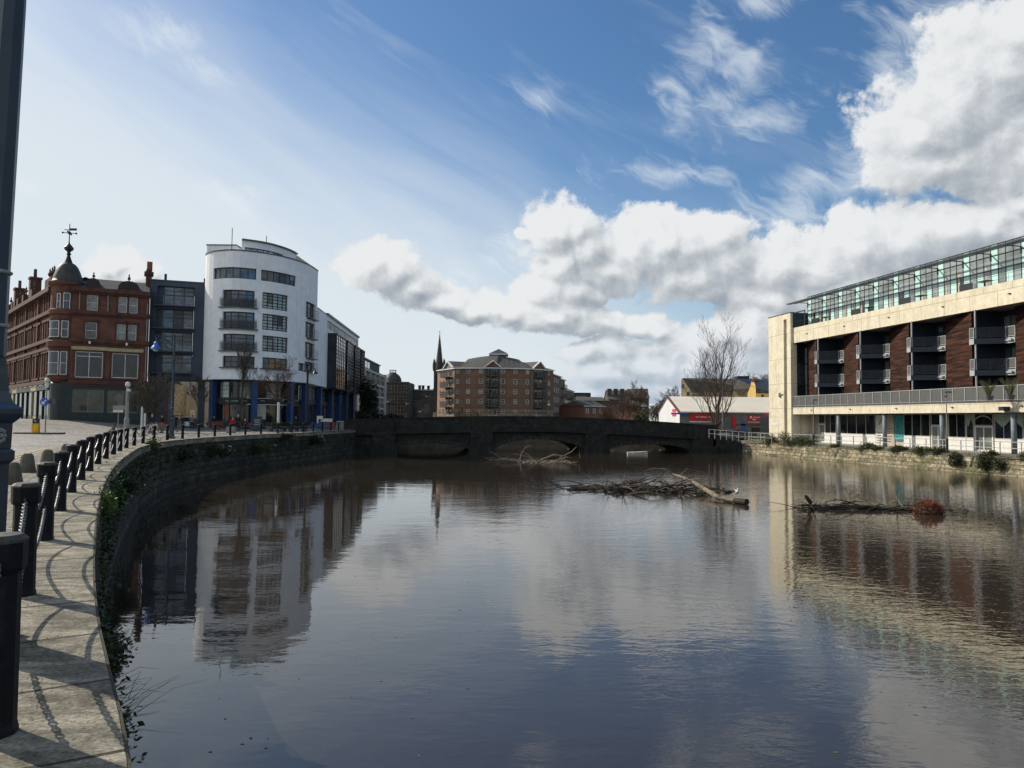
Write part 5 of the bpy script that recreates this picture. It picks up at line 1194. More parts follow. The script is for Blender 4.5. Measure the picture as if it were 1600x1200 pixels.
        for k, g in enumerate(('glass_bronze', 'glass_bronze', 'glass_mid', 'glass_sky')):
            m = MB(); Q.pane(m, a_+.12, b_-.12, zbb+H3*k, zbb+H3*(k+1), bd-.06); m.build('bay_glass', g, bay)
        m = MB(); m.quad(Q.pt(a_-.01, .02, zbb), Q.pt(a_-.01, bd-.05, zbb), Q.pt(a_-.01, bd-.05, zm0), Q.pt(a_-.01, .02, zm0)); m.build('bay_side_glass', 'glass_dark', bay)
    fs = [Q.s_px(x, 3) for x in (500.5, 504)]; cs = [Q.s_px(x, 3) for x in (505, 522, 534, 544.5, 555)]
    m = MB(); Q.box(m, 0, M, -1.5, -1.2, 0, .4); zf = zb2*.55; Q.box(m, 0, M, -1.5, -1.0, zf, zf+.7); m.build('shop_fascia', 'iron_dark', wing)
    for s in cs: m = MB(); Q.box(m, s-.5, s+.5, -1.1, -.3, 0, zb2-.02); m.build('column', 'blue_paint', wing)
    lay = [0]+cs+[M]
    for j, (a_, b_) in enumerate(zip(lay, lay[1:])):
        n = max(1, round((b_-a_)/2.6))
        for i in range(n):
            x0, x1 = a_+(b_-a_)*i/n, a_+(b_-a_)*(i+1)/n
            window(Q, wing, (x0+.02, x1-.02, zf+.72, zb2-.05), -1.22, 1, 3, .07, 'dark_frame', 'glass_greyteal' if j == 0 else ('glass_bronze', 'glass_bronze', 'glass_pale')[i % 3], name='upper_glazing')
            window(Q, wing, (x0+.02, x1-.02, .42, zf-.02), -1.24, 1, 1, .09, 'dark_frame', ('glass_shop', 'glass_pale', 'glass_bronze')[(i+j) % 3] if j else 'glass_mid', name='shop_window')
    return F, Q
WT, WING = white_tower()
# ------------------------------------------------------------------ concrete and cedar apartment building on the right bank
def right_building():
    u0, u1 = 440/1155, 800/1155
    A = P(1240, 640, 99.5); dv = Vector((.18, -1)).normalized(); O = Vector((A.x, A.y)); F = Fr([O, O+dv*62]); L = F.L
    root = thing('riverside_apartments', 'cream concrete apartment building with cedar panels, navy balconies and a turquoise glass penthouse', 'building', (O.x, O.y, RZ))
    zb0, zb1, zm0, zm1, zg1 = 2.6, 3.65, 12.2, 14.25, 18.4
    def bx(name, m, *a, **k): mb = MB(); F.box(mb, *a); return mb.build(name, m, root, **k)
    # beams and slabs
    bx('upper_beam', 'concrete', 0, L, -.45, 0, zm0, zm1)
    mb = MB(); F.box(mb, 0, L, -5.5, -.46, zm0+.05, zm0+.4); F.box(mb, 0, L, -14, -.46, zm1-.5, zm1-.2); mb.build('ceiling_slab', 'pale_frame', root)
    bx('terrace_beam', 'concrete', 0, L, -.4, .18, zb0, zb1-.1)
    mb = MB(); F.box(mb, 0, L, -14, -.41, zb0+.1, zb1-.12); F.box(mb, 0, L, -.5, .24, zb1-.1, zb1); mb.build('terrace_slab', 'coping_metal', root)
    n = int(L/12); 
    # end tower with its slit window
    w = 3.55; e = F.t[0]; TA = O
    sl = F.s_px(1230, 8)
    TF = Fr([O-dv*5.75, O]); tl = TF.L; s0, s1 = tl*.70, tl*.83; ztop = 16.35
    mb = MB(); op = [(s0, s1, -.2, 15.6)]; TF.wall(mb, 0, tl, RZ-.1, ztop, .35, op, .6)
    a, b = TF.pt(0, .35, 0), TF.pt(tl, .35, 0); c_, d_ = TF.pt(0, -9, 0), TF.pt(tl, -9, 0)
    for (p, q) in ((b, d_), (c_, a)): mb.quad((p.x, p.y, RZ-.1), (q.x, q.y, RZ-.1), (q.x, q.y, ztop), (p.x, p.y, ztop))
    mb.quad((a.x, a.y, ztop), (b.x, b.y, ztop), (d_.x, d_.y, ztop), (c_.x, c_.y, ztop)); mb.build('end_tower', 'concrete', root)
    mb = MB(); TF.pane(mb, s0, s1, -.2, 15.6, -.22); mb.build('slit_window', 'glass_dark', root)
    mb = MB(); TF.box(mb, 0, tl+.1, -.2, .42, ztop+.002, ztop+.08); mb.build('tower_coping', 'coping_metal', root)
    mb = MB(); p = TF.pt(tl*.52, .4, 5.2); mb.lathe([(.05, 0), (.26, .05), (.2, .5), (.06, .62)], 8, (p.x, p.y, 5.0)); TF.box(mb, tl*.5, tl*.66, .36, .5, 5.3, 5.36); mb.build('wall_lamp', 'post_grey', root)
    mb = MB(); TF.box(mb, tl*.1, tl*.52, .355, .375, 1.1, 1.4); mb.build('street_nameplate', 'board_white', root)
    # bays
    for k in range(7):
        sk = 5.2+8.4*k
        pa, pb = F.pt(sk-5.3, -1.9, 0), F.pt(sk, -.12, 0)
        if k == 0: pa = F.pt(.45, -1.75, 0)
        PFm = Fr([pa.xy, pb.xy]); mb = MB(); PFm.box(mb, 0, PFm.L, -.25, 0, zb1, zm0+.04); mb.build('cedar_panel', 'cedar', root)
        r0, r1, r2 = F.pt(sk+.05, -.42, 0), F.pt(sk+.1, -3.3, 0), F.pt(sk+3.2, -3.3, 0)
        NF = Fr([r0.xy, r1.xy, r2.xy, F.pt(sk+3.2, -2.0, 0).xy]); mb = MB(); NF.box(mb, 0, NF.L, -.2, 0, zb1, zm0+.04); mb.build('recess_wall', 'navy_steel', root)
        G2 = Fr([r1.xy, r2.xy])
        for (e_, f_) in ((3.8, 6.0), (6.5, 8.8), (9.4, 11.8)):
            window(G2, root, (.3, G2.L-.3, e_, f_), .08, 3, 1, .08, 'dark_frame', 'glass_mid' if (k+int(f_)) % 3 else 'glass_greyteal', vary=k*7+int(f_))
        for zf in (6.05, 9.0):
            q = [F.pt(sk-.05, .05, 0), F.pt(sk+.6, .12, 0), F.pt(sk+1.95, -1.95, 0), F.pt(sk+3.05, -1.95, 0)]
            back = [F.pt(sk+3.05, -3.2, 0), F.pt(sk+.15, -3.2, 0), F.pt(sk+.1, -.3, 0)]
            mb = MB(); mb.prism([(p.x, p.y) for p in q+back], zf+.06, zf+.5); mb.build('balcony', 'navy_steel', root); bal = mb_last = bpy.data.objects[-1] if False else COL.objects[-1]
            BF = Fr([p.xy for p in q])
            hh = 1.5
            for qi, (c0, c1) in enumerate(zip(BF.c, BF.c[1:])):
                lit = qi != 1; c1 -= .01; mt = 'galv' if lit else 'navy_steel'  # sun and shade put into the metal colour, run by run
                mb = MB(); BF.box(mb, c0+.01, c1, .02, .07, zf, zf+.13); BF.box(mb, c0+.01, c1, .025, .065, zf+.131, zf+.41); BF.box(mb, c0+.01, c1, .02, .07, zf+.411, zf+.52); mb.build('edge_channel', mt, bal)
                mb = MB(); m_ = max(1, round((c1-c0)/1.2))
                for i in range(m_+1): x = c0+.01+(c1-c0-.07)*i/m_; BF.box(mb, x, x+.06, -.02, .04, zf+.53, zf+hh)
                BF.box(mb, c0+.01, c1, -.03, .05, zf+hh+.001, zf+hh+.06); BF.box(mb, c0+.01, c1, -.021, .03, zf+.62, zf+.67); mb.build('railing', mt, bal)
                mb = MB(); BF.box(mb, c0+.08, c1-.07, -.005, .008, zf+.68, zf+hh-.01); mb.build('railing_mesh', 'mesh_panel' if lit else 'rail_shaded', bal)
            mb = MB(); c = F.pt(sk+2.4, -1.86, zf+.3); mb.box((c.x, c.y, zf+.28), (.25, .9, .16)); mb.build('bracket', 'galv', bal)
        p = F.pt(sk+.62, .02, 0); mb = MB(); mb.tube([(p.x, p.y, zb1), (p.x, p.y, zm0+.04)], .085, 8); mb.build('post', 'galv', root)
    # far end recess by the tower
    G3 = Fr([F.pt(.05, -.5, 0).xy, F.pt(.06, -3.2, 0).xy]);
    for zf in (3.7, 6.55, 9.4): window(G3, root, (0, G3.L, zf, zf+2.84), .1, 3, 1, .08, 'dark_frame', 'glass_dark' if zf != 6.55 else 'glass_mid', zs=[zf+1.2, zf+2.2])
    # terrace railing
    mb = MB(); mp = MB(); h0, h1 = zb1, 5.02
    F.box(mb, 0, L, .08, .14, h1-.06, h1); F.box(mb, 0, L, .08, .13, h0+.05, h0+.1)
    k = 0; s = .1
    while s < L-1.5: F.box(mb, s, s+.07, .06, .16, h0, h1-.07); s += 1.48
    F.box(mp, .1, L, .10, .112, h0+.12, h1-.07); ra = mb.build('terrace_railing', 'galv', root); mp.build('railing_mesh', 'mesh_panel', ra)
    # penthouse of glass strips
    md = .84; s = .9; i = 0; fr = MB(); gd = -1.7
    pat = 'FgHg'
    panes = {'glass_teal': MB(), 'glass_greyteal': MB(), 'glass_mid': MB()}
    i = 0; g2 = random.Random(4); cnt = 0
    def pane(nm, *a):
        m_ = MB(); F.pane(m_, *a); m_.build('glass_panel', nm, root)
    zlip = 17.55
    while s+md < L:
        kk = pat[i % 4]; a, b = s+.05, s+md-.05; near = s < 38
        tgt = pane if near else (lambda nm, *q: F.pane(panes[nm], *q))
        nm = 'glass_teal' if kk == 'F' else 'glass_greyteal'
        if kk == 'F': tgt('glass_teal', a, b, zm1+.1, zg1, gd)
        elif kk == 'H': tgt('glass_teal', a, b, zm1+.1, zm1+1.75, gd); tgt('glass_greyteal', a, b, zm1+1.8, zg1, gd)
        else:
            tgt('glass_mid' if g2.random() < .5 else 'glass_greyteal', a, b, zm1+.1, zm1+1.7, gd); tgt('glass_greyteal', a, b, zm1+1.75, zg1, gd)
            if g2.random() < .45 and near:
                m_ = MB(); F.box(m_, a+.1, a+.35, gd-.02, gd+.015, zm1+.3, zm1+2.4); m_.build('curtain', 'blind', root)
        F.box(fr, s-.03, s+.03, gd-.08, gd+.03, zm1, zg1); i += 1; s += md
    for nm, m_ in panes.items():
        if m_.f: tag(m_.build('glass_panels', nm, root), kind='stuff')
    for z in (zm1+1.75, zlip-.2, zg1): F.box(fr, .9, L, gd-.1, gd+.06, z-.03, z+.03)
    fr.build('glazing_frame', 'dark_frame', root)
    mb = MB(); mb.quad(F.pt(.9, gd-.1, zm1), F.pt(.9, -12, zm1), F.pt(.9, -12, zg1), F.pt(.9, gd-.1, zg1)); mb.quad(F.pt(.9, gd-.1, zg1-.02), F.pt(L, gd-.1, zg1-.02), F.pt(L, -12, zg1-.02), F.pt(.9, -12, zg1-.02)); mb.build('penthouse_end', 'glass_greyteal', root)
    mb = MB(); F.box(mb, -.6, L, .05, .55, zlip-.06, zlip+.07); F.box(mb, -.3, L, -.55, -.35, zlip+.0, zlip+.06)
    s = .9
    while s < L: F.box(mb, s-.06, s+.06, gd+.06, .05, zlip-.02, zlip+.05); F.box(mb, s-.04, s+.04, gd+.06, gd+.1, zlip-.6, zlip); s += md*4
    mb.build('sun_louvre', 'navy_steel', root)
    mb = MB(); rail(F, mb, 0, L, -.08, zm1, .8, 2, 2.4, .025); mb.build('roof_railing', 'dark_frame', root)
    for q in range(5):
        s = 3+8.4*q; mb = MB(); F.box(mb, s, s+1.6, -.9, -.84, zm1+.2, zm1+.85); mb.build('windbreak', 'dark_frame', root)
        mb = MB(); F.box(mb, s+2.5, s+3.6, -1.3, -.5, zm1+.65, zm1+.72); F.box(mb, s+3.0, s+3.08, -.95, -.87, zm1, zm1+.65); mb.build('terrace_table', 'dark_frame', root)
    mb = MB(); F.box(mb, 0, .12, -2.2, 0, zm1, zm1+2.1); F.box(mb, .13, 2.8, -.12, -.02, zm1+1.95, zm1+2.1); F.box(mb, 2.7, 2.8, -.12, -.02, zm1, zm1+1.94); mb.build('corner_frame', 'navy_steel', root)
    for q in range(7):
        s = 3.2+7.9*q; mb = MB(); F.box(mb, s, s+.22, .005, .12, zm0+.9, zm0+.98); mb.build('spout', 'iron_dark', root); mb = MB(); F.box(mb, s+1.2, s+1.4, .185, .3, zb0+.5, zb0+.58); mb.build('spout', 'iron_dark', root)
    # ground floor
    gdep = -2.6
    def gb(name, m, a, b, z0, z1, d0=gdep, d1=gdep+.08): mb = MB(); F.box(mb, a, b, d0, d1, z0, z1); return mb.build(name, m, root)
    zg = RZ
    mb = MB(); F.box(mb, .3, L, gdep-.3, gdep-.05, zg, zb0); mb.build('ground_floor_wall', 'warm_render', root)
    Sx = lambda px, z=.5: max(.2, (lambda q: q)(next((x*.02 for x in range(int(L*50)) if proj(F.pt(x*.02, gdep, z))[0] >= px), L)))
    zd = .15                                          # top of the white dado
    def glazed(px0, px1, nx, g='glass_dark', dado=True):
        a, b = Sx(px0), Sx(px1)
        window(F, root, (a, b, zd if dado else zg+.1, zb0-.05), gdep+.1, nx, 1, .06, 'pale_frame', g, name='shop_window')
        if dado: gb('dado', 'white_paint', a, b, zg+.02, zd-.02, gdep, gdep+.1)
    def door(px0, px1, nx=2, g='glass_pale'):
        a, b = Sx(px0), Sx(px1); w_ = window(F, root, (a, b, zg+.02, 1.35), gdep+.1, nx, 1, .14, 'white_paint', g, name='door'); window(F, root, (a, b, 1.4, zb0-.05), gdep+.1, 1, 1, .05, 'pale_frame', 'glass_dark', name='transom')
    gb('doorway', 'iron_dark', Sx(1248), Sx(1268), zg, zb0-.05, gdep-.02, gdep+.02)
    gb('red_panel', 'red_sign', Sx(1249), Sx(1257), zg+.4, 1.6, gdep+.03, gdep+.06); gb('pier', 'warm_render', Sx(1258), Sx(1273), zg, zb0, gdep, gdep+.3)
    door(1280, 1290, 1); glazed(1290, 1307, 2); glazed(1311, 1369, 4)
    a, b = Sx(1370), Sx(1385); bd = gb('sign_board', 'board_white', a, b, zg+.05, zb0-.1, gdep+.02, gdep+.12)
    mb = MB(); q = random.Random(1)
    for i in range(5): z = .2+.28*i-1.0; F.box(mb, a+.25, a+.25+q.uniform(.5, 1.1), gdep+.122, gdep+.14, z, z+.09)
    c = F.pt((a+b)/2, gdep+.15, 1.6); 
    for k in range(9): F.box(mb, (a+b)/2-.25+.06*k, (a+b)/2-.2+.06*k, gdep+.122, gdep+.14, 1.3+.09*k, 1.45+.09*k)
    mb.build('sign_lettering', 'ink', bd)
    a, b = Sx(1386), Sx(1398); bd = gb('sign_board', 'board_beige', a, b, zg+.05, zb0-.1, gdep+.02, gdep+.12); mb = MB()
    for i in range(7): z = -.6+.3*i; F.box(mb, a+.2, a+.2+q.uniform(.4, .9), gdep+.122, gdep+.14, z, z+.07)
    mb.build('sign_lettering', 'ink', bd)
    a, b = Sx(1399), Sx(1412); bd = gb('sign_board', 'teal_sign', a, b, zg+.7, zb0-.1, gdep+.02, gdep+.12); mb = MB()
    for i in range(6): z = .0+.28*i; F.box(mb, a+.2, b-.2-q.uniform(0, .5), gdep+.122, gdep+.14, z, z+.08)
    mb.build('sign_lettering', 'ink', bd)
    glazed(1413, 1454, 3); door(1456, 1478, 2); glazed(1483, 1510, 2); glazed(1511, 1523, 1, 'glass_mid')
    door(1524, 1553, 2)
    a, b = Sx(1524), Sx(1553); mb = MB()
    for i in range(14):
        t0, t1 = math.pi*i/14, math.pi*(i+1)/14; f = lambda t, r: F.pt((a+b)/2-(b-a)/2*math.cos(t), gdep+.14, 1.55+r*math.sin(t)); mb.quad(f(t0, .85), f(t1, .85), f(t1, .7), f(t0, .7))
    mb.build('door_arch', 'mural_green', root)
    glazed(1555, 1600, 3, 'glass_blue'); glazed(1600, 1690, 5, 'glass_dark'); glazed(1695, 1850, 6)
    for x0, x1, dx in ((1510, 1524, 0), (1554, 1600, 1)):
        a, b = Sx(x0), Sx(x1); mb = MB(); nn = 14
        for i in range(nn):
            t0, t1 = i/nn, (i+1)/nn; fz = lambda t: zb0-.15-(.35+.9*(1-abs(2*((t*1.5) % 1)-1)))
            mb.quad(F.pt(a+(b-a)*t0, gdep+.12, fz(t0)), F.pt(a+(b-a)*t1, gdep+.12, fz(t1)), F.pt(a+(b-a)*t1, gdep+.12, zb0-.08), F.pt(a+(b-a)*t0, gdep+.12, zb0-.08))
        mb.build('window_mural', 'mural_green', root)
    for px in (1310, 1382, 1472, 1584):
        s = F.s_px(px, 0, -.25); p = F.pt(s, -.3, 0); mb = MB(); mb.lathe([(.23, zg-.05), (.23, zb0+.02)], 18, (p.x, p.y, 0)); mb.build('column', 'column_grey', root, smooth=True)
    for s in (46, 54): p = F.pt(s, -.3, 0); mb = MB(); mb.lathe([(.23, zg-.05), (.23, zb0+.02)], 18, (p.x, p.y, 0)); mb.build('column', 'column_grey', root, smooth=True)
    mb = MB(); s = F.s_px(1573, 2, .2); F.box(mb, s-.35, s+.35, .2, .7, 2.75, 3.1); mb.build('camera_box', 'iron_dark', root)
    return F
mat('column_grey', (.20,.23,.255), (.15,.175,.195), .5, 3, spec=.2)
RB = right_building()
# ------------------------------------------------------------------ bare trees
def bare_tree(loc, H, label, seed, spread=.55, trunkR=.16, n0=7, fork=.35, tm='bark', cm='twig', up_=.55, lean=(0, 0), depth=4, stems=1, twig=.010, group=None, name='bare_tree', cat='tree', dens=1.0):
    g = random.Random(seed); r = thing(name, label, cat, loc, group); T_ = MB(); K_ = MB(); loc = Vector(loc)
    def grow(p, d, L, rad, lev):
        n = 5 if lev < 2 else 3; pts = [Vector(p)]; rads = [rad]; dd = Vector(d)
        wob = .10 if lev == 0 else .20
        for i in range(n):
            dd = (dd+Vector((g.uniform(-wob, wob), g.uniform(-wob, wob), g.uniform(-wob*.5, wob)))+Vector((0, 0, .05*up_))).normalized()
            pts.append(pts[-1]+dd*L/n); rads.append(max(twig, rad*(1-.72*(i+1)/n)))
        (T_ if lev < 2 else K_).tube(pts, rads, (7, 5, 4, 3, 3)[min(lev, 4)], lev == 0)
        if lev >= depth: return
        nb = max(2, int((n0, 6, 5, 4, 3)[min(lev, 4)]*dens))
        for k in range(nb):
            t = (fork+(1-fork)*(k+g.random())/nb) if lev == 0 else (.18+.82*(k+g.random())/nb); i = min(n-1, int(t*n)); q = pts[i].lerp(pts[i+1], t*n-i)
            az_ = g.uniform(0, 6.283) if lev else k*2.4+g.uniform(-.5, .5); td = (pts[i+1]-pts[i]).normalized()
            sd_ = Vector((math.cos(az_), math.sin(az_), g.uniform(-.1, .35))); sd_ = (sd_-td*sd_.dot(td)*.6).normalized(); nd = (td*up_+sd_*spread*1.3+Vector((0, 0, .10))).normalized()
            ln = L*(.62 if lev == 0 else .60)*(1.15-.55*t)*g.uniform(.75, 1.2); grow(q, nd, ln, max(twig, rads[i]*.58), lev+1)
    for s in range(stems):
        a = 2*math.pi*s/max(1, stems)+.4; off = Vector((math.cos(a), math.sin(a), 0))*(.16 if stems > 1 else 0)
        grow(loc+off*1.2+Vector((0, 0, -.1)), Vector((lean[0]+off.x*1.1, lean[1]+off.y*1.1, 1)).normalized(), H*.62*(1 if s == 0 else g.uniform(.7, .95)), trunkR*(1 if s == 0 else .75), 0)
    T_.build('trunk', tm, r); K_.build('crown', cm, r); return r
p = P(1118, 680, 112.5); bare_tree((p.x, p.y, -1.05), 21.0, 'big bare tree with two tall leaning stems in front of the trade shed', 21, .46, .22, 10, .12, up_=.85, stems=3, dens=.95, twig=.010)
p = P(235, 668, 71); bare_tree((p.x, p.y, 0), 7.6, 'wide fan shaped bare street tree before the grey flats', 4, .60, .11, 9, .18, 'bark', 'twig_grey', .62, stems=3, dens=1.0, twig=.010)
p = P(375.5, 672, 88); bare_tree((p.x, p.y, 0), 11.5, 'tall slim bare street tree before the white tower', 8, .22, .13, 10, .35, 'bark', 'twig_grey', 1.1, twig=.011)
p = P(437.5, 672, 86); bare_tree((p.x, p.y, 0), 9.6, 'round headed bare street tree with reddish twigs behind the white post', 12, .62, .15, 9, .34, 'bark', 'twig_red', .55, dens=1.1, twig=.012)
p = P(308, 668, 92); bare_tree((p.x, p.y, 0), 8.0, 'thin bare street tree at the right side of the passage', 17, .35, .13, 7, .4, 'bark', 'twig_grey', .8, twig=.011)
far = [(948, 150, 7, 31, 'twig_red', 'leftmost bare reddish tree beyond the right half of the bridge'), (970, 160, 9.5, 32, 'twig', 'bare tree with a pale thin trunk beyond the bridge, second from the left'), (988, 165, 12, 33, 'twig_red', 'tallest of the bare trees beyond the bridge, before the tenement'),
       (1005, 150, 6.5, 34, 'twig_grey', 'low bushy bare tree right of the tallest one beyond the bridge'), (1020, 155, 7, 35, 'twig_red', 'dense reddish bare tree beyond the bridge, left of the shed'), (1032, 165, 8, 36, 'twig_red', 'bare tree closest to the white gable of the shed'), (1042, 190, 13, 37, 'twig', 'taller bare tree rising behind the shed gable')]
for px, Y, H, sd_, cm, lab in far:
    p = P(px, 650, Y); bare_tree((p.x, p.y, -.4), H, lab, sd_, .5, .15, 9, .2, 'bark', cm, .7, dens=1.0, twig=.02, stems=2, depth=3 if H < 12 else 4, group='bare trees beyond the bridge')
p = P(718, 648, 150); bare_tree((p.x, p.y, -.4), 5.5, 'small bare tree before the lit left face of the brick flats', 41, .5, .1, 7, .2, 'bark', 'twig_red', .6, twig=.02, depth=3, group='bare trees beyond the bridge')
p = P(742, 650, 150); bare_tree((p.x, p.y, -.4), 4.5, 'small bare tree before the brick flats, left of the central balconies', 42, .5, .1, 7, .2, 'bark', 'twig_red', .6, twig=.02, depth=3, group='bare trees beyond the bridge')
for i, (px, Y, H) in enumerate(((1180, 240, 22), (1196, 240, 21))):
    p = P(px, 640, Y); bare_tree((p.x, p.y, -.4), H, ('left', 'right')[i]+' of two bare tree tops above the slate roof by the end tower', 50+i, .55, .3, 8, .3, 'bark', 'twig', .6, twig=.03, depth=4)
# ------------------------------------------------------------------ leafy things
def leafy(name, label, cat, loc, size, n, ls, m, seed, stem='bark', group=None, hollow=.35, drop=0.0, core=None, m2=None):
    g = random.Random(seed); r = thing(name, label, cat, loc, group); loc = Vector(loc); A = MB(); B = MB(); lobes = [(Vector((g.uniform(-.55, .55)*size[0], g.uniform(-.55, .55)*size[1], g.uniform(.2, .85)*size[2])), g.uniform(.35, .6)) for _ in range(9)]
    for i in range(n):
        c, q = g.choice(lobes); v = Vector((g.gauss(0, 1), g.gauss(0, 1), g.gauss(0, 1))).normalized()*g.uniform(hollow, 1.0)**.6*q
        p = loc+c+Vector((v.x*size[0], v.y*size[1], v.z*size[2])); 
        if p.z < loc.z-drop: p.z = loc.z-drop+abs(g.gauss(0, .1))
        (B if (m2 and g.random() < .4) else A).leaf(p, ls*g.uniform(.6, 1.3), g)
    A.build('foliage', m, r)
    if m2: B.build('foliage', m2, r)
    m_ = MB()
    for c, q in lobes: m_.tube([loc+Vector((0, 0, -.05)), loc+c*.5+Vector((g.uniform(-.1, .1), g.uniform(-.1, .1), 0)), loc+c], [.02+.01*size[2], .014+.006*size[2], .006], 4)
    m_.build('stem', stem, r); return r
# evergreen and thicket beyond the left end of the bridge
p = P(575, 655, 150); leafy('evergreen_tree', 'dark dense evergreen tree left of the pale balcony flats', 'tree', (p.x, p.y, -.3), (2.4, 2.2, 8.0), 5200, .28, 'evergreen', 3, m2='leaf_dark')
for i, (px, Y, w, h, lab) in enumerate(((592, 140, 3.4, 2.9, 'dark green thicket behind the parapet below the balcony flats'), (612, 142, 3.2, 2.4, 'dark bushy thicket behind the parapet below the domed building'), (634, 145, 2.8, 1.8, 'low dark thicket behind the parapet left of the church'), (566, 128, 2.0, 2.4, 'dark shrub behind the short parapet wall'), (1000, 138, 1.2, 2.6, 'small dark conifer bush beyond the right half of the bridge'))):
    p = P(px, 655, Y); leafy('shrub_thicket', lab, 'shrub', (p.x, p.y, -.2), (w, 1.6, h), 2200, .20, 'evergreen', 60+i, m2='leaf_dark', group='shrubs behind the bridge parapet')
def wall_s(px, py): q = G(px, py, 0); return min(QE.c, key=lambda c: (QP(c, 0)-Vector((q.x, q.y, 0))).length)
# plants on the left quay wall
LW = [(176,775,(.26,.28,.42),1100,.034,'leaf_bright',None,-.22,'bright yellow-green bush sprouting from the quay wall beside the fourth bollard'),
 (190,740,(.55,.65,.75),1700,.045,'leaf_dark','leaf_bright',-.75,'dark shrub with pale shoots hanging from the quay wall below the bright bush'),
 (205,722,(.7,.8,.8),1500,.06,'leaf_dark','leaf_mid',-1.0,'dark ivy hump on the bend of the quay wall'),
 (229,695,(.5,.5,.55),700,.06,'leaf_mid','leaf_bright',-.12,'green bush on top of the quay edge at the far bend'),
 (150,862,(.22,.55,.6),1500,.03,'leaf_dark','leaf_mid',-1.3,'dark ferny plant low on the near quay wall'),
 (152,960,(.14,.40,.36),1500,.022,'leaf_mid','leaf_dark',-.55,'grassy green tuft growing from the near quay wall'),
 (168,1040,(.10,.28,.26),700,.018,'leaf_dark','leaf_mid',-.42,'small dark tuft on the near quay wall below the lamp shadow'),
 (300,688,(1.5,.5,.7),1100,.085,'leaf_dark','leaf_mid',-1.1,'ivy patch on the far quay wall below the silver car'),
 (345,684,(1.6,.5,.8),1200,.09,'leaf_dark',None,-1.2,'dark ivy patch on the far quay wall below the red jacket'),
 (420,680,(2.0,.5,.8),1200,.10,'leaf_dark','leaf_mid',-1.3,'broad ivy patch on the far quay wall below the planter'),
 (465,678,(1.4,.4,.6),800,.10,'leaf_dark','leaf_mid',-.4,'tuft of weeds on the quay edge right of the planter'),
 (520,676,(2.0,.4,.8),900,.11,'leaf_dark',None,-1.0,'dark ivy on the quay wall by the bridge')]
for i, (px, py, size, n, ls, m1, m2, dz, lab) in enumerate(LW):
    s = wall_s(px, py); p = QP(s, -size[0]*.25 if py > 700 else -.15); 
    leafy('wall_plant', lab, 'plant', (p.x, p.y, dz-size[2]*.3), size, n, ls, m1, 100+i, 'twig', 'plants on the left quay wall', .2, size[2]*.3, m2=m2)
def stalks(name, label, loc, n, h, lean, m, seed, rad=.0018):
    g = random.Random(seed); mb = MB(); loc = Vector(loc)
    for i in range(n):
        a = g.uniform(-.8, .8); d = Vector(lean)+Vector((g.uniform(-.35, .35), g.uniform(-.5, .5), g.uniform(-.2, .5))); L = h*g.uniform(.5, 1.1); b = loc+Vector((g.uniform(-.05, .05), g.uniform(-.3, .3), g.uniform(-.1, .1)))
        mb.tube([b, b+d*L*.5+Vector((0, 0, .06*L)), b+d*L+Vector((0, 0, -.08*L))], [rad*1.5, rad, rad*.6], 3)
    return tag(mb.build(name, m), label, 'plant')
s = wall_s(178, 1075); p = QP(s, 0); stalks('dry_stalks', 'thin dry grass stalks leaning out from the nearest quay wall', (p.x, p.y, -.35), 20, .45, (.75, .1, .45), 'twig_grey', 5)
s = wall_s(155, 985); p = QP(s, 0); stalks('dry_stalks', 'thin dry stalks below the grassy tuft on the quay wall', (p.x, p.y, -.5), 16, .45, (.7, -.1, .1), 'twig_grey', 6)
# weeds in the paving joints
g = random.Random(77); mb = MB()
for (x, y, n) in ((118, 832, 60), (122, 800, 50), (128, 788, 40), (112, 900, 40), (75, 1000, 70), (85, 1060, 50), (70, 1100, 50), (60, 940, 40), (140, 760, 40), (178, 712, 60), (205, 700, 60)):
    c = G(x, y, .03)
    for k in range(n): mb.leaf(c+Vector((g.gauss(0, .035), g.gauss(0, .2), g.uniform(-.012, .012))), g.uniform(.004, .011), g)
tag(mb.build('joint_weeds', 'leaf_mid'), kind='stuff')
# ------------------------------------------------------------------ right bank: railing and bushes
def bank_fence():
    s0 = BK.s_px(1205, RZ, -1.0); F = BK; L0 = next(c for c in BK.c if proj(BK.pt(c, -1.2, RZ))[0] > 1110 and BK.pt(c, 0, 0).y < 108)
    r = thing('river_railing', 'pale galvanised two-rail fence along the right bank', 'fence', tuple(BK.pt(L0, -1.25, RZ))); s = L0+4; posts = []
    while s < BK.L-20: posts.append(s); s += 2.1
    for s in posts[:60]: m = MB(); F.box(m, s-.035, s+.035, -1.29, -1.21, RZ-.05, RZ+1.12); m.build('post', 'galv', r)
    for z in (1.1, .55): m = MB(); F.box(m, posts[0], posts[-1], -1.28, -1.22, RZ+z-.03, RZ+z+.03); m.build('rail', 'galv', r)
    a, b = P(1108, 682, 103), P(1206, 690, 93); W_ = Fr([a.xy, b.xy]); r = thing('path_railing', 'pale two-rail fence running from the bridge end down to the tower', 'fence', (a.x, a.y, -1)); n = 10
    zz = lambda s: -.75-.4*s/W_.L
    for k in range(n+1): s = W_.L*k/n; m = MB(); W_.box(m, s-.04, s+.04, -.04, .04, zz(s)-.1, zz(s)+1.2); m.build('post', 'post_grey', r)
    for z in (1.17, .6):
        m = MB()
        for k in range(n): s, t = W_.L*k/n, W_.L*(k+1)/n; m.tube([W_.pt(s, 0, zz(s)+z), W_.pt(t, 0, zz(t)+z)], 0.026, 5)
        m.build('rail', 'post_grey', r)
bank_fence()
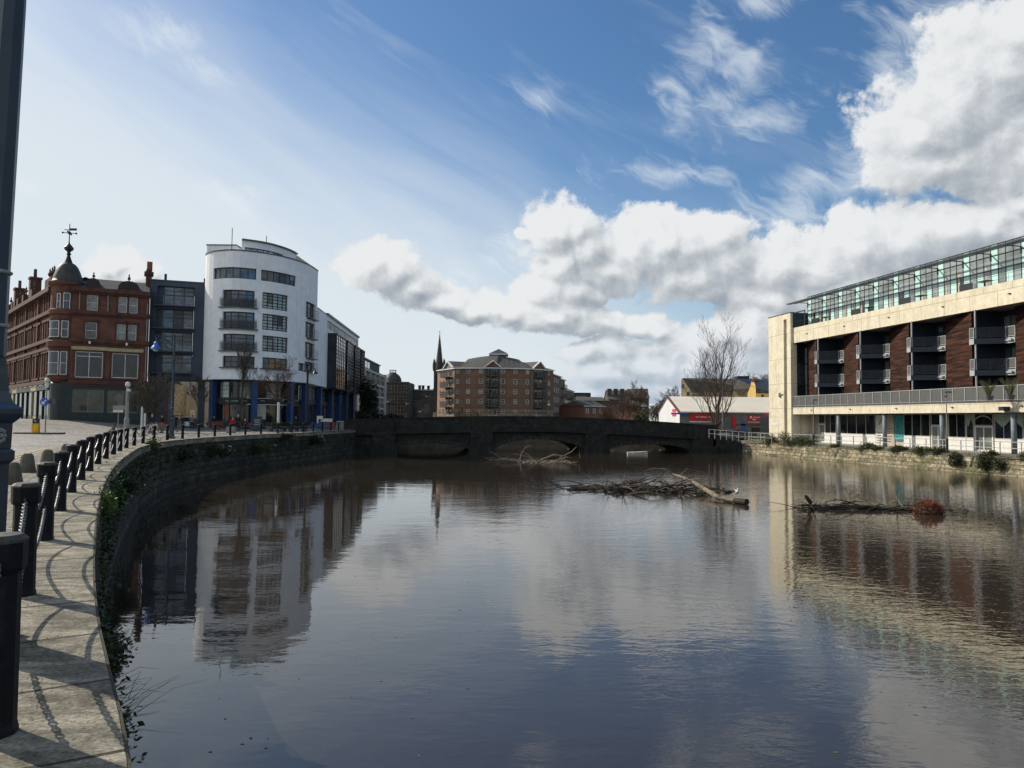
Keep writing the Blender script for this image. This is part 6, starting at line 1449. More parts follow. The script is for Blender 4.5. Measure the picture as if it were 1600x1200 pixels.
RBUSH = [(1222,(2.2,1.2,1.7),1700,'leaf_mid','leaf_dry','yellow-green bush at the foot of the wing wall'),(1205,(1.6,1.0,1.3),1100,'leaf_mid','leaf_dark','green bush left of the end tower, beside the grass verge'),(1247,(1.7,1.0,1.3),1200,'leaf_dark','leaf_mid','dark bush on the river wall before the end tower'),(1262,(1.0,.7,1.0),600,'leaf_dark','leaf_dry','small bush right of the end tower on the river wall'),
 (1305,(1.0,.6,.6),500,'leaf_dry','leaf_dark','dry tuft on the river wall before the first column'),(1342,(1.5,.8,.8),900,'leaf_mid','leaf_dark','spreading bush on the river wall before the dark shop windows'),(1368,(1.2,.7,.7),700,'leaf_dark','leaf_mid','dark bush on the river wall before the white sign board'),(1397,(1.6,.8,.8),1000,'leaf_dark','leaf_mid','bush on the river wall under the teal sign'),
 (1430,(1.6,.8,.8),1000,'leaf_mid','leaf_dry','olive bush on the river wall right of the teal sign'),(1462,(1.5,.8,.8),900,'leaf_dark','leaf_mid','dark green bush on the river wall before the third column'),(1490,(1.1,.9,1.5),1100,'leaf_dark',None,'dark ivy hanging down the river wall below the thin lamp post'),
 (1535,(.9,.6,.7),500,'leaf_dry','leaf_dark','dry bush on the river wall before the arched door'),(1552,(1.5,1.0,1.5),1400,'leaf_dark',None,'large dark ivy clump hanging down the river wall left of the last column'),(1580,(1.3,.9,1.2),900,'leaf_dark','leaf_mid','ivy clump on the river wall below the last column'),(1600,(1.2,.8,.9),700,'leaf_mid','leaf_dark','green bush on the river wall at the right edge of the photo')]
mat('leaf_olive', (.06,.075,.028), (.035,.045,.017), .7, 2.5)
mat('leaf_sage', (.12,.14,.055), (.075,.09,.035), .7, 2.5)
def right_bushes():
    for i, (px, size, n, m1, m2, lab) in enumerate(RBUSH):
        s = BK.s_px(px, RZ-.4, .1) if False else min(BK.c, key=lambda c: abs(proj(BK.pt(c, .1, RZ-.4))[0]-px)+(1e4 if BK.pt(c, 0, 0).y > 108 else 0))
        for d in (0,):
            hang = 'hang' in lab or 'ivy' in lab; p = BK.pt(s, .12 if hang else -.45, RZ-(1.25 if hang else .35)); leafy('bank_bush', lab, 'bush', tuple(p), tuple(x*(.95 if i < 4 else .85) for x in size), int(n*1.4), .085, {'leaf_dark': 'leaf_olive', 'leaf_mid': 'leaf_sage'}.get(m1, m1) if not hang else m1, 200+i, 'twig', 'bushes along the right river wall', .15, .5, m2=m2)
right_bushes()
g = random.Random(88); mb = MB()
for c in BK.c:
    p0 = BK.pt(c, 0, 0)
    if not 45 < p0.y < 104: continue
    for k in range(130): p = BK.pt(c+g.uniform(0, 1.5) if c < BK.L-2 else c, g.uniform(-1.2, .18), RZ-.28+g.uniform(-.05, .22)); mb.leaf(p, g.uniform(.04, .10), g)
    for k in range(40): p = BK.pt(min(c+g.uniform(0, 1.5), BK.L-.1), g.uniform(.12, .3), g.uniform(WZ+.3, RZ-.4)); mb.leaf(p, g.uniform(.04, .09), g)
tag(mb.build('wall_top_weeds', 'leaf_dry'), kind='stuff')
for px, Y in ((1545, 65.5), (1578, 63)):
    a = P(px, 600, Y); q = Vector((a.x, a.y, 3.66)); r = thing('terrace_grass', ('left' if px < 1560 else 'right')+' of two tall pale ornamental grasses on the balcony terrace', 'plant', tuple(q)); mb = MB(); g = random.Random(px)
    for k in range(90): w = g.uniform(0, 6.28); L = g.uniform(1.0, 2.1); t_ = g.uniform(.1, .4); d = Vector((math.cos(w)*t_, math.sin(w)*t_, 1)); mb.tube([q+d*0.1, q+d*L*.6, q+d*L*.95+Vector((math.cos(w), math.sin(w), -.2))*L*.12], [.014, .012, .008], 3)
    mb.build('blades', 'leaf_dry', r); mb = MB(); mb.lathe([(.28, q.z), (.36, q.z+.4)], 10, (q.x, q.y, 0)); mb.build('pot', 'coping_metal', r)
# ------------------------------------------------------------------ driftwood in the water
def wood(name, label, items, cat='driftwood'):
    """items: (px, py, height) polylines in the water with radii"""
    r = thing(name, label, cat, items['at']); return r
def branches(c0, c1, n, L, hmax, m, seed, par, name='branches', rad=.03, w=.8, flat=.5, curl=.5):
    g = random.Random(seed); mb = MB(); a, b = Vector(c0), Vector(c1); e = (b-a); 
    for i in range(n):
        t = g.random(); p = a+e*t+Vector((g.gauss(0, .25), g.gauss(0, w*.5), g.uniform(-.15, .12))); az_ = g.gauss(math.atan2(e.y, e.x)+(math.pi if g.random() < .5 else 0), .6); d = Vector((math.cos(az_), math.sin(az_), g.uniform(-.02, 1)*hmax*flat)).normalized(); l = L*g.uniform(.35, 1.1); pts = [p]; k = 5; rr_ = rad*g.uniform(.5, 1.3)
        for j in range(k): d = (d+Vector((g.uniform(-curl, curl)*.5, g.uniform(-curl, curl)*.5, g.uniform(-curl, curl)*.45-.05*j))).normalized(); pts.append(pts[-1]+d*l/k)
        mb.tube(pts, [rr_*(1-.8*j/k) for j in range(k+1)], 5)
        if g.random() < .6: j = g.randrange(1, k); d2 = (d+Vector((g.uniform(-1, 1), g.uniform(-1, 1), g.uniform(0, 1)))).normalized(); mb.tube([pts[j], pts[j]+d2*l*.2, pts[j]+d2*l*.4+Vector((0, 0, .05))], [rr_*.5, rr_*.35, rr_*.15], 4)
    return mb.build(name, m, par)
def driftwood():
    # middle raft with the pale fallen trunk
    A, B = G(915, 764, WZ), G(1085, 768, WZ); r = thing('branch_raft', 'dark raft of tangled branches floating left of the pale fallen trunk', 'driftwood', tuple((A+B)/2))
    branches(A, B, 150, 3.6, .55, 'driftwood_dark', 1, r, 'dark_branches', .07, 2.2, .35); branches(A*.65+B*.35, B, 46, 3.2, .9, 'driftwood', 2, r, 'pale_branches', .035, 1.2, .75); branches(A, A*.5+B*.5, 14, 3.0, .5, 'driftwood', 3, r, 'pale_branches', .04, 1.0, .4)
    C0, C1, C2, C3 = G(1050, 757, WZ)+Vector((0, 0, .75)), G(1085, 768, WZ)+Vector((0, 0, .55)), G(1120, 782, WZ)+Vector((0, 0, .22)), G(1167, 789, WZ)+Vector((0, 0, .1))
    r = thing('fallen_trunk', 'pale mottled tree trunk lying with its dark cut end in the water', 'log', tuple(C2)); m = MB(); m.tube([C0, C0.lerp(C1, .5)+Vector((0, 0, .05)), C1, C1.lerp(C2, .5), C2, C2.lerp(C3, .6)], [.05, .085, .11, .13, .14, .14], 10); m.build('trunk', 'driftwood', r)
    m = MB(); m.tube([C2.lerp(C3, .62), C3+Vector((0, 0, .06))], [.15, .17], 10); m.build('cut_end', 'driftwood_dark', r)
    m = MB(); q = C1; m.tube([q, q+Vector((.5, -.3, -.15)), q+Vector((1.6, -.6, -.6))], [.09, .07, .03], 6); m.tube([C0, C0+Vector((-.4, 0, .3)), C0+Vector((-1.3, .2, .35)), C0+Vector((-2.2, .2, .0))], [.08, .06, .04, .02], 6); m.tube([C0.lerp(C1, .3), C0.lerp(C1, .3)+Vector((.6, 0, .5)), C0.lerp(C1, .3)+Vector((1.9, .3, .25))], [.04, .03, .012], 5); m.build('branch_stubs', 'driftwood', r)
    # far pale pile before the middle arch
    A, B = G(800, 722, WZ), G(900, 724, WZ); r = thing('pale_branch_pile', 'bleached pile of twisted branches before the middle arch of the bridge', 'driftwood', tuple((A+B)/2)); branches(G(812, 722, WZ), G(885, 724, WZ), 30, 3.0, .8, 'driftwood_light', 5, r, 'pale_branches', .04, 1.3, .45, .7); branches(G(772, 719, WZ), G(890, 723, WZ), 90, 2.2, .35, 'driftwood', 6, r, 'dark_branches', .06, 1.4, .2)
    c = G(812, 721, WZ); m = MB(); m.tube([c, c+Vector((.15, 0, .8)), c+Vector((.6, 0, 1.5)), c+Vector((1.3, 0, 1.75))], [.05, .04, .03, .015], 5); m.tube([c+Vector((2.0, 0, .1)), c+Vector((3.6, -.2, .75)), c+Vector((5.0, -.2, .55))], [.08, .11, .05], 6); m.tube([c+Vector((4.2, 0, .4)), c+Vector((5.5, 0, 1.1)), c+Vector((6.0, 0, 1.6))], [.06, .05, .02], 5); m.build('long_branches', 'driftwood_light', r)
    # right pile with the rust coloured clump
    A, B = G(1262, 795, WZ), G(1425, 797, WZ); r = thing('sunken_branch', 'long low dark sunken branch with stubs, left of the rust coloured clump', 'driftwood', tuple((A+B)/2)); branches(A, B, 80, 2.6, .4, 'driftwood_dark', 7, r, 'dark_branches', .06, .7, .3); branches(A.lerp(B, .25), B, 18, 1.8, .6, 'driftwood', 8, r, 'pale_branches', .03, .5, .5)
    m = MB(); m.tube([A, A.lerp(B, .4)+Vector((0, 0, .12)), B], [.10, .13, .10], 6); q = G(1265, 796, WZ); m.tube([q, q+Vector((.05, 0, .35)), q+Vector((-.15, 0, .62)), q+Vector((-.22, 0, .72))], [.12, .11, .1, .05], 6); m.build('trunk', 'driftwood_dark', r)
    q = G(1378, 792, WZ); m = MB(); m.tube([q, q+Vector((.5, 0, .22)), q+Vector((1.1, 0, .42))], [.035, .03, .02], 5); 
    for d in ((.15, .5), (-.1, .65), (.3, .25), (.5, .1)): m.tube([q+Vector((.8, 0, .32)), q+Vector((.8+d[0]*.6, 0, .32+d[1]*.6)), q+Vector((.8+d[0], .02, .32+d[1]))], [.02, .014, .006], 4)
    m.build('white_twig', 'driftwood_light', r)
    q = G(1452, 802, WZ); g = random.Random(14); r = thing('rust_plant', 'rust coloured twiggy plant clump floating at the right end of the sunken branch', 'plant', tuple(q)); mb = MB()
    for i in range(1500):
        v = Vector((g.gauss(0, 1), g.gauss(0, 1), abs(g.gauss(0, 1)))).normalized()*g.uniform(.55, 1.05); p = q+Vector((v.x*.74, v.y*.55, v.z*.66)); mb.leaf(p, g.uniform(.03, .07), g)
    for i in range(140):
        v = Vector((g.gauss(0, 1), g.gauss(0, 1), abs(g.gauss(0, 1))+.2)).normalized(); mb.tube([q+Vector((v.x*.2, v.y*.2, 0)), q+Vector((v.x*.75, v.y*.55, v.z*.72))], [.014, .006], 3)
    mb.build('foliage', 'rust_leaf', r); mb = MB(); mb.ball(q+Vector((0, 0, .05)), (.66, .46, .42), 12, 8); mb.build('root_mass', 'driftwood_dark', r)
    A, B = G(1478, 797, WZ), G(1548, 806, WZ); r = thing('sunken_twigs', 'few thin dark twigs trailing in the water right of the rust clump', 'driftwood', tuple((A+B)/2)); branches(A, B, 16, 2.2, .15, 'driftwood_dark', 9, r, 'branches', .03, .4, .12)
    A, B = G(437, 716, WZ), G(470, 718, WZ); r = thing('branch_heap', 'small pale heap of branches against the far left quay wall', 'driftwood', tuple((A+B)/2)); branches(A, B, 34, 2.4, .7, 'driftwood', 10, r, 'branches', .045, .8, .5)
    A, B = G(270, 742, WZ), G(360, 733, WZ); r = thing('sunken_twigs', 'thin dark twigs stranded along the foot of the left quay wall', 'driftwood', tuple((A+B)/2)); branches(A, B, 26, 3.0, .25, 'driftwood_dark', 11, r, 'branches', .03, .8, .2)
    q = G(1556, 741, WZ); r = thing('mooring_stumps', 'two black rotten timber stumps standing in the water below the ivy clump', 'timber', tuple(q)); 
    for dx in (0, .75): m = MB(); m.box((q.x+dx, q.y, WZ+.4), (.34, .3, 1.3)); m.box((q.x+dx+.05, q.y, WZ+1.12), (.2, .22, .15)); m.build('stump', 'driftwood_dark', r)
driftwood()
# ------------------------------------------------------------------ birds
def duck(loc, rz, label, m1, m2, s=1.0):
    r = thing('duck', label, 'duck', (0, 0, 0)); prof = [(.0, -.27), (.06, -.25), (.12, -.14), (.145, 0), (.13, .12), (.07, .2), (0, .22)]
    m = MB(); pts = [Vector((0, -.30, .17)), Vector((0, -.20, .15)), Vector((0, -.05, .13)), Vector((0, .1, .14)), Vector((0, .17, .20)), Vector((0, .19, .28)), Vector((0, .21, .34)), Vector((0, .25, .35))]
    m.tube(pts, [.015, .07, .12, .11, .065, .042, .055, .03], 10); m.build('body', m1, r, smooth=True)
    m = MB(); m.ball((0, .215, .345), (.045, .05, .045), 8, 6); m.build('head', 'duck_dark', r); m = MB(); m.box((0, .30, .335), (.035, .08, .018)); m.build('bill', 'sign_yellow', r)
    for sx in (-1, 1): m = MB(); m.ball((sx*.10, -.06, .17), (.03, .17, .075), 8, 6); m.build('wing', m2, r, smooth=True); m = MB(); m.tube([(sx*.05, 0, .06), (sx*.05, .02, -.05)], .012, 5); m.build('leg', 'sign_yellow', r)
    r.location = loc; r.rotation_euler = (0, 0, rz); r.scale = (s,)*3
q = G(1150, 782.5, WZ)+Vector((0, 0, .34)); duck(q, R(200), 'duck with a white flank standing on the dark end of the fallen trunk', 'gull_white', 'duck_dark', 1.1)
q = G(1139, 777, WZ)+Vector((0, .3, .12)); duck(q, R(70), 'dark duck swimming behind the fallen trunk', 'duck_dark', 'duck_dark', 1.1)
def gull(px, py, Y, rz, lab):
    a = P(px, py, Y); r = thing('gull', lab, 'gull', (0, 0, 0), 'gulls flying beyond the bridge'); m = MB(); m.tube([(-.26, 0, 0), (-.1, 0, .01), (.1, 0, .02), (.2, 0, .04), (.26, 0, .04)], [.02, .07, .08, .05, .015], 7); m.build('body', 'gull_white', r)
    for s in (-1, 1): m = MB(); m.hexa([(-.09, 0, .05), (.09, 0, .05), (.06, s*.34, .2), (-.07, s*.34, .2), (-.09, 0, .065), (.09, 0, .065), (.06, s*.34, .215), (-.07, s*.34, .215)]); m.hexa([(-.07, s*.34, .2), (.06, s*.34, .2), (-.03, s*.72, .14), (-.09, s*.72, .14), (-.07, s*.34, .215), (.06, s*.34, .215), (-.03, s*.72, .15), (-.09, s*.72, .15)]); m.build('wing', 'gull_white', r)
    r.location = a; r.rotation_euler = (.3, .2, rz)
for px, py, lab in ((606, 628, 'gull flying before the middle storey of the domed building'), (583, 609, 'gull flying before the balcony flats'), (666, 620, 'gull flying before the church nave'), (657, 643.5, 'gull flying low behind the parapet left of the church'), (635.5, 631.5, 'gull flying at the right corner of the domed building'), (858, 633, 'gull flying before the right end of the brick flats')): gull(px, py, 120, px*.37, lab)
# upturned white hull in the shade of the right arch
q = G(996, 709.5, WZ); r = thing('small_boat', 'small white boat hull floating low in the dark right arch of the bridge', 'boat', (q.x, q.y, WZ)); m = MB(); n = 10; ring = []
for i in range(n+1):
    t = i/n; x = q.x-1.35+2.7*t; w = .62*math.sin(math.pi*min(1, .12+t*.88))**.6; h = .26+.14*t*t; ring.append([(x, q.y-w, WZ+h), (x, q.y-w*.75, WZ-.05), (x, q.y+w*.75, WZ-.05), (x, q.y+w, WZ+h)])
base = [p for rg in ring for p in rg]; fs = [(0, 1, 2, 3), (4*n+3, 4*n+2, 4*n+1, 4*n)]
for i in range(n):
    for k in range(4): a = 4*i+k; b = 4*i+(k+1) % 4; fs.append((a, b, b+4, a+4))
m.quads(base, fs); m.build('hull', 'board_white', r); m = MB(); m.box((q.x-.3, q.y, WZ+.27), (.25, .9, .05)); m.build('thwart', 'board_beige', r)
# things residents keep on the terrace and balconies
for i, (sx, w) in enumerate(((2.0, 'beside the end tower'), (9.5, 'below the second cedar panel from the tower'), (17.6, 'below the third cedar panel from the tower'), (25.0, 'between the third and fourth cedar panels'))):
    c = RB.pt(sx, -.55, 3.66); r = leafy('potted_plant', 'small potted shrub behind the terrace railing '+w, 'plant', tuple(c+Vector((0, 0, .45))), (.34, .34, .7+.12*(i % 3)), 260, .06, 'leaf_olive', 400+i, 'twig', 'potted shrubs on the terrace', .2)
    m = MB(); m.lathe([(.18, c.z), (.26, c.z+.45)], 10, (c.x, c.y, 0)); m.build('pot', 'terracotta' if i % 2 else 'coping_metal', r)
for k, zf, w in ((1, 6.55, 'lower balcony right of the second cedar panel'), (2, 9.5, 'upper balcony right of the third cedar panel'), (3, 6.55, 'lower balcony right of the fourth cedar panel')):
    c = RB.pt(5.2+8.4*k+1.3, -2.3, zf); r = thing('balcony_chair', 'pale garden chair on the '+w, 'chair', tuple(c), 'garden chairs on the balconies'); m = MB(); m.box(c+Vector((0, 0, .42)), (.5, .5, .05)); m.build('seat', 'board_white', r); m = MB(); m.box(c+Vector((.22, 0, .72)), (.05, .5, .55)); m.build('backrest', 'board_white', r)
    for dx in (-.2, .2):
        for dy in (-.2, .2): m = MB(); m.box(c+Vector((dx, dy, .2)), (.05, .05, .39)); m.build('leg', 'board_white', r)
# scraps drifting on the water
g = random.Random(55); mb = MB()
for i in range(150):
    px, py = g.uniform(300, 1580), g.uniform(760, 1190)**1; q = G(px, py, WZ+.004); a = g.uniform(0, 6.28); s_ = g.uniform(.012, .045)
    mb.quad(q+Vector((s_*math.cos(a), s_*math.sin(a), 0)), q+Vector((-s_*.5*math.sin(a), s_*.5*math.cos(a), .003)), q-Vector((s_*math.cos(a), s_*math.sin(a), 0)), q+Vector((s_*.5*math.sin(a), -s_*.5*math.cos(a), 0)))
tag(mb.build('floating_leaves', 'leaf_dry'), kind='stuff')
# ------------------------------------------------------------------ bollards and chains along the quay
BD = .56; SP = 3.28; HB = 1.0
def s_near(x, y):
    return min((c for c in QE.c), key=lambda c: (QP(c, BD)-Vector((x, y, 0))).length)
g0 = G(4, 1112, 0); sB = s_near(g0.x, g0.y)
bp = []
def walk(s, d, n):
    out = []; cur = QP(s, BD); x = s
    for _ in range(n):
        t = x
        while (QP(t, BD)-cur).length < SP:
            t += d*.02
            if t <= .1 or t >= QE.L-.1: return out
        x = t; cur = QP(x, BD); out.append(x)
    return out
ss = [walk(sB, -1, 1)[0]]+[sB]+walk(sB, 1, 60)
ss = [s for s in ss if QP(s, BD).y < 93]
def make_bollard():
    r = thing('bollard', '', 'bollard', (0, 0, 0), 'black bollards along the quay')
    m = MB(); m.lathe([(.104, 0), (.104, .04), (.096, .07), (.092, HB-.20), (.108, HB-.185), (.114, HB-.17), (.114, HB-.045)], 10); m.build('shaft', 'bollard_black', r)
    m = MB(); m.lathe([(.115, HB-.044), (.117, HB-.03), (.09, HB-.008), (0, HB)], 10); m.build('cap', 'bollard_cap', r)
    for z in (.45, .86):
        for s in (-1, 1): m = MB(); m.tube([(0, s*.085, z), (0, s*.135, z), (0, s*.135, z-.05), (0, s*.1, z-.05)], .012, 5); m.build('chain_eye', 'chain_steel', r)
    return r
mat('bollard_cap', (.07,.068,.06), (.035,.034,.03), .7, 9, bump=.3)
def place_bollards():
    proto = make_bollard(); pts = []
    for i, s in enumerate(ss):
        p = QP(s, BD); p.z = hgt(p.x, p.y)*.0+.012; q = QP(s+.3, BD)-QP(s-.3, BD); rz = math.atan2(q.y, q.x)-math.pi/2
        lab = ORD[i]+' black iron bollard along the quay edge, counting from the camera'
        if i == 0: proto.location = p; proto.rotation_euler = (0, 0, rz); proto['label'] = lab
        else: dup(proto, p, rz, lab)
        pts.append(p)
    # one chain with real links, hung in a curve; the same mesh serves every span
    def chain_mesh(near):
        L = SP-.28; m = MB(); n = 150; sag = .25; prev = None; pts_ = []
        for i in range(n+1): t = i/n; pts_.append(Vector((0, -L/2+L*t, -sag*(1-(2*t-1)**2))))
        d = [0]
        for a, b in zip(pts_, pts_[1:]): d.append(d[-1]+(b-a).length)
        if near:
            pit = .036; k = 0; x = 0
            while x+.052 < d[-1]:
                i = max(j for j in range(len(d)) if d[j] <= x); j = max(jj for jj in range(len(d)) if d[jj] <= x+.052); a, b = pts_[i], pts_[min(j+1, n)]; c = (a+b)/2; t = (b-a).normalized(); u = Vector((1, 0, 0)) if k % 2 else t.cross(Vector((1, 0, 0)))
                loop = [c+t*.028*math.cos(w)+u*.0165*math.sin(w) for w in [2*math.pi*q/7 for q in range(8)]]; m.tube(loop, .0062, 4, False); x += pit; k += 1
        else: m.tube(pts_[::10], .016, 4)
        return m
    def chain(name, mb):
        o = mb.build('chain', 'chain_steel'); return tag(o, '', 'chain', 'chains between the bollards')
    near = chain('chain', chain_mesh(True)); far = chain('chain', chain_mesh(False)); first = {0: True, 1: True}
    for i, (a, b) in enumerate(zip(pts, pts[1:])):
        for z, w in ((.84, 'upper'), (.43, 'lower')):
            src = near if i < 9 else far; k = 0 if i < 9 else 1; q = b-a
            o = src if first[k] else src.copy()
            if not first[k]: COL.objects.link(o)
            first[k] = False
            o.location = (a+b)/2+Vector((0, 0, z)); o.rotation_euler = (math.atan2(q.z, q.length), 0, math.atan2(q.y, q.x)-math.pi/2)
            o['label'] = f'{w} black chain between the {ORD[i]} and {ORD[i+1]} bollards from the camera'
    return pts
BPTS = place_bollards()
# tapered stone posts along the road side
def stone_posts():
    m = MB(); h = .52
    m.lathe([(.23, 0), (.145, h-.07), (.10, h-.015), (0, h)], 10); proto = m.build('stone_post', 'stone_post'); tag(proto, '', 'stone post', 'tapered stone posts beside the road')
    px = [(18.5,757),(42,738.5),(74,725.5),(103,715.5),(124,708.5),(139,703),(152,699),(161,695),(168,690),(171.5,684),(174.5,679),(177,674.5),(179,671)]
    for i, (x, y) in enumerate(px):
        o = proto if i == 0 else proto.copy()
        if i: COL.objects.link(o)
        p = G(x, y, 0); p.z = hgt(p.x, p.y); o.location = p; o.rotation_euler = (0, 0, i*.7); o.scale = (1, 1, 1+.06*math.sin(i*2.3))
        o['label'] = ORD[i]+' tapered stone post beside the cobbled road, counting from the camera'
stone_posts()
# ------------------------------------------------------------------ ornate lamp posts
def make_lamp():
    r = thing('street_lamp', '', 'street lamp', (0, 0, 0), 'ornate navy lamp posts')
    m = MB(); m.box((0, 0, .07), (.40, .40, .14)); m.lathe([(.23, .141), (.23, .26), (.185, .32), (.17, 1.24), (.20, 1.27), (.20, 1.33), (.17, 1.35)], 4, rz=R(45)); m.build('pedestal', 'lamp_navy', r)
    m = MB(); m.lathe([(.175, 1.351), (.175, 1.53), (.21, 1.56), (.235, 1.60), (.235, 1.635), (.17, 1.68), (.14, 1.76), (.125, 1.88), (.115, 1.92), (.11, 2.0)], 4, rz=R(45)); m.build('collar', 'lamp_navy', r)
    for a in range(4):
        c, s = math.cos(a*math.pi/2), math.sin(a*math.pi/2); m = MB(); n = 8
        for k in range(n):
            w = 2*math.pi*k/n; u = Vector((-s, c, 0))*math.cos(w)*.04+Vector((0, 0, 1))*math.sin(w)*.04; m.ball(Vector((c*.126, s*.126, 1.445))+u, (.017, .017, .017), 6, 4)
        m.ball((c*.129, s*.129, 1.445), .018, 6, 4); m.build('rosette', 'lamp_band', r)
    m = MB(); m.lathe([(.108, 2.001), (.10, 2.6), (.088, 4.2), (.075, 5.6), (.072, 6.6), (.06, 7.1)], 8); m.build('shaft', 'lamp_navy', r)
    for z, q in ((2.22, .102), (2.60, .096)): m = MB(); m.lathe([(q+.012, z-.012), (q+.02, z), (q+.012, z+.012)], 12); m.build('shaft_band', 'lamp_band', r)
    m = MB(); m.lathe([(.1, 5.55), (.12, 5.6), (.1, 5.68)], 10); m.build('shaft_band', 'lamp_navy', r); m = MB(); m.lathe([(.06, 7.1), (.09, 7.15), (.05, 7.25), (.07, 7.35), (0, 7.5)], 8)
    pts = [Vector((1.25*math.sin(t*1.75)/.985*1.0, 0, 6.5+.72*math.sin(t*2.5)+.15*t)) for t in [i/14 for i in range(15)]]; m.tube(pts, .035, 6); e = pts[-1]
    def scroll(c, r0, a0, turns, sgn, w=.022):
        q = [];
        for i in range(22): t = i/21; a = a0+sgn*turns*2*math.pi*t; rr_ = r0*(1-.8*t); q.append((c[0]+rr_*math.cos(a), 0, c[1]+rr_*math.sin(a)))
        m.tube(q, w, 5)
    scroll((.38, 6.72), .33, -2.4, 1.4, 1); scroll((.80, 6.86), .25, -2.6, 1.4, 1); scroll((.25, 6.30), .2, 2.4, 1.2, -1); scroll((1.08, 7.02), .16, -2.5, 1.2, 1); scroll((.1, 7.22), .18, -1.8, 1.2, 1)
    m.build('bracket', 'lamp_navy', r)
    x, z = e.x, e.z; m = MB(); m.tube([(x, 0, z), (x, 0, z-.18)], .02, 6); m.lathe([(.32, z-.74), (.33, z-.7), (.26, z-.58), (.16, z-.45), (.14, z-.30), (.05, z-.18)], 14, (x, 0, 0)); m.build('lantern_hood', 'lamp_blue', r)
    m = MB(); m.lathe([(.02, z-.92), (.15, z-.86), (.22, z-.745), (.22, z-.741)], 12, (x, 0, 0)); m.build('lantern_glass', 'glass_sky', r)
    return r
lamp = make_lamp()
LP = G(-10, 1008, 0); lamp.location = (-3.75, 5.2, .012); lamp.rotation_euler = (0, R(-1.5), R(180)); lamp['label'] = 'tall navy lamp post cut by the left edge of the photo, closest to the camera'
p = G(268, 685.5, 0); dup(lamp, (p.x, p.y, .01), R(188), 'ornate lamp post with a blue lantern hanging to its left, by the far quay')
def lamp_slim(loc, H, side, name, label, m_='iron_dark', arm=.9):
    r = thing(name, label, 'street lamp'); m = MB(); m.lathe([(.16, 0), (.15, 1.2), (.09, 1.35), (.07, H*.6), (.05, H)], 8); m.build('shaft', m_, r)
    m = MB(); m.tube([(0, 0, H), (side*arm*.3, 0, H+.35), (side*arm*.75, 0, H+.35), (side*arm, 0, H+.05)], .035, 6); m.build('bracket', m_, r)
    x = side*arm; m = MB(); m.lathe([(.30, H-.45), (.28, H-.38), (.14, H-.15), (.05, H+.06)], 10, (x, 0, 0)); m.build('lantern', m_, r); r.location = loc; return r
p = P(478, 672, 84); lamp_slim((p.x, p.y, 0), 7.0, 1, 'street_lamp', 'slim black street lamp with one hooded lantern, before the white tower')
p = P(553, 676, 108); lamp_slim((p.x, p.y, 0), 8.4, -1, 'street_lamp', 'tall navy lamp post by the left end of the bridge', 'lamp_navy')
p = P(542, 672, 104); lamp_slim((p.x, p.y, 0), 6.0, 1, 'street_lamp', 'short black street lamp under the glazed bays', 'iron_dark', .6)
# right bank lamp posts
for px, Y, H, lab, sd_ in ((1271.5, 86, 5.3, 'thin grey lamp post in front of the terrace beam near the end tower', 1), (1480, 68, 5.6, 'thin grey lamp post with a dark base before the glass shopfronts', 1)):
    a = P(px, 700, Y); r = thing('path_lamp', lab, 'lamp post'); m = MB(); m.lathe([(.11, 0), (.10, 1.3)], 8); m.build('base', 'iron_dark', r); m = MB(); m.lathe([(.055, 1.301), (.045, H)], 8); m.build('shaft', 'post_grey', r)
    m = MB(); m.box((.18, 0, H-.05), (.6, .14, .12)); m.box((-.05, 0, H-.42), (.3, .1, .1)); m.build('lamp_head', 'coping_metal', r); r.location = (a.x, a.y, RZ)
a = P(1129, 690, 111.5); r = thing('path_lamp', 'tall thin pale lamp column rising through the big bare tree', 'lamp post'); m = MB(); m.lathe([(.13, 0), (.12, 3), (.07, 3.2), (.055, 10.8)], 8); m.build('shaft', 'post_grey', r); m = MB(); m.box((0, .3, 10.85), (.25, .8, .14)); m.build('lamp_head', 'coping_metal', r); r.location = (a.x, a.y, -1.05)
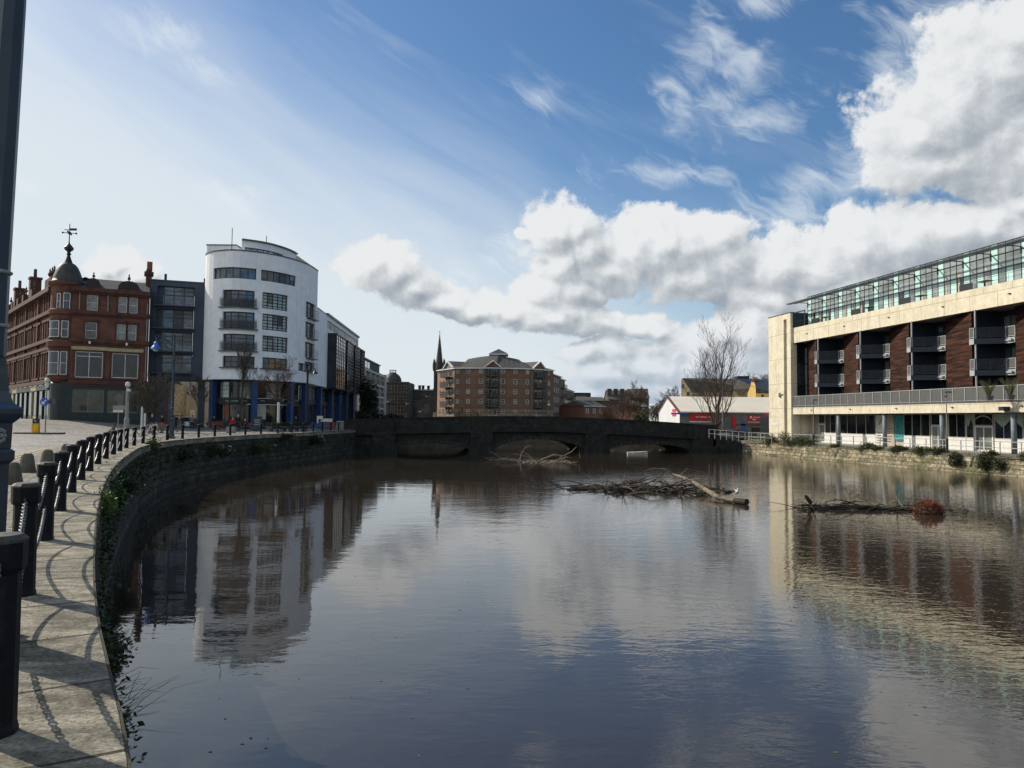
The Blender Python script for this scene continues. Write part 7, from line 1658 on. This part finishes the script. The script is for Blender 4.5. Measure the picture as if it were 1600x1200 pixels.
# ------------------------------------------------------------------ signs at the left
def left_signs():
    a = P(63, 660, 62); z0 = hgt(a.x, a.y)
    m = MB(); m.prism([(a.x-1.7, a.y-.8), (a.x+1.6, a.y-.8), (a.x+1.9, a.y), (a.x+1.6, a.y+.9), (a.x-1.7, a.y+.9)], z0-.25, z0+.14); tag(m.build('traffic_island', 'stone_post'), 'dark kerbed traffic island in the cobbled road carrying a yellow bollard', 'traffic island')
    r = thing('traffic_bollard', 'yellow and black keep-left bollard on the traffic island', 'bollard', (a.x-.1, a.y-.4, z0+.14)); o = Vector((a.x-.1, a.y-.4, z0+.14))
    m = MB(); m.prism([(o.x-.28, o.y-.12), (o.x+.28, o.y-.12), (o.x+.28, o.y+.12), (o.x-.28, o.y+.12)], o.z, o.z+.75); m.build('body', 'sign_yellow', r)
    m = MB(); m.prism([(o.x-.24, o.y-.1), (o.x+.24, o.y-.1), (o.x+.24, o.y+.1), (o.x-.24, o.y+.1)], o.z+.751, o.z+1.15); m.build('head', 'iron_dark', r)
    m = MB(); m.box((o.x, o.y-.115, o.z+.96), (.22, .02, .05), 0, Matrix.Rotation(.7, 3, 'Y')); m.build('arrow', 'white_paint', r)
    r = thing('keep_left_sign', 'round blue keep-left sign with white arrow on a grey post under a white globe', 'road sign', (a.x+.25, a.y+.3, z0+.14)); o = Vector((a.x+.25, a.y+.3, z0+.14))
    m = MB(); m.tube([o, o+Vector((0, 0, 4.1))], .05, 8); m.build('post', 'post_grey', r)
    m = MB(); c = o+Vector((-.12, -.1, 2.55)); m.quad(*[c+Vector((.36*math.cos(w), 0, .36*math.sin(w))) for w in [2*math.pi*k/20 for k in range(20)]]); m.quad(*[c+Vector((.36*math.cos(w), .03, .36*math.sin(w))) for w in [-2*math.pi*k/20 for k in range(20)]]); s = m.build('sign_face', 'sign_blue', r)
    m = MB(); mt = Matrix.Rotation(R(45), 3, 'Y'); m.box(c+Vector((.03, -.02, .03)), (.42, .02, .09), 0, Matrix.Rotation(R(-45), 3, 'Y')); m.box(c+Vector((-.15, -.02, -.05)), (.09, .02, .22)); m.box(c+Vector((-.05, -.02, -.15)), (.22, .018, .09)); m.build('arrow', 'white_paint', s)
    m = MB(); m.quad(*[o+Vector((.35+.3*math.cos(w), .2, 2.6+.3*math.sin(w))) for w in [2*math.pi*k/16 for k in range(16)]]); m.build('sign_back', 'coping_metal', r)
    m = MB(); m.lathe([(.09, 3.75), (.13, 3.8), (.13, 4.15), (.1, 4.2)], 10, tuple(o*1-Vector((0, 0, o.z))+Vector((0, 0, o.z)))); m.ball(o+Vector((0, 0, 4.38)), .22, 10, 8); m.build('globe_lamp', 'board_white', r)
    a = P(184.5, 662, 66); z0 = hgt(a.x, a.y); r = thing('road_sign', 'grey backs of road signs stacked on a thin post before the dark shopfront', 'road sign', (a.x, a.y, z0)); o = Vector((a.x, a.y, z0))
    m = MB(); m.tube([o, o+Vector((0, 0, 3.6))], .045, 8); m.tube([o, o+Vector((0, 0, .9))], .07, 8); m.build('post', 'post_grey', r)
    m = MB(); m.quad(*[o+Vector((.38*math.cos(w), -.06, 3.2+.38*math.sin(w))) for w in [2*math.pi*k/18 for k in range(18)]]); m.build('round_sign', 'coping_metal', r)
    m = MB(); m.box(o+Vector((.1, -.07, 2.75)), (.42, .02, .5)); m.build('square_sign', 'coping_metal', r)
    m = MB(); m.box(o+Vector((.05, -.07, 2.3)), (1.05, .03, .42)); m.build('direction_sign', 'post_grey', r); m = MB(); m.box(o+Vector((0, -.07, 2.0)), (.9, .03, .2)); m.build('name_sign', 'board_white', r)
    a = P(197.5, 671, 58); z0 = hgt(a.x, a.y); r = thing('camera_post', 'thick pale grey camera post with a white dome on top beside the road signs', 'camera post', (a.x, a.y, z0)); o = Vector((a.x, a.y, z0))
    m = MB(); m.lathe([(.20, 0), (.19, 1.3), (.13, 1.5), (.11, 3.9)], 10, tuple(o)); m.build('post', 'post_grey', r); m = MB(); m.lathe([(.16, 3.9), (.2, 4.0), (.17, 4.2), (0, 4.28)], 10, tuple(o)); m.box(o+Vector((.15, -.1, 3.6)), (.16, .3, .2)); m.build('camera_dome', 'board_white', r)
    a = P(434.5, 673, 80); r = thing('white_post', 'tall plain white information post beside the planter', 'post', (a.x, a.y, 0)); m = MB(); m.box((a.x, a.y, .08), (.5, .5, .16)); m.build('base', 'post_grey', r); m = MB(); m.lathe([(.16, .16), (.15, 3.1), (.12, 3.18)], 10, (a.x, a.y, 0)); m.build('shaft', 'board_white', r)
    for i, px in enumerate((221, 226)):
        a = P(px, 670, 58+i); r = thing('marker_post', ['left', 'right'][i]+' of two pale slim posts by the corner of the red building', 'post', (a.x, a.y, hgt(a.x, a.y))); z = hgt(a.x, a.y); m = MB(); m.lathe([(.09, z), (.08, z+2.2-.5*i), (0, z+2.35-.5*i)], 8, (a.x, a.y, 0)); m.build('shaft', 'board_white', r); m = MB(); m.box((a.x, a.y, z+.03), (.35, .35, .06)); m.build('base', 'post_grey', r)
left_signs()
# double yellow lines on the cobbles
mb = MB()
for d0 in (3.55, 3.85):
    for a, b in zip(QE.c, QE.c[1:]):
        if a < 12 or b > 62: continue
        pts = [QP(a, d0), QP(b, d0), QP(b, d0+.12), QP(a, d0+.12)]
        for p in pts: p.z = .016+hgt(p.x, p.y)
        mb.quad(*pts)
structure(mb, 'yellow_road_lines', 'yellow_paint')
# ------------------------------------------------------------------ seats, bins, boards before the tower
def seats():
    def bench(px, py, Y, m_, label, w=1.7, rz=0):
        a = P(px, py, Y); z = hgt(a.x, a.y)*0; r = thing('bench', label, 'bench', (0, 0, 0)); 
        m = MB()
        for k in range(4): m.box((0, -.2+.13*k, .44), (w, .10, .04))
        m.build('seat', m_, r); m = MB()
        for k in range(3): m.box((0, .30+.03*k, .56+.14*k), (w, .035, .11))
        m.build('backrest', m_, r)
        for x in (-w/2+.1, w/2-.1):
            m = MB(); m.box((x, -.2, .21), (.07, .07, .42)); m.box((x, .28, .42), (.07, .07, .84)); m.box((x, .03, .6), (.07, .5, .05)); m.build('leg', m_, r)
        r.location = (a.x, a.y, z); r.rotation_euler = (0, 0, rz); return r
    bench(250, 673, 66, 'bench_wood', 'slatted wooden bench behind the ornate lamp post', 1.9, R(60))
    bench(498, 671, 92, 'bench_blue', 'blue bench left of the white notice board', 2.2)
    bench(384, 670, 88, 'red_brown', 'dark red bench behind the person seated by the shop window', 2.0)
    a = P(361, 678, 72); m = MB(); m.box((a.x, a.y, .3), (.75, .6, .6)); m.box((a.x, a.y, .62), (.7, .55, .035)); tag(m.build('concrete_block', 'post_grey'), 'grey concrete block standing on the quay beside the red-jacketed person', 'concrete block')
    a = P(402, 676, 82); r = thing('chalkboard', 'tall dark green board with white chalk lettering at the foot of a blue column', 'board', (a.x, a.y, 0)); m = MB(); m.box((a.x, a.y, .85), (.95, .12, 1.6)); m.build('panel', 'board_green', r); m = MB(); m.box((a.x, a.y, .025), (1.1, .5, .05)); m.build('foot', 'iron_dark', r)
    m = MB(); g = random.Random(12)
    for row, z in enumerate((1.25, 1.0, .75)):
        x = a.x-.33
        while x < a.x+.28: w = g.uniform(.05, .12); m.box((x+w/2, a.y-.07, z+g.uniform(-.02, .02)), (w, .02, g.choice((.07, .12, .16)))); x += w+.04
    m.build('lettering', 'chalk', r)
    a = P(512, 674, 98); r = thing('notice_board', 'white topped red-brown notice box near the left end of the bridge', 'notice board', (a.x, a.y, 0)); m = MB(); m.box((a.x, a.y, .5), (1.9, .4, 1.0)); m.build('body', 'red_brown', r); m = MB(); m.box((a.x, a.y-.1, 1.25), (1.2, .1, .42)); m.build('sign_panel', 'board_white', r)
    a = P(499.5, 668, 95); r = thing('poster_stand', 'small white poster stand with a round mark beside the blue bench', 'poster stand', (a.x, a.y, 0)); m = MB(); m.box((a.x, a.y, 1.3), (.75, .08, 1.0)); m.build('panel', 'board_white', r)
    m = MB(); m.box((a.x-.3, a.y, .4), (.06, .06, .8)); m.box((a.x+.3, a.y, .4), (.06, .06, .8)); m.build('frame', 'iron_dark', r); m = MB(); m.quad(*[Vector((a.x+.2*math.cos(w), a.y-.045, 1.2+.2*math.sin(w))) for w in [2*math.pi*k/14 for k in range(14)]]); m.build('mark', 'iron_dark', r)
    for i, px in enumerate((529, 535)):
        a = P(px, 672, 102); r = thing('litter_bin', ['left', 'right'][i]+' of two grey litter bins under the glazed bays', 'bin', (a.x, a.y, 0)); m = MB(); m.lathe([(.3, 0), (.32, .9), (.36, .92), (.36, 1.0), (.2, 1.15)], 10, (a.x, a.y, 0)); m.build('body', 'post_grey', r); m = MB(); m.box((a.x, a.y-.33, .93), (.3, .06, .05)); m.build('slot', 'iron_dark', r)
    # planter hedge
    a, b = P(424, 675, 79), P(481, 675, 83); F = Fr([a.xy, b.xy]); r = thing('planter_hedge', 'long low clipped dark hedge in a raised planter on legs', 'hedge', (a.x, a.y, 0)); m = MB(); F.box(m, 0, F.L, -.9, 0, .35, .62); m.build('trough', 'iron_dark', r)
    m = MB(); g = random.Random(5)
    for i in range(1500): p = F.pt(g.uniform(0, F.L), g.uniform(-.85, .05), g.uniform(.62, 1.02)); m.leaf(p, g.uniform(.06, .12), g)
    F.box(m, .1, F.L-.1, -.8, -.05, .62, .95); m.build('foliage', 'hedge_dark', r)
    for k in range(6): m = MB(); x = .3+(F.L-.6)*k/5; F.box(m, x-.06, x+.06, -.7, -.2, 0, .349); m.build('leg', 'iron_dark', r)
    # railing of the cafe
    a, b = P(327, 669, 93), P(352, 669, 91); F = Fr([a.xy, b.xy]); r = thing('cafe_barrier', 'dark red slatted barrier outside the cafe', 'barrier', (a.x, a.y, 0)); m = MB()
    for k in range(24): x = F.L*k/24; F.box(m, x, x+.06, -.04, 0, .1, 1.0)
    m.build('slats', 'red_brown', r); m = MB(); F.box(m, 0, F.L, -.06, .02, 1.0, 1.06); F.box(m, 0, F.L, -.06, .02, .04, .1); m.build('rails', 'red_brown', r)
    # bicycles
    def bike(px, py, Y, rz, label, m_):
        a = P(px, py, Y); r = thing('bicycle', label, 'bicycle', (0, 0, 0), 'parked bicycles')
        for x in (-.52, .52): m = MB(); m.tube([(x+.33*math.cos(w), 0, .34+.33*math.sin(w)) for w in [2*math.pi*k/16 for k in range(17)]], .022, 5, False); [m.tube([(x, 0, .34), (x+.33*math.cos(w), 0, .34+.33*math.sin(w))], .006, 3) for w in [2*math.pi*k/8 for k in range(8)]]; m.build('wheel', 'iron_dark', r)
        m = MB(); 
        for q in (((-.52, .34), (-.12, .34)), ((-.52, .34), (-.2, .82)), ((-.12, .34), (-.22, .88)), ((-.12, .34), (.36, .78)), ((-.2, .8), (.35, .84)), ((.52, .34), (.34, .95))): m.tube([(q[0][0], 0, q[0][1]), (q[1][0], 0, q[1][1])], .022, 5)
        m.build('frame', m_, r); m = MB(); m.tube([(.34, -.25, 1.0), (.36, 0, .97), (.34, .25, 1.0)], .016, 5); m.build('handlebar', 'post_grey', r); m = MB(); m.box((-.23, 0, .92), (.26, .13, .05)); m.build('saddle', 'iron_dark', r)
        r.location = (a.x, a.y, 0); r.rotation_euler = (0, 0, rz)
    bike(231, 672, 62, R(10), 'silver framed bicycle nearest the corner of the red building', 'galv'); bike(239, 671.5, 64, R(-8), 'white framed bicycle right of the silver one, by the bare street tree', 'board_white')
seats()
# ------------------------------------------------------------------ cars
def car(loc, rz, paint, label):
    r = thing('parked_car', label, 'car', (0, 0, 0)); 
    def loft(secs):
        m = MB(); base = []
        for (y, wb, wt, z0, z1) in secs: base += [(-wb, y, z0), (wb, y, z0), (wt*1.02, y, (z0+z1)/2), (wt, y, z1), (-wt, y, z1), (-wt*1.02, y, (z0+z1)/2)]
        n = len(secs); f = [(5, 4, 3, 2, 1, 0), tuple(6*n-6+k for k in range(6))]
        for i in range(n-1):
            for k in range(6): a = 6*i+k; b = 6*i+(k+1) % 6; f.append((a, b, b+6, a+6))
        m.quads(base, f); return m
    loft([(-2.05,.70,.66,.35,.70),(-1.95,.80,.74,.28,.80),(-1.2,.86,.82,.25,.92),(-.95,.87,.83,.25,.96),(1.6,.87,.83,.25,.98),(1.95,.82,.78,.3,.95),(2.05,.72,.68,.4,.85)]).build('body', paint, r)
    loft([(-1.0,.78,.76,.961,.975),(-.25,.74,.60,.961,1.46),(.9,.74,.60,.961,1.48),(1.85,.76,.70,.961,1.05)]).build('cabin', 'glass_dark', r)
    loft([(-.22,.60,.58,1.463,1.49),(.95,.60,.58,1.483,1.51)]).build('roof', paint, r)
    for x in (-.78, .78):
        for y in (-1.25, 1.3):
            m = MB(); m.tube([(x-.1, y, .31), (x+.1, y, .31)], .31, 16); w = m.build('wheel', 'tyre', r); m = MB(); s = .105 if x > 0 else -.105; m.tube([(x+s*.9, y, .31), (x+s*1.05, y, .31)], .19, 12); m.build('rim', 'galv', w)
        m = MB(); m.box((x*.75, -2.0, .66), (.34, .14, .15)); m.build('headlight', 'headlight', r); m = MB(); m.box((x*1.17, -.85, 1.0), (.18, .12, .14)); m.build('mirror', paint, r)
    m = MB(); m.box((0, -2.03, .62), (.7, .1, .14)); m.build('grille', 'iron_dark', r); m = MB(); m.box((0, -2.06, .43), (.52, .06, .12)); m.build('number_plate', 'plate_white', r); m = MB(); m.box((0, -2.0, .32), (1.4, .12, .12)); m.build('bumper', 'iron_dark', r)
    r.location = loc; r.rotation_euler = (0, 0, rz); return r
a = P(292.5, 668, 97); car((a.x, a.y, 0), R(8), 'car_silver', 'silver car facing the water in the passage under the grey flats')
a = P(1143, 685, 111); car((a.x, a.y, RZ), R(80), 'car_green', 'pale green car parked in front of the trade shed, left of the dark one')
a = P(1164, 687, 109.5); car((a.x, a.y, RZ), R(85), 'car_dark', 'dark blue car parked in front of the blue door of the shed')
# ------------------------------------------------------------------ people
def skin_obj(name, nodes, edges, m, par, root=0):
    me = bpy.data.meshes.new(name); me.from_pydata([n[0] for n in nodes], edges, []); o = bpy.data.objects.new(name, me); COL.objects.link(o); o.parent = par
    o.modifiers.new('skin', 'SKIN'); sv = me.skin_vertices[0].data
    for i, n in enumerate(nodes): sv[i].radius = (n[1], n[2] if len(n) > 2 else n[1])
    sv[root].use_root = True; sd_ = o.modifiers.new('smooth', 'SUBSURF'); sd_.levels = 1; sd_.render_levels = 1; me.materials.append(MATS[m]); return o
def person(px, py, Y, label, top, legs, hair, H=1.72, rz=0.0, pose='stand', z=0.0):
    a = P(px, py, Y); r = thing('person', label, 'person', (0, 0, 0)); k = H/1.72; V = lambda x, y, z_: (x*k, y*k, z_*k)
    if pose == 'walk': lf = [(-.1, .02, .88), (-.11, -.16, .50), (-.11, -.20, .08)]; rf = [(.1, .02, .88), (.11, .04, .48), (.11, .34, .16)]
    else: lf = [(-.1, 0, .88), (-.11, -.02, .48), (-.12, .0, .08)]; rf = [(.1, 0, .88), (.11, -.01, .48), (.13, .04, .08)]
    dz = 0
    if pose == 'sit':
        lf = [(-.1, 0, .52), (-.13, -.42, .50), (-.13, -.42, .08)]; rf = [(.1, 0, .52), (.13, -.42, .50), (.13, -.40, .08)]; dz = -.38
    T_ = lambda x, y, z_: V(x, y, z_+dz)
    arm = [(-.2, .0, 1.40), (-.27, .03, 1.13), (-.24, -.10, .90)], [(.2, .0, 1.40), (.27, .03, 1.13), (.22, -.16, .94)]
    body = [(T_(0, 0, .95), .10*k), (T_(0, 0, 1.2), .11*k), (T_(0, 0, 1.42), .07*k), (T_(0, -.01, 1.50), .05*k), (T_(0, -.02, 1.58), .085*k), (T_(0, -.01, 1.67), .075*k)]
    E = [(0, 1), (1, 2), (2, 3), (3, 4), (4, 5)]
    for L_ in arm:
        b = len(body); body += [(T_(*L_[0]), .05*k), (T_(*L_[1]), .04*k), (T_(*L_[2]), .03*k)]; h = Vector(T_(*L_[2])); body += [(tuple(h+Vector((0, -.03, -.08))*k), .026*k)]
        E += [(2, b), (b, b+1), (b+1, b+2), (b+2, b+3)]
    for L_ in (lf, rf):
        b = len(body); body += [(V(*L_[0]), .075*k), (V(*L_[1]), .052*k), (V(*L_[2]), .038*k), (V(L_[2][0], L_[2][1]-.13, max(.04, L_[2][2]-.04)), .035*k)]; E += [(0, b), (b, b+1), (b+1, b+2), (b+2, b+3)]
    skin_obj('body', body, E, 'skin', r)
    n = [(T_(0, 0, .84), .14*k, .11*k), (T_(0, 0, 1.1), .14*k, .11*k), (T_(0, 0, 1.34), .17*k, .11*k), (T_(0, 0, 1.46), .07*k)]; E = [(0, 1), (1, 2), (2, 3)]
    for L_ in arm: b = len(n); n += [(T_(*L_[0]), .075*k), (T_(*L_[1]), .06*k), (T_(*L_[2]), .048*k)]; E += [(2, b), (b, b+1), (b+1, b+2)]
    skin_obj('jacket', n, E, top, r)
    n = [(V(0, 0, .94+dz), .13*k, .11*k)]; E = []
    for L_ in (lf, rf): b = len(n); n += [(V(*L_[0]), .095*k), (V(*L_[1]), .07*k), (V(*L_[2]), .058*k)]; E += [(0, b), (b, b+1), (b+1, b+2)]
    skin_obj('trousers', n, E, legs, r)
    m = MB(); c = T_(0, .015, 1.655); m.ball(c, (.098*k, .105*k, .09*k), 10, 8); m.build('hair', hair, r, smooth=True)
    for L_ in (lf, rf): m = MB(); q = V(L_[2][0], L_[2][1]-.06, max(.05, L_[2][2]-.03)); m.ball(q, (.055*k, .14*k, .05*k), 8, 6); m.build('shoe', 'cloth_black', r)
    r.location = (a.x, a.y, z); r.rotation_euler = (0, 0, rz)
person(363.5, 675, 79, 'person in a bright red jacket and dark trousers beside the concrete block', 'cloth_red', 'cloth_black', 'hair_dark', 1.55, R(20))
person(371.5, 673, 82, 'grey haired person in a long black coat right of the red jacket', 'cloth_black', 'cloth_black', 'hair_grey', 1.82, R(-15))
person(382.5, 672, 86, 'seated person in dark clothes on the dark red bench', 'cloth_black', 'cloth_navy', 'cloth_white', 1.7, R(10), 'sit')
person(281, 673, 74, 'person in a maroon top and grey trousers walking past the silver car', 'cloth_maroon', 'cloth_grey', 'hair_dark', 1.7, R(-70), 'walk')
person(237.5, 668, 70, 'person in navy leaning by the bicycles', 'cloth_navy', 'cloth_grey', 'hair_grey', 1.75, R(50))
person(253, 668, 70, 'person in a black jacket standing behind the wooden bench', 'cloth_black', 'cloth_grey', 'hair_dark', 1.75, R(-30))
person(244, 670, 72, 'person in a dark red top between the bicycles and the bench', 'cloth_maroon', 'cloth_navy', 'hair_dark', 1.45, R(-30), 'sit')
person(274.8, 668, 90, 'dark haired person in black at the mouth of the passage, leftmost of three', 'cloth_black', 'cloth_black', 'hair_dark', 1.75, R(160))
person(279, 668, 92, 'dark haired person in grey in the passage, middle of three', 'cloth_grey', 'cloth_black', 'hair_dark', 1.75, R(150))
person(284.5, 668, 91, 'dark haired person in navy next to the silver car', 'cloth_navy', 'cloth_black', 'hair_dark', 1.7, R(170))
person(501, 669, 94, 'seated person in dark blue on the blue bench', 'cloth_navy', 'cloth_black', 'hair_dark', 1.7, R(0), 'sit')
person(300, 668, 84, 'person in a grey coat walking away past the thin street tree', 'cloth_grey', 'cloth_black', 'hair_dark', 1.72, R(200), 'walk')
person(334, 669, 89, 'person in a dark coat by the cafe barrier', 'cloth_black', 'cloth_grey', 'hair_dark', 1.7, R(40))
person(462, 668, 90, 'person in navy walking along the shopfronts behind the planter', 'cloth_navy', 'cloth_black', 'hair_dark', 1.75, R(90), 'walk')
def cafe_table(px, Y, label):
    a = P(px, 670, Y); r = thing('cafe_table', label, 'table', (a.x, a.y, 0), 'cafe tables on the quay'); m = MB(); m.lathe([(.36, .72), (.36, .75), (0, .76)], 12, (a.x, a.y, 0)); m.build('tabletop', 'post_grey', r); m = MB(); m.tube([(a.x, a.y, 0), (a.x, a.y, .719)], .035, 6); m.lathe([(.26, 0), (.24, .03)], 10, (a.x, a.y, 0)); m.build('leg', 'iron_dark', r)
def cafe_chair(px, Y, rz, label):
    a = P(px, 670, Y); r = thing('cafe_chair', label, 'chair', (0, 0, 0), 'cafe chairs on the quay'); m = MB(); m.box((0, 0, .45), (.42, .42, .04)); m.build('seat', 'iron_dark', r); m = MB(); m.box((0, .2, .72), (.4, .03, .4)); m.build('backrest', 'iron_dark', r)
    for x in (-.18, .18):
        for y in (-.18, .18): m = MB(); m.tube([(x, y, 0), (x, y, .43)], .018, 5); m.build('leg', 'iron_dark', r)
    r.location = (a.x, a.y, 0); r.rotation_euler = (0, 0, rz)
for i, (px, Y) in enumerate(((316, 86), (343, 88), (393, 87))):
    w = ('right of the thin street tree', 'behind the cafe barrier', 'left of the chalkboard')[i]
    cafe_table(px, Y, 'small round grey cafe table '+w); cafe_chair(px-5, Y+.2, R(90), 'dark cafe chair on the left of the table '+w); cafe_chair(px+5, Y-.1, R(-90), 'dark cafe chair on the right of the table '+w)
